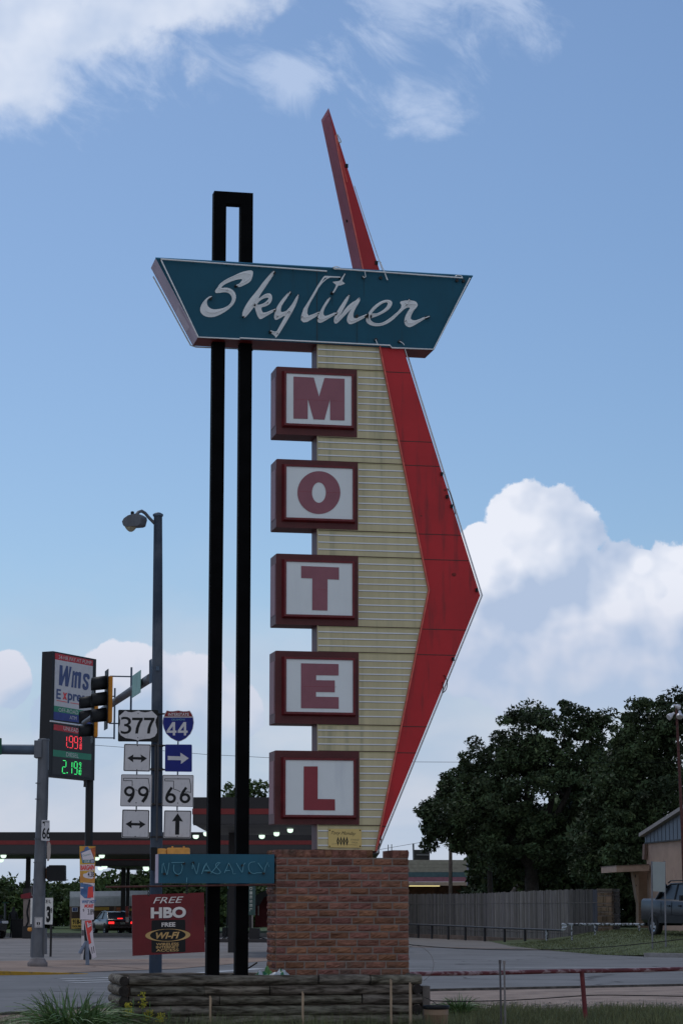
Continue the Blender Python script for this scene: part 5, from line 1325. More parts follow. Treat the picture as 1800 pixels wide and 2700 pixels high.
def dbl(q, c, hw):
    def f(m):
        plate(m, q); border(m, q, 1.2, 3.0, 1)
        x, y = c; ar = [(-hw, 0), (-hw * .36, -62), (-hw * .42, -19), (hw * .42, -15), (hw * .34, -60), (hw, 6), (hw * .36, 78), (hw * .42, 28), (-hw * .42, 24), (-hw * .38, 74)]
        m.fill(PL, [Z4([(x + a, y + b) for a, b in ar])], SO - .003, 1); bolts(m, [(x + 5, q[0][1] + 32), (x - 5, q[3][1] - 22)])
    return f
qa = [(175, 705), (628, 715), (612, 1175), (162, 1165)]; qb = [(145, 1805), (603, 1815), (595, 2288), (133, 2280)]
rsign('white two headed arrow plate directly below the 377 shield', 'road sign', None, dbl(qa, (395, 945), 165), [sign_white, sign_black], 'arrow_sign')
rsign('white two headed arrow plate directly below the 99 sign, lightly scratched', 'road sign', None, dbl(qb, (368, 2050), 168), [sign_white, sign_black], 'arrow_sign')
def stroke(m, pts, w_, off, mi):
    for a, b in zip(pts, pts[1:]):
        a, b = Vector(a), Vector(b); d = (b - a).normalized(); nn = Vector((-d.y, d.x)) * w_ / 2; d = d * w_ * .3
        m.fill(PL, [[tuple(a - nn - d), tuple(b - nn + d), tuple(b + nn + d), tuple(a + nn - d)]], off, mi); off -= .0004
def okl(nines):
    def f(m):
        q = [(127, 1217), (648, 1222), (635, 1760), (110, 1755)] if nines else [(820, 1225), (1342, 1230), (1335, 1765), (810, 1755)]
        plate(m, q); border(m, q, .5, 1.6, 1)
        if nines:
            stroke(m, Z4([(600, 1515), (600, 1400), (585, 1320), (582, 1287), (168, 1283), (168, 1322), (312, 1325), (312, 1415)]), 1.4, SO - .002, 1)
            stroke(m, Z4([(365, 1478), (385, 1480), (398, 1495)]), 1.4, SO - .002, 1)
            for cx_ in (265, 498):
                m.fill(PL, [Z4(ell(cx_, 1502, 90, 86)), Z4(ell(cx_, 1502, 48, 44))], SO - .003, 1)
                m.fill(PL, [Z4([(cx_ + 55, 1525), (cx_ + 90, 1500), (cx_ + 84, 1560), (cx_ + 62, 1620), (cx_ + 5, 1697), (cx_ - 35, 1668), (cx_ + 12, 1600), (cx_ + 40, 1560)])], SO - .0045, 1)
            bolts(m, [(388, 1285), (378, 1695)])
        else:
            stroke(m, Z4([(1115, 1510), (1070, 1485), (1005, 1465), (1005, 1330), (858, 1328), (858, 1293), (1270, 1295), (1275, 1330), (1293, 1400), (1293, 1522), (1240, 1510), (1215, 1520), (1195, 1510)]), 1.4, SO - .002, 1)
            for cx_ in (955, 1195):
                m.fill(PL, [Z4(ell(cx_, 1618, 90, 85)), Z4(ell(cx_, 1618, 46, 42))], SO - .003, 1)
                m.fill(PL, [Z4([(cx_ - 88, 1610), (cx_ - 78, 1555), (cx_ - 50, 1500), (cx_ + 5, 1425), (cx_ + 38, 1452), (cx_ - 5, 1515), (cx_ - 30, 1560), (cx_ - 50, 1590)])], SO - .0045, 1)
            bolts(m, [(1080, 1293), (1073, 1700)])
    return f
rsign('white state outline route sign numbered 99 on the left of the pole', 'road sign', None, okl(True), [sign_white, sign_black])
rsign('white state outline route sign numbered 66 right of the tall pole', 'road sign', None, okl(False), [sign_white, sign_black])
def s44(m):
    sh = [(890, 145), (940, 158), (1000, 158), (1040, 152), (1082, 145), (1130, 155), (1170, 160), (1230, 158), (1275, 150), (1310, 200), (1335, 260), (1345, 350), (1330, 450), (1290, 540), (1210, 620), (1130, 660), (1085, 672), (1040, 655), (960, 615), (880, 540), (835, 440), (818, 350), (830, 270), (855, 205)]
    m.poly(PL, Z4(sh), SO, SO + .006, 1)
    c = (1082, 400); ins = [(c[0] + (x - c[0]) * .965, c[1] + (y - c[1]) * .965) for x, y in sh]
    up = [p_ for p_ in ins if p_[1] < 245]; 
    m.fill(PL, [Z4([(852, 250)] + [p_ for p_ in [ins[-1]] + ins[:10]] + [(1320, 250)])], SO - .002, 3)
    m.fill(PL, [Z4([(840, 266), (1326, 266)] + ins[11:-2])], SO - .002, 2)
    m.text(PL, 'INTERSTATE', Z4([(914, 188), (1262, 188), (1262, 240), (914, 240)]), SO - .004, 1, bold=.02)
    m.text(PL, 'OKLAHOMA', Z4([(970, 284), (1198, 284), (1198, 317), (970, 317)]), SO - .004, 4)
    for x in (890, 1075): m.fill(PL, [Z4([(x + 95, 342), (x + 140, 342), (x + 140, 485), (x + 165, 485), (x + 165, 522), (x + 140, 522), (x + 140, 566), (x + 102, 566), (x + 102, 522), (x, 522), (x, 487)]), Z4([(x + 102, 485), (x + 102, 412), (x + 45, 485)])], SO - .004, 1)
rsign('red and blue interstate shield numbered 44 right of the tall pole', 'road sign', None, s44, [sign_white, sign_white, sign_blue, sign_red, M('pale_teal', C(70, 110, 130), .5)])
def sblue(m):
    q = [(862, 716), (1313, 718), (1313, 1178), (858, 1172)]; plate(m, q); border(m, q, .4, 1.0, 2)
    m.fill(PL, [Z4([(907, 910), (1120, 918), (1118, 855), (1258, 948), (1128, 1045), (1128, 982), (907, 978)])], SO - .003, 1)
rsign('blue plate with a white right arrow below the interstate shield', 'road sign', None, sblue, [sign_blue, sign_white, M('blue_edge', C(60, 80, 130), .5)], 'arrow_sign')
def sup(m):
    q = [(847, 1820), (1305, 1825), (1295, 2290), (832, 2282)]; plate(m, q); border(m, q, 1.2, 2.8, 1)
    m.fill(PL, [Z4([(1073, 1870), (1162, 2012), (1103, 2000), (1098, 2230), (1030, 2230), (1035, 2000), (976, 2008)])], SO - .003, 1); bolts(m, [(1073, 1842), (1066, 2258)])
rsign('white plate with a black upward arrow below the 66 sign', 'road sign', None, sup, [sign_white, sign_black], 'arrow_sign')

# traffic signals on the mast arm
def signal(base, lab, r):
    """three-section head; faces FD; 'base' = centre of the housing"""
    yw = atan2(FD.y, FD.x) - pi / 2; t = thing('traffic_signal', base, lab, 'traffic signal', 'traffic signals hung on the long mast arm')
    o = Vector(base); a = radians(4)
    m = MB(); m.box(o, (.30, .10, .98), yw); m.build('housing', [yelhouse], t, bevel=.02)
    m = MB()
    bp_ = [(-.28, -.63), (.28, -.63), (.28, .63), (-.28, .63)]
    Rz = Matrix.Rotation(yw, 3, 'Z')
    m.prism([o + Rz @ Vector((x, .06, z)) for x, z in bp_], Rz @ Vector((0, .012, 0)), 0); m.build('backplate', [blackp], t)
    for k in (-1, 0, 1):
        c = o + Vector((0, 0, k * .34)); n_ = 16; V = []
        for L_, rr in ((.07, .165), (.38, .155)):
            for j in range(n_ + 1):
                an = radians(-40) + radians(260) * j / n_; V.append(c + Rz @ Vector((rr * cos(an), L_, rr * sin(an) - (L_ - .07) * .13)))
        m = MB(); m.add(V, [[j, j + 1, n_ + 2 + j, n_ + 1 + j] for j in range(n_)], 0, None, True); v = m.build('visor', [blackp], t)
        so = v.modifiers.new('s', 'SOLIDIFY'); so.thickness = .01
        m = MB(); m.add([c + Rz @ Vector((.14 * cos(2 * pi * j / 16), .08, .14 * sin(2 * pi * j / 16))) for j in range(16)], [list(range(16))], 0); m.build('lens', [M('lens_dark', (.03, .02, .01), .3)], t)
    m = MB(); pz = -.34
    m.tube([o + Rz @ Vector((0, pz - .12, -.53)), o + Rz @ Vector((0, pz - .12, .70))], .022, 8)
    for z in (-.5, .5): m.tube([o + Rz @ Vector((0, pz - .12, z)), o + Rz @ Vector((0, 0, z))], .016, 6)
    m.build('mounting_bracket', [galv_dark], t)
    return t
c1 = at(289, 1845, 50.6); signal(c1, 'nearer and higher three lamp traffic signal with yellow side and backplate', 1)
c2 = at(252, 1890, 57.4); signal(c2, 'farther three lamp traffic signal partly hidden behind the nearer one', 1)
# street name sign on the arm
m = MB(); s0_ = A + D * .55; s1_ = A + D * 1.75
for s_ in (0,):
    q = [s0_ + Vector((-.12, -.05, .20)), s1_ + Vector((-.12, -.05, .20)), s1_ + Vector((-.12, -.05, -.24)), s0_ + Vector((-.12, -.05, -.24))]
    m.prism(q, Vector((.01, 0, 0)), 0)
    qq = [q[0] + (q[1] - q[0]) * a + (q[3] - q[0]) * b + Vector((.014, 0, 0)) for a, b in ((.03, .32), (.97, .32), (.97, .97), (.03, .97))]
    m.add(qq, [[0, 1, 2, 3]], 1)
tag(m.build('street_name_sign', [M('sign_edge', C(70, 104, 104), .5), M('sign_green_dark', (.008, .06, .045), .4)]), 'green street name sign seen almost edge on along the mast arm', 'road sign')
m = MB(); m.poly(Plane(399, YP - .05, 65), [(396, 1741), (401, 1737), (401, 1800), (396, 1803)], -.1, -.08, 0); tag(m.build('sign_plate', [galv_dark]), 'narrow dark plate strapped to the pole beside the mast arm', 'plate')
# pedestrian signal heads
def pedsig(P, x0, x1, x2, y0, y1, label, mat, front=True):
    c = P.pt((x0 + x2) / 2, y1, 0); t = thing('pedestrian_signal', c, label, 'signal')
    if front:
        m = MB(); m.poly(P, rrect(rect(x0, y0, x1, y1), 2.5), -.12, .22, 0); m.build('visor', [blackp], t, bevel=.01)
        m = MB(); m.poly(P, rrect(rect(x1 + .3, y0 + 3, x2, y1 - 3), 4), -.1, .2, 0); m.build('housing', [mat], t, bevel=.02)
    else:
        m = MB(); m.poly(P, rrect(rect(x0, y0, x2, y1), 5), -.05, .12, 0); m.build('housing', [mat], t, bevel=.03)
        m = MB()
        for x in ((x0 * 3 + x2) / 4, (x0 + x2 * 3) / 4): m.tube([P.pt(x, y0 - 4, 0), P.pt(x, y0 + 2, 0)], .018, 6)
        m.build('latch', [mat], t)
    return t
PQ = Plane(410, YP - .35, 0)
pedsig(PQ, 397.5, 415, 438, 2234, 2295, 'side of a black and yellow pedestrian signal left behind the teal NO VACANCY board', yelhouse2)
pedsig(PQ, 440, 470, 500, 2235, 2296, 'yellow back of a pedestrian signal peeking over the teal NO VACANCY board', yelhouse2, False)
# ============================================================ LEFT TRAFFIC POLE
YT = 69.3; PT = Plane(100, YT, 0)
tp = thing('traffic_pole', gnd(99, 2545), 'thick grey steel traffic pole on the left with its arm leaving the frame', 'traffic pole')
m = MB(); cn = [(99.5, 2525, 35), (101.5, 2440, 33.5), (104, 2350, 32.5), (109, 2210, 31), (114, 2050, 30), (116, 1950, 29)]
m.tube([PT.pt(x, y) for x, y, _ in cn], [px2m(w_, YT) / 2 for _, _, w_ in cn], 20); m.build('pole', [galv], tp)
m = MB(); c = PT.pt(99.5, 2548); m.lathe((c.x, YT, 0), [(.27, 0), (.29, .05), (.29, .12), (.25, .16), (.22, .22), (.2, .24)], 18); m.build('base_cover', [M('cast_base', C(78, 78, 84), .8, var=.2)], tp)
m = MB(); m.lathe(PT.pt(116, 1953), [(.17, 0), (.175, .02), (.165, .05), (.01, .07)], 18); m.build('cap', [galv], tp)
m = MB(); a = PT.pt(112, 1977); m.tube([a, a + Vector((-8, .3, .1))], [.148, .12], 16); m.build('mast_arm', [galv_dark], tp)
m = MB(); c = PT.pt(103, 1976); m.box(c, (.22, .46, .5), 0); m.build('arm_flange', [galv], tp, bevel=.015)
m = MB(); m.poly(PT, rect(115, 2448, 122.5, 2516), -.1, .12, 0); m.build('control_box', [galv], tp, bevel=.01)
m = MB(); c = PT.pt(80, 2451, -.05); m.lathe(c, [(.03, -.05), (.07, -.03), (.08, .02), (.05, .06)], 12, squash=.7); m.tube([c, PT.pt(92, 2452)], .04, 8); m.build('push_button', [yelhouse2], tp)
m = MB(); m.tube([PT.pt(128, 2030, -.1), PT.pt(126.5, 2120, -.15), PT.pt(125, 2160, -.2)], .012, 5); m.build('conduit', [dark], tp)
m = MB()
for y in (2065, 2107, 2212, 2274, 2359): m.lathe(PT.pt(110 - (y - 2065) * .02, y), [(.172 + (y - 2065) * .00006, -.012), (.174 + (y - 2065) * .00006, .012)], 20)
m.build('strap', [galv], tp)
PT2 = Plane(121, YT - .25, 28)
m = MB(); q = [(111, 2162), (132, 2163), (131.5, 2218), (109.5, 2216)]
m.poly(PT2, rrect(q, 2), 0, .012, 0); m.text(PT2, '66', [(112, 2182), (133, 2182), (133, 2212), (112, 2212)], -.004, 1, bold=.02)
m.fill(PT2, [[(113, 2166), (130, 2166.5), (130, 2168), (119, 2167.8), (119, 2177), (117.6, 2177), (117.6, 2171), (113, 2170.5)]], -.005, 1)
tag(m.build('route_sign', [sign_white, sign_black]), 'small white route sign reading 66 strapped to the left traffic pole', 'road sign')
m = MB(); m.poly(PT2, chaikin([(125, 2219), (134, 2220), (135, 2245), (133, 2262), (129, 2271), (125, 2270)], 1), .06, .08, 0); tag(m.build('sign_plate', [M('plate_pale', C(110, 108, 110), .6)]), 'pale curved sign back half hidden behind the left traffic pole', 'plate')
m = MB(); PT3 = Plane(103, YT - .3, 0); m.poly(PT3, rrect(rect(92, 2418, 113, 2446), 1.5), 0, .01, 0)
a_, b_ = rrect(rect(93, 2419, 112, 2445), 1.5), rrect(rect(93.8, 2419.8, 111.2, 2444.2), 1.2); m.fill(PT3, [a_, b_], -.003, 1)
for i, (s_, y) in enumerate((('PUSH', 2421), ('BUTTON', 2424.2), ('FOR', 2427.4))): m.text(PT3, s_, rect(96 if i < 2 else 99, y, 108.5 if i < 2 else 105, y + 2), -.003, 2)
m.poly(PT3, rect(97.5, 2431.5, 106.5, 2438.5), -.003, None, 1); m.poly(PT3, [(101.5, 2432.3), (102.8, 2432.3), (103.2, 2437.6), (101, 2437.6)], -.006, None, 0)
m.poly(PT3, [(97, 2441.5), (99, 2440.4), (99, 2441), (107, 2441), (107, 2442.2), (99, 2442.2), (99, 2442.8)], -.003, None, 1)
tag(m.build('crossing_sign', [sign_white, sign_black, M('sign_grey', C(90, 94, 100), .5)]), 'tiny white push button crossing sign low on the left traffic pole', 'road sign')
pedsig(Plane(150, YT - .1, 0), 129, 172, 123, 2281, 2323, 'square black hooded pedestrian signal right of the left traffic pole', blackp)
m = MB(); m.poly(Plane(150, YT + .15, 0), rect(121, 2289, 129, 2317), -.1, .1, 0); m.build('housing', [yelhouse], bpy.data.objects[[o.name for o in bpy.data.objects if o.name.startswith('pedestrian_signal')][-1]])
m = MB(); m.poly(Plane(2, YT - .2, 20), rrect(rect(-30, 1946, 5.5, 1990), 2), 0, .02, 0); tag(m.build('street_name_sign', [sign_green]), 'sliver of a green street sign at the left edge on the mast arm', 'road sign')

# ============================================================ FUEL PYLON SIGN
PWm = Plane(238, 78.6, 61.0)
sW = 300 / 1568
def ZW(p): return Z(100, 1700, sW, p)
py_ = thing('gas_price_sign', gnd(232, 2527), 'tall black gas station pylon with store panel and red and green price digits', 'sign')
m = MB(); m.poly(PWm, ZW([(208, 86), (808, 200), (782, 1872), (154, 1810)]), 0.0, .42, 0, side=0); m.build('cabinet', [M('cabinet_black', C(20, 20, 23), .5, var=.1)], py_, bevel=.02)
m = MB(); PY = PWm.pt(*ZW([(715, 1850)])[0], .2); PYb = PWm.pt(231, 2527, .2); PYb.z = 0
m.tube([PYb, PY], px2m(21, PY.y) / 2, 14); m.build('pole', [M('pylon_pole', (.012, .012, .013), .5)], py_)
fmat = [sign_white, M('panel_red', C(120, 30, 38), .4), M('panel_green', C(28, 88, 72), .4), M('panel_blue', C(28, 38, 92), .4), M('text_grey', C(130, 136, 146), .5), M('navy', C(38, 50, 88), .4), M('text_red', C(150, 40, 48), .4), M('led_field', C(26, 26, 29), .4)]
m = MB(); e = -.006
W4 = lambda a, b, c, d: ZW([a, b, c, d])
m.poly(PWm, W4((240, 112), (762, 216), (760, 294), (240, 200)), e, None, 1)
m.poly(PWm, W4((240, 201), (760, 295), (748, 925), (226, 838)), e, None, 0)
m.poly(PWm, W4((226, 839), (748, 926), (746, 1000), (222, 918)), e, None, 2)
m.poly(PWm, W4((222, 919), (746, 1001), (744, 1095), (218, 1028)), e, None, 3)
m.text(PWm, '24-HR PAY AT PUMP', W4((292, 142), (742, 226), (740, 276), (290, 192)), e * 2, 4)
m.fill(PWm, [ZW([(305, 278), (345, 287), (345, 440), (395, 290), (420, 294), (425, 460), (440, 300), (470, 305), (420, 578), (380, 572), (378, 430), (335, 565), (292, 556)])], e * 2, 5)
m.fill(PWm, [ZW([(485, 360), (512, 364), (510, 385), (535, 368), (560, 380), (585, 372), (603, 390), (588, 605), (555, 600), (562, 430), (545, 425), (535, 597), (505, 592), (515, 420), (500, 425), (492, 590), (462, 585)])], e * 2.1, 5)
m.fill(PWm, [chaikin(ZW([(650, 395), (700, 400), (720, 440), (715, 480), (685, 475), (680, 445), (658, 445), (655, 475), (705, 530), (700, 600), (670, 628), (630, 618), (615, 580), (620, 535), (648, 540), (650, 575), (668, 580), (672, 545), (625, 480), (628, 415)]), 1)], e * 2.2, 5)
m.text(PWm, 'E', W4((262, 605), (322, 616), (318, 752), (257, 742)), e * 2, 5, bold=.02)
m.text(PWm, 'x', W4((348, 655), (408, 665), (405, 762), (345, 750)), e * 2, 6, bold=.05)
m.text(PWm, 'press', W4((418, 665), (712, 712), (705, 850), (412, 803)), e * 2.1, 5, bold=.03)
m.poly(PWm, W4((262, 762), (405, 787), (405, 796), (261, 771)), e * 2, None, 6); m.poly(PWm, W4((452, 795), (700, 835), (700, 844), (452, 804)), e * 2, None, 6)
m.text(PWm, 'OFF-ROAD DIESEL', W4((290, 868), (742, 938), (740, 992), (288, 920)), e * 2, 4)
m.text(PWm, 'ATM', W4((442, 975), (536, 990), (534, 1040), (440, 1026)), e * 2, 4)
m.build('store_panel', fmat, py_)
m = MB(); m.poly(PWm, W4((214, 1060), (748, 1150), (735, 1832), (200, 1782)), e, None, 7)
m.poly(PWm, W4((222, 1092), (745, 1185), (743, 1262), (220, 1172)), e * 1.6, None, 1)
m.poly(PWm, W4((213, 1445), (740, 1508), (738, 1592), (210, 1535)), e * 1.6, None, 2)
m.text(PWm, 'UNLEADED', W4((360, 1122), (632, 1168), (630, 1224), (358, 1176)), e * 2.4, 4)
m.text(PWm, 'DIESEL', W4((394, 1480), (566, 1506), (564, 1562), (392, 1538)), e * 2.4, 4)
m.build('price_panel', fmat, py_)
m = MB(); m.tube([PWm.pt(*q, -.03) for q in ZW([(175, 1052), (600, 1112), (742, 1132)])], .03, 6); m.build('light_strip', [M('strip_pale', C(160, 168, 178), .3)], py_)
SEG = {'1': 'bc', '2': 'abged', '9': 'abcdfg', '0': 'abcdef'}
def seg7(m, P, ch, q, off, th, mi=0):
    tl, tr, br, bl = [Vector(v) for v in q]
    def pt(u_, v_): t_ = tl + (tr - tl) * u_; b_ = bl + (br - bl) * u_; return t_ + (b_ - t_) * v_
    S_ = {'a': ((.12, 0), (.88, 0)), 'b': ((1, .06), (1, .46)), 'c': ((1, .54), (1, .94)), 'd': ((.12, 1), (.88, 1)), 'e': ((0, .54), (0, .94)), 'f': ((0, .06), (0, .46)), 'g': ((.12, .5), (.88, .5))}
    for s_ in SEG[ch]:
        a, b = pt(*S_[s_][0]), pt(*S_[s_][1]); d = (b - a).normalized(); nn = Vector((-d.y, d.x)) * th / 2
        m.poly(P, [tuple(a - nn), tuple(b - nn), tuple(b + nn), tuple(a + nn)], off, None, mi); off -= .0006
def price(y, items, col, nm):
    m = MB()
    for ch, q, th in items:
        if ch == '.': m.poly(PWm, ZW(ell(*q, 8, 8, 8)), e * 2, None, 0)
        elif ch == '-': m.poly(PWm, ZW([(q[0], q[1]), (q[2], q[1] + 4), (q[2], q[1] + 9), (q[0], q[1] + 5)]), e * 2, None, 0)
        else: seg7(m, PWm, ch, ZW([(q[0], q[1]), (q[2], q[1] + (q[2] - q[0]) * .1), (q[2] - 4, q[3] + (q[2] - q[0]) * .1), (q[0] - 4, q[3])]), e * 2, th)
    m.build('price_digits', [ME(nm, col, 1.1)], py_)
price(0, [('1', (350, 1252, 402, 1405), 1.7), ('.', (416, 1412), 0), ('9', (437, 1258, 486, 1418), 1.7), ('9', (506, 1266, 553, 1428), 1.7), ('9', (584, 1272, 604, 1340), 1.2), ('-', (580, 1352, 610), 0), ('1', (570, 1368, 584, 1440), 1.2), ('0', (592, 1370, 606, 1442), 1.2)], (1, .05, .07), 'led_red')
price(1, [('2', (344, 1594, 392, 1768), 1.6), ('.', (407, 1764), 0), ('1', (420, 1604, 474, 1776), 1.6), ('9', (504, 1612, 546, 1782), 1.6), ('9', (576, 1622, 598, 1690), 1.2), ('-', (570, 1702, 604), 0), ('1', (558, 1722, 572, 1790), 1.2), ('0', (580, 1724, 598, 1792), 1.2)], (.05, .9, .2), 'led_green')
m = MB(); m.tube([PWm.pt(*q, 0) for q in ZW([(650, 1870), (655, 1900), (650, 1960)])], .05, 6); m.build('junction_box', [dark], py_)

# advertising posters strapped to the pylon pole
s6 = 300 / 1568
def Z6(p): return Z(0, 2180, s6, p)
PA = Plane(230, 77.6, 4)
am = [M('poster_orange', C(150, 90, 60), .5, var=.25, scale=1.5, rgb2=C(150, 130, 40)), M('poster_white', C(140, 142, 158), .5, var=.05), M('poster_blue', C(40, 62, 110), .5, var=.3, scale=3, rgb2=C(60, 90, 130)), M('poster_red', C(150, 50, 50), .5), sign_black, M('poster_green', C(40, 90, 90), .5), M('poster_brown', C(110, 60, 40), .6, var=.4, scale=6)]
m = MB(); m.poly(PA, Z6([(1100, 265), (1320, 268), (1308, 772), (1104, 768)]), 0, .02, 0)
m.poly(PA, Z6([(1125, 360), (1250, 312), (1300, 440), (1150, 480)]), -.008, None, 1); m.poly(PA, Z6([(1112, 345), (1250, 300), (1255, 312), (1125, 360), (1160, 500), (1140, 500)]), -.006, None, 2)
m.poly(PA, Z6([(1255, 300), (1318, 280), (1310, 400), (1290, 420)]), -.007, None, 6); m.poly(PA, Z6([(1180, 280), (1215, 270), (1235, 310), (1160, 325)]), -.005, None, 2)
m.text(PA, 'Oysters', Z6([(1140, 385), (1250, 362), (1258, 392), (1146, 418)]), -.012, 5)
m.poly(PA, Z6([(1150, 455), (1245, 455), (1245, 500), (1150, 500)]), -.009, None, 5); m.poly(PA, Z6([(1250, 450), (1308, 448), (1306, 500), (1250, 502)]), -.009, None, 2)
m.text(PA, 'OUR', Z6([(1162, 462), (1238, 460), (1238, 494), (1162, 496)]), -.012, 1, shear=.2, bold=.03); m.text(PA, 'BEST', Z6([(1258, 456), (1304, 454), (1304, 492), (1258, 494)]), -.012, 1, bold=.02)
m.poly(PA, Z6([(1106, 522), (1308, 512), (1306, 600), (1106, 608)]), -.004, None, 1); m.text(PA, 'BARGAIN', Z6([(1112, 530), (1306, 520), (1304, 592), (1112, 600)]), -.008, 3, bold=.05)
m.poly(PA, chaikin(Z6([(1145, 650), (1200, 640), (1220, 615), (1300, 612), (1300, 720), (1200, 710), (1150, 690)]), 1), -.005, None, 1)
m.text(PA, '4.38', Z6([(1212, 618), (1300, 618), (1300, 694), (1212, 694)]), -.009, 4, bold=.01)
tag(m.build('advertising_poster', am), 'orange and yellow poster reading OUR BEST BARGAIN 4.38 on the pylon pole', 'poster')
m = MB(); m.poly(PA, Z6([(1110, 773), (1308, 776), (1296, 1282), (1106, 1278)]), -.01, .01, 1)
m.poly(PA, Z6([(1112, 776), (1180, 776), (1306, 815), (1300, 880), (1250, 990), (1170, 985), (1112, 930)]), -.014, None, 2)
m.poly(PA, Z6([(1220, 830), (1285, 820), (1290, 975), (1205, 980)]), -.018, None, 3); m.poly(PA, chaikin(Z6([(1110, 830), (1160, 835), (1150, 850), (1110, 845)]), 1), -.018, None, 1)
m.tube([PA.pt(*q, -.016) for q in chaikin(Z6([(1150, 776), (1240, 785), (1300, 820)]), 1, False)], .02, 4, 1)
m.text(PA, 'WHY NOT', Z6([(1132, 1010), (1330, 1008), (1330, 1056), (1132, 1058)]), -.015, 2, shear=.2, bold=.05)
m.text(PA, 'MORE?', Z6([(1165, 1068), (1292, 1066), (1292, 1114), (1165, 1116)]), -.015, 3, shear=.2, bold=.05)
m.text(PA, '$', Z6([(1145, 1130), (1165, 1130), (1165, 1170), (1145, 1170)]), -.015, 4); m.text(PA, '3.89', Z6([(1212, 1135), (1298, 1135), (1298, 1212), (1212, 1212)]), -.015, 4, bold=.01)
tag(m.build('advertising_poster', am), 'white and blue poster reading WHY NOT MORE 3.89 below the orange one', 'poster')
PA2 = Plane(236, 77.0, 20)
m = MB(); m.poly(PA2, Z6([(1166, 1290), (1270, 1282), (1292, 1560), (1332, 1790), (1280, 1818), (1225, 1640), (1200, 1500)]), 0, .02, 1)
m.poly(PA2, Z6([(1172, 1296), (1264, 1288), (1272, 1420), (1240, 1470), (1262, 1600), (1230, 1620), (1204, 1490)]), -.006, None, 3)
for q in ([(1200, 1320), (1215, 1310), (1228, 1350), (1216, 1380), (1206, 1350)], [(1205, 1372), (1255, 1345), (1262, 1362), (1215, 1392)], [(1218, 1340), (1262, 1322), (1262, 1334), (1222, 1350)]): m.poly(PA2, Z6(q), -.012, None, 1)
m.text(PA2, '11', Z6([(1262, 1660), (1296, 1645), (1306, 1735), (1272, 1750)]), -.012, 4, bold=.02)
tag(m.build('advertising_poster', am), 'red and white soft drink poster leaning at the foot of the pylon pole', 'poster')
m = MB(); m.poly(PA, Z6([(1128, 1285), (1166, 1290), (1160, 1450), (1172, 1640), (1145, 1825), (1118, 1820), (1125, 1600)]), -.05, -.03, 0); 
m.poly(PA, Z6([(1130, 1420), (1160, 1425), (1160, 1500), (1128, 1500)]), -.055, None, 1); m.poly(PA, Z6([(1122, 1640), (1150, 1640), (1140, 1750), (1118, 1740)]), -.055, None, 1)
tag(m.build('advertising_poster', [sign_white, M('poster_grey', C(60, 62, 70), .6)]), 'narrow white poster seen nearly edge on, left at the pole foot', 'poster')
bl_ = thing('steel_bollard', gnd(231.5, 2546), 'blue grey steel post with a slanting brace before the pylon pole', 'post')
bm = M('bollard_blue', C(74, 86, 106), .5, .2); c = gnd(231.5, 2546); PBo = Plane(231, c.y, 0)
m = MB(); m.tube([Vector((c.x, c.y, 0)), PBo.pt(*Z6([(1200, 1575)])[0])], .055, 10); m.build('post', [bm], bl_)
m = MB(); m.tube([PBo.pt(*Z6([(1100, 1745)])[0], -.05), PBo.pt(*Z6([(1198, 1580)])[0], 0)], .05, 8); m.build('brace', [bm], bl_)
# diesel price board behind the traffic pole
PD_ = Plane(110, 84, 0)
dz = thing('price_board', gnd(110, 2520), 'white gas price board reading DIESEL behind the left traffic pole', 'sign')
m = MB(); m.poly(PD_, Z6([(425, 985), (734, 978), (726, 1346), (420, 1340)]), 0, .06, 0)
m.text(PD_, 'DIESEL', Z6([(480, 1010), (712, 1005), (710, 1052), (480, 1056)]), -.01, 1); m.text(PD_, '3', Z6([(645, 1095), (704, 1092), (698, 1318), (640, 1318)]), -.01, 1, bold=.05)
m.text(PD_, '9', Z6([(706, 1120), (722, 1120), (720, 1195), (704, 1195)]), -.01, 1, bold=.04); m.build('panel', [M('board_white', C(140, 146, 154), .5), sign_black], dz)
m = MB()
for x in (86, 136): a = PD_.pt(x, 2420, .08); m.tube([(a.x, a.y, 0), a], .04, 6)
m.build('frame', [dark], dz)
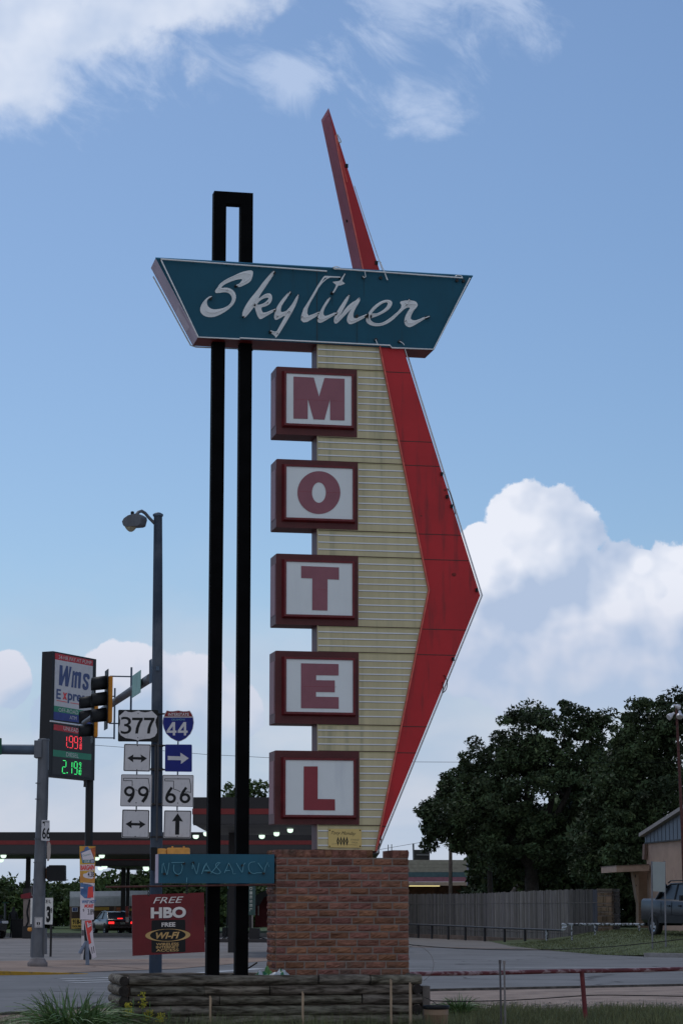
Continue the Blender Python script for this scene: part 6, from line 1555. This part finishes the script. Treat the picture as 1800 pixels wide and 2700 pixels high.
# ============================================================ FUEL CANOPIES
cbk = M('canopy_black', C(24, 24, 27), .5, var=.1, scale=.5); cgr = M('canopy_grey', C(34, 35, 39), .5, var=.1, scale=.5); crd = M('canopy_red', C(78, 26, 28), .5, var=.1); csf = M('canopy_soffit', (.10, .10, .095), .6, var=.2, scale=.3)
lampm = ME('canopy_lamp', (.72, .95, .76), 1.3)
def canopy(px0, px1, yt, ys1, ys2, yb, Yn, Yf, label, lights, cols, name='fuel_canopy'):
    P = Plane((px0 + px1) / 2, Yn, 0); zt, za, zb2, zbt = [P.pt((px0 + px1) / 2, y).z for y in (yt, ys1, ys2, yb)]
    X0, X1 = P.pt(px0, yt).x, P.pt(px1, yt).x
    t = thing(name, ((X0 + X1) / 2, Yn, 0), label, 'canopy')
    m = MB()
    def bx(z0, z1, e, mi): m.prism([(X0 - e, Yn - e, z0), (X1 + e, Yn - e, z0), (X1 + e, Yf + e, z0), (X0 - e, Yf + e, z0)], Vector((0, 0, z1 - z0)), mi)
    bx(zb2, za - .002, .02, 1); bx(za, zt, 0, 0); bx(zbt + .05, zb2 - .002, 0, 2); m.build('fascia', [cbk, crd, cgr], t)
    m = MB(); m.add([(X0 + .1, Yn + .1, zbt + .04), (X1 - .1, Yn + .1, zbt + .04), (X1 - .1, Yf - .1, zbt + .04), (X0 + .1, Yf - .1, zbt + .04)], [[0, 1, 2, 3]], 0); 
    m.prism([(X0 + .02, Yn + .02, zbt), (X1 - .02, Yn + .02, zbt), (X1 - .02, Yn + .12, zbt), (X0 + .02, Yn + .12, zbt)], Vector((0, 0, .045)), 1)
    m.build('soffit', [csf, cgr], t)
    for (lx, ly) in lights:
        d = ray(lx, ly); tt = (zbt - .05 - EYE) / d.z; p = Vector((0, 0, EYE)) + d * tt
        if not (Yn < p.y < Yf): p = P.pt(lx, ly, min(max(p.y, Yn + .5), Yf - .5) - Yn); p.z = zbt - .04
        s_ = p.y / 6300
        m = MB(); s_ *= .8; m.lathe(p, [(9.5 * s_, .06), (9.5 * s_, .0), (8.5 * s_, -3.5 * s_), (6 * s_, -6 * s_), (3 * s_, -7 * s_)], 14); m.build('lamp', [lampm], t)
    for (cx_, cy_, w_) in cols:
        p = P.pt(cx_, 2400, cy_); m = MB(); m.box((p.x, p.y, zbt / 2), (w_, w_, zbt), 0); m.build('column', [cbk], t)
    return t
canopy(-300, 1000, 2194, 2216, 2227, 2252, 140, 156, 'long low black gas station canopy with red stripe across the left background',
       [(10, 2257), (3, 2268), (256, 2263), (269, 2257), (-40, 2262)], [(73, 8, .27)])
canopy(250, 760, 2264, 2266, 2268, 2284, 158, 176, 'second dark canopy edge beneath the long canopy with lamps below it',
       [(266, 2289), (276, 2286), (385, 2288), (386, 2291)], [(325, 5, .3), (337, 7, .22)])
canopy(509, 838, 2102, 2132, 2147, 2176, 84, 96.5, 'nearer and higher black gas station canopy with red stripe behind the posts',
       [(516.5, 2210), (544, 2199), (690.5, 2209), (729, 2199), (765, 2190)], [(617, 8, .42)])
# pumps and island
isl = MB(); a = gnd(520, 2485); isl.prism([(a.x, a.y, 0), (gnd(760, 2485).x, a.y, 0), (gnd(760, 2485).x, a.y + 1.6, 0), (a.x, a.y + 1.6, 0)], Vector((0, 0, .16)), 0); tag(isl.build('pump_island', [M('island', C(40, 40, 44), .9)]), kind='structure')
s7 = 300 / 1568
def Z7(p): return Z(550, 2300, s7, p)
YQ = a.y + .6; PG = Plane(620, YQ, 0)
pu = thing('fuel_pump', PG.pt(608, 2480), 'white and green fuel pump with black hoses between the two black posts', 'fuel pump')
m = MB(); m.poly(PG, Z7([(278, 240), (378, 215), (378, 895), (330, 900), (278, 690)]), 0, .5, 0); m.build('cabinet', [M('pump_white', C(98, 104, 120), .5)], pu)
m = MB(); m.poly(PG, Z7([(255, 165), (385, 165), (378, 213), (280, 238), (262, 225)]), -.03, .55, 0); m.poly(PG, Z7([(278, 692), (326, 880), (278, 890)]), -.02, .4, 0); m.build('green_trim', [M('pump_green', C(34, 62, 64), .5)], pu)
m = MB(); m.poly(PG, Z7([(280, 425), (325, 425), (322, 688), (280, 690)]), -.05, .1, 0); m.poly(PG, Z7([(188, 760), (276, 762), (272, 890), (188, 888)]), 0, .4, 0); m.build('dispenser_panel', [blackp], pu)
for pts in ([(265, 260), (262, 500), (260, 760), (235, 870), (170, 950)], [(355, 610), (352, 720), (330, 830), (270, 910), (210, 965)], [(250, 640), (255, 740), (245, 850), (215, 960)]):
    m = MB(); m.tube([PG.pt(*q, -.15) for q in chaikin(Z7(pts), 2, False)], .03, 6); m.build('hose', [blackp], pu)
gp = thing('pump_column', PG.pt(671, 2480), 'green column with white vertical DIESEL lettering and black base by the pumps', 'fuel pump')
m = MB(); m.poly(PG, Z7([(545, 160), (642, 160), (640, 590), (550, 590)]), .3, .9, 0)
v, f = text2d('DIESEL', 0, .03); 
for k, ch in enumerate('DIESEL'):
    y0 = 205 + k * 58; m.text(PG, ch, Z7([(603, y0), (603, y0 + 42), (565, y0 + 42), (565, y0)]), .29, 1, bold=.03)
m.build('sign_panel', [M('col_green', C(34, 52, 54), .6), M('col_white', C(110, 118, 120), .5)], gp)
m = MB(); m.poly(PG, Z7([(555, 592), (595, 592), (595, 765), (555, 765)]), .35, .7, 0); m.poly(PG, Z7([(555, 768), (704, 772), (700, 960), (555, 960)]), .2, .9, 0); m.build('base', [cbk], gp)
m = MB(); m.tube([PG.pt(*q, .2) for q in Z7([(604, 592), (604, 765)])], .035, 6, 0); m.tube([PG.pt(*q, .1) for q in Z7([(700, 895), (845, 935), (700, 955)])], .04, 6, 1); m.build('hose', [M('pale_pipe', C(88, 88, 90), .6), blackp], gp)
# red barn shed
PBn = Plane(700, 170, 0); bn = thing('barn_shed', PBn.pt(695, 2450), 'small dark red barn shed with a grey gambrel roof left of the pillar', 'shed')
m = MB(); m.poly(PBn, Z7([(640, 755), (640, 455), (655, 325), (790, 262), (930, 262), (1010, 330), (1030, 455), (1030, 755)]), .4, 4, 0); m.build('wall', [M('barn_red', C(52, 18, 24), .8, var=.15)], bn)
m = MB(); m.poly(PBn, Z7([(632, 455), (650, 312), (785, 246), (935, 246), (1020, 318), (1042, 455), (900, 455), (870, 290), (760, 350), (700, 455)]), 0, 4.2, 0); m.build('roof', [M('barn_roof', C(42, 46, 52), .8)], bn)
m = MB(); m.poly(PBn, Z7([(780, 244), (860, 242), (860, 254), (780, 258)]), -.1, 0, 0); m.poly(PBn, Z7([(680, 460), (694, 460), (694, 592), (680, 592)]), .3, .4, 0); m.build('trim', [M('trim_pale', C(110, 112, 120), .6)], bn)
# flat-roofed white stand behind the car
PK = Plane(290, 176, 0); st_ = thing('roadside_stand', PK.pt(290, 2452), 'roadside stand with a white corrugated metal roof behind the dark red sedan', 'building')
m = MB(); m.poly(PK, ZE([(20, 622), (870, 612), (870, 668), (20, 682)]), 1.5, 3, 0); m.poly(PK, ZE([(20, 684), (870, 670), (870, 776), (18, 784)]), 0, .15, 0)
for k in range(60):
    x = 24 + k * 14.2; m.poly(PK, ZE([(x, 686), (x + 2, 686), (x + 2, 780), (x, 780)]), -.04, 0, 1)
m.build('roof', [whitemetal, M('roof_shadow', C(84, 92, 106), .6)], st_)
m = MB(); m.poly(PK, ZE([(24, 785), (870, 778), (870, 1035), (24, 1035)]), 1.0, 6, 0); m.build('wall', [M('stand_wall', C(46, 40, 38), .9, var=.3, scale=1)], st_)
m = MB(); m.poly(PK, ZE([(20, 784), (38, 784), (38, 1035), (20, 1035)]), 0, .3, 0); m.poly(PK, ZE([(500, 780), (515, 780), (515, 1000), (500, 1000)]), 0, .3, 0); m.build('post', [M('stand_post', C(70, 60, 54), .8)], st_)
m = MB(); m.poly(PK, ZE([(40, 795), (106, 794), (106, 842), (40, 842)]), .7, .75, 0); m.poly(PK, ZE([(52, 800), (76, 800), (76, 835), (52, 835)]), .68, None, 1); m.poly(PK, ZE([(82, 800), (100, 800), (94, 835), (82, 835)]), .68, None, 1); m.build('poster', [M('poster_pale', C(120, 130, 150), .5), M('poster_navy', C(34, 52, 96), .5)], st_)
m = MB(); m.poly(PK, ZE([(275, 794), (446, 792), (446, 826), (275, 828)]), .7, .75, 0); m.poly(PK, ZE([(525, 795), (572, 795), (572, 838), (525, 838)]), .7, .75, 1); m.poly(PK, ZE([(640, 806), (700, 806), (700, 832), (640, 832)]), .7, .75, 0); m.build('notice_board', [M('notice_yellow', C(104, 88, 40), .6), M('notice_orange', C(96, 58, 40), .6)], st_)
m = MB(); m.poly(PK, ZE([(38, 916), (160, 914), (160, 1020), (38, 1026)]), -.5, -.4, 0); m.text(PK, '918-9', ZE([(50, 926), (158, 924), (158, 976), (50, 978)]), -.52, 1, bold=.04); m.text(PK, 'DOUBLE', ZE([(50, 990), (160, 988), (160, 1010), (50, 1012)]), -.52, 1, bold=.03)
tag(m.build('banner', [M('banner_yellow', C(130, 114, 62), .6, var=.1), sign_black]), 'yellow banner reading 918-9 DOUBLE at the left of the white roofed stand', 'banner')
m = MB(); m.poly(Plane(335, 150, 0), ZE([(622, 782), (655, 782), (660, 960), (628, 960)]), 0, .3, 0); m.poly(Plane(335, 150, 0), ZE([(624, 900), (660, 900), (660, 955), (630, 955)]), -.02, None, 1)
tag(m.build('pump_topper', [M('topper_red', C(90, 44, 44), .6, var=.4, scale=3), M('topper_white', C(120, 124, 132), .6)]), 'small red and white fuel advert between the sedan and the hanging sign', 'sign')
# left pump, bins, person
PLp = Plane(68, 134, 0); lp = thing('fuel_pump', PLp.pt(68, 2476), 'grey fuel pump with a dark red top beside the left traffic pole', 'fuel pump')
m = MB(); m.poly(PLp, Z6([(290, 935), (420, 905), (420, 985), (290, 990)]), 0, 1, 0); m.build('top', [M('pump_top_red', C(76, 22, 30), .6)], lp)
m = MB(); m.poly(PLp, Z6([(325, 990), (425, 988), (420, 1370), (325, 1370)]), .1, .9, 0); m.poly(PLp, Z6([(310, 1372), (440, 1372), (440, 1540), (310, 1540)]), 0, 1, 1); m.poly(PLp, Z6([(320, 850), (415, 850), (415, 905), (320, 935)]), .1, .9, 1); m.build('cabinet', [M('pump_grey', C(84, 80, 82), .6), cbk], lp)
m = MB(); m.tube([PLp.pt(*q, -.1) for q in chaikin(Z6([(415, 1000), (385, 1130), (375, 1190), (400, 1300), (365, 1370)]), 2, False)], .05, 6); m.build('hose', [blackp], lp)
m = MB(); c = gnd(54, 2473); m.box((c.x, c.y, .5), (.9, .6, 1.0), 0); m.box((c.x, c.y, 1.03), (.96, .66, .07), 0); tag(m.build('trash_bin', [blackp], bevel=.03), 'black square trash bin left of the grey fuel pump', 'bin')
def person(loc):
    me = bpy.data.meshes.new('person'); o = bpy.data.objects.new('person', me); COL.objects.link(o); o.location = loc
    J = [(0, 0, .95), (0, 0, 1.18), (0, 0, 1.38), (0, 0, 1.50), (0, .01, 1.62), (0, .0, 1.74), (.17, 0, 1.40), (.24, .02, 1.14), (.22, -.10, .93), (-.17, 0, 1.40), (-.25, .0, 1.14), (-.22, -.14, 1.0), (.10, 0, .88), (.11, .02, .50), (.12, .0, .09), (.13, -.14, .04), (-.10, 0, .88), (-.12, .03, .50), (-.15, .08, .09), (-.16, -.06, .04)]
    E = [(0, 1), (1, 2), (2, 3), (3, 4), (4, 5), (2, 6), (6, 7), (7, 8), (2, 9), (9, 10), (10, 11), (0, 12), (12, 13), (13, 14), (14, 15), (0, 16), (16, 17), (17, 18), (18, 19)]
    r = [.16, .15, .17, .06, .095, .08, .07, .05, .04, .07, .05, .04, .10, .07, .045, .04, .10, .07, .045, .04]
    me.from_pydata(J, E, []); me.materials.append(M('dark_clothes', (.015, .015, .018), .8))
    k = o.modifiers.new('skin', 'SKIN'); 
    lay = me.skin_vertices[0] if len(me.skin_vertices) else None
    if lay:
        for i, v in enumerate(lay.data): v.radius = (r[i], r[i] * .8)
        lay.data[0].use_root = True
    o.modifiers.new('sub', 'SUBSURF').levels = 1; o.modifiers['sub'].render_levels = 1
    return o
po = person(gnd(35, 2473))
if not len(po.data.skin_vertices):
    bpy.context.view_layer.objects.active = po
    for v in (): pass
tag(po, 'person in dark clothes standing by the pump beside the black vehicle', 'person')
small = MB(); small.poly(Plane(86, 130, 0), Z6([(438, 815), (470, 815), (470, 950), (438, 950)]), 0, .1, 0); small.poly(Plane(86, 130, 0), Z6([(443, 822), (470, 822), (470, 940), (443, 940)]), -.01, None, 1); tag(small.build('pump_sign', [M('ps_frame', C(90, 90, 96), .6), cbk]), 'small dark framed sign left behind the left traffic pole', 'sign')
sn = MB(); PX = Plane(14, 150, 0); sn.tube([PX.pt(14, 2458), PX.pt(14.5, 2380)], .07, 6, 0); sn.poly(PX, Z6([(35, 1035), (125, 1035), (125, 1055), (35, 1055)]), -.1, -.05, 1); tag(sn.build('street_name_sign', [galv, sign_green]), 'far green street name sign on a post above the black vehicle', 'road sign')

# ============================================================ TREES
def tree(base, ells, n_cl, leaf, label, mat, seed, per=70, clr=(.35, .95), trunk_r=.25, group=None, name='tree', fork=None, tint=(.5, 1.5)):
    """base point; ells = list of (dx, dy, z, rx, ry, rz) crown masses"""
    r = np.random.RandomState(seed); b = Vector(base); t = thing(name, base, label, 'tree', group)
    vol = np.array([e[3] * e[4] * e[5] for e in ells]); vol = vol / vol.sum(); cs = []; rs = []
    for i in r.choice(len(ells), n_cl, p=vol):
        e_ = ells[i]; d = r.normal(size=3); d /= np.linalg.norm(d); k = r.uniform(.45, 1.0) ** .6
        cs.append((b.x + e_[0] + d[0] * e_[3] * k, b.y + e_[1] + d[1] * e_[4] * k, b.z + e_[2] + d[2] * e_[5] * k)); rs.append(r.uniform(*clr))
    cs = np.array(cs); rs = np.array(rs); n = n_cl * per; ci = np.repeat(np.arange(n_cl), per)
    d = r.normal(size=(n, 3)); d /= np.linalg.norm(d, axis=1)[:, None]; c = cs[ci] + d * (rs[ci] * r.uniform(.2, 1.0, n) ** .5)[:, None] * np.array([1.15, 1.15, .8])
    nn = r.normal(size=(n, 3)) + np.array([0, 0, .6]); nn /= np.linalg.norm(nn, axis=1)[:, None]
    a = np.cross(nn, r.normal(size=(n, 3))); a /= np.linalg.norm(a, axis=1)[:, None]; bb = np.cross(nn, a)
    s_ = (leaf * r.uniform(.5, 1.35, n))[:, None]
    V = np.stack([c - a * s_, c - bb * s_ * .45 - a * s_ * .1, c + a * s_, c + bb * s_ * .45 + a * s_ * .1], 1).reshape(-1, 3)
    Fc = np.arange(n * 4).reshape(-1, 4)
    ctint = r.uniform(*tint, n_cl)
    quadmesh('crown', V, Fc, mat, ctint[ci] * r.uniform(.75, 1.25, n), parent=t)
    m = MB(); tops = [b + Vector((e_[0], e_[1], e_[2] + e_[5] * .3)) for e_ in ells]; zf = min(e_[2] - e_[5] * .7 for e_ in ells); zf = max(1.0, zf)
    fk = b + Vector((0, 0, zf)); m.tube([b - Vector((0, 0, .1)), b + Vector((.05, 0, zf * .5)), fk], [trunk_r * 1.2, trunk_r, trunk_r * .85], 10)
    rr = random.Random(seed)
    for tp_ in tops:
        md = (fk + tp_) / 2 + Vector((rr.uniform(-.4, .4), rr.uniform(-.4, .4), -.2)); m.tube([fk, md, tp_], [trunk_r * .6, trunk_r * .38, trunk_r * .1], 7)
        for k in range(5):
            q = cs[rr.randrange(n_cl)]; q = Vector(q); st0 = md if rr.random() < .5 else (md + tp_) / 2
            if (q - st0).length < 4: m.tube([st0, (st0 + q) / 2 + Vector((0, 0, .2)), q], [trunk_r * .22, trunk_r * .14, .02], 5)
    m.build('trunk', [barkm], t); return t
def TB(px, Y, z=0.0): return (at(px, 2400, Y).x, Y, z)
def EL(px0, px, py, Y, rx, rz, ry=None):
    """crown mass placed by where it stands in space: offset from trunk in metres"""
    p = at(px, py, Y); b = at(px0, 2400, Y); k = Y / 6300; return (p.x - b.x, 0, p.z, rx * k, (ry or rx) * k, rz * k)
tree(TB(1400, 134), [EL(1400, 1400, 1960, 134, 110, 105), EL(1400, 1310, 2030, 134, 110, 100), EL(1400, 1490, 1960, 134, 120, 110), EL(1400, 1560, 1920, 134, 55, 75), EL(1400, 1250, 2120, 134, 100, 80), EL(1400, 1410, 2110, 134, 190, 130), EL(1400, 1420, 2230, 134, 180, 85)], 500, .125, 'largest dark oak with a ragged crown behind the middle of the fence', leafm, 21, 150, (.25, .75), .42)
tree(TB(1290, 140), [EL(1290, 1180, 2150, 140, 75, 60), EL(1290, 1215, 2080, 140, 60, 55), EL(1290, 1255, 2185, 140, 80, 70), EL(1290, 1150, 2215, 140, 36, 22)], 190, .13, 'lower dark tree at the left end of the grove over the striped shop', leafm, 22, 140, (.25, .65), .16)
tree(TB(1700, 125), [EL(1700, 1730, 1930, 125, 90, 90), EL(1700, 1690, 1985, 125, 80, 80), EL(1700, 1785, 1900, 125, 70, 70), EL(1700, 1700, 2120, 125, 160, 130), EL(1700, 1640, 2060, 125, 60, 90), EL(1700, 1680, 2260, 125, 170, 110)], 500, .125, 'dark broad tree behind the motel building at the right edge', leafm, 23, 150, (.25, .7), .4)
tree(TB(1560, 150), [EL(1560, 1580, 2090, 150, 140, 110), EL(1560, 1550, 2230, 150, 200, 120), EL(1560, 1420, 2260, 150, 170, 100)], 330, .26, 'dark tree filling the gap between the two tallest crowns', leafm, 24, 80, (.5, 1.1), .35)
tree(TB(1320, 160), [EL(1320, 1430, 2290, 160, 150, 80), EL(1320, 1310, 2315, 160, 85, 60), EL(1320, 1540, 2330, 160, 150, 80), EL(1320, 1420, 2360, 160, 190, 60)], 380, .28, 'shaded low tree behind the grove just above the board fence', leafm, 25, 70, (.5, 1.1), .3)
tree(TB(1600, 128), [EL(1600, 1590, 2330, 128, 60, 90), EL(1600, 1660, 2340, 128, 70, 100), EL(1600, 1610, 2220, 128, 90, 80)], 170, .2, 'shaded bushy tree just behind the stone pillar', leafm, 26, 80, (.4, .9), .2)
tree(TB(640, 168), [EL(640, 672, 2085, 168, 34, 34), EL(640, 600, 2100, 168, 36, 26), EL(640, 640, 2150, 168, 80, 50)], 60, .22, 'loose twiggy treetop showing above the nearer canopy', leaf2, 27, 55, (.4, .9), .2)
specs = [(-60, 205, 2300, 110), (60, 210, 2312, 85), (145, 220, 2330, 70), (20, 190, 2350, 100), (215, 225, 2318, 75), (300, 215, 2298, 90), (395, 222, 2296, 90), (480, 215, 2300, 85), (570, 212, 2312, 85), (650, 205, 2322, 80), (740, 215, 2325, 80), (130, 196, 2370, 90), (250, 190, 2378, 80)]
labs = ['leafy green tree cut by the left edge beyond the gas station', 'leafy tree beyond the black column left of the thick traffic pole', 'lower green tree right of the left traffic pole beyond the station', 'dense low tree beyond the person at the pumps', 'green tree behind the orange poster', 'rounded tree beyond the white roofed stand, above the sedan', 'rounded tree behind the tall street light pole above the hanging sign', 'far tree behind the hanging red sign', 'far tree seen between the two black posts under the vacancy board', 'far tree above the red barn shed', 'far tree hidden mostly by the brick pillar', 'low bushy tree beyond the white diesel price board', 'low bushy tree left behind the white roofed stand']
for i, (px, Y, yt, rx) in enumerate(specs):
    h_ = 2400 - yt
    tree(TB(px, Y), [EL(px, px, yt + h_ * .42, Y, rx * .8, h_ * .36), EL(px, px - rx * .45, yt + h_ * .62, Y, rx * .6, h_ * .42), EL(px, px + rx * .45, yt + h_ * .6, Y, rx * .6, h_ * .4), EL(px, px, 2395, Y, rx * .9, 45)], 90, .26, labs[i], leaf2, 40 + i, 60, (.4, .95), .2, 'trees in the row beyond the gas station')
for o in list(S.objects):
    if o.type == 'MESH' and not o.data.materials: print('NOMAT', o.name)
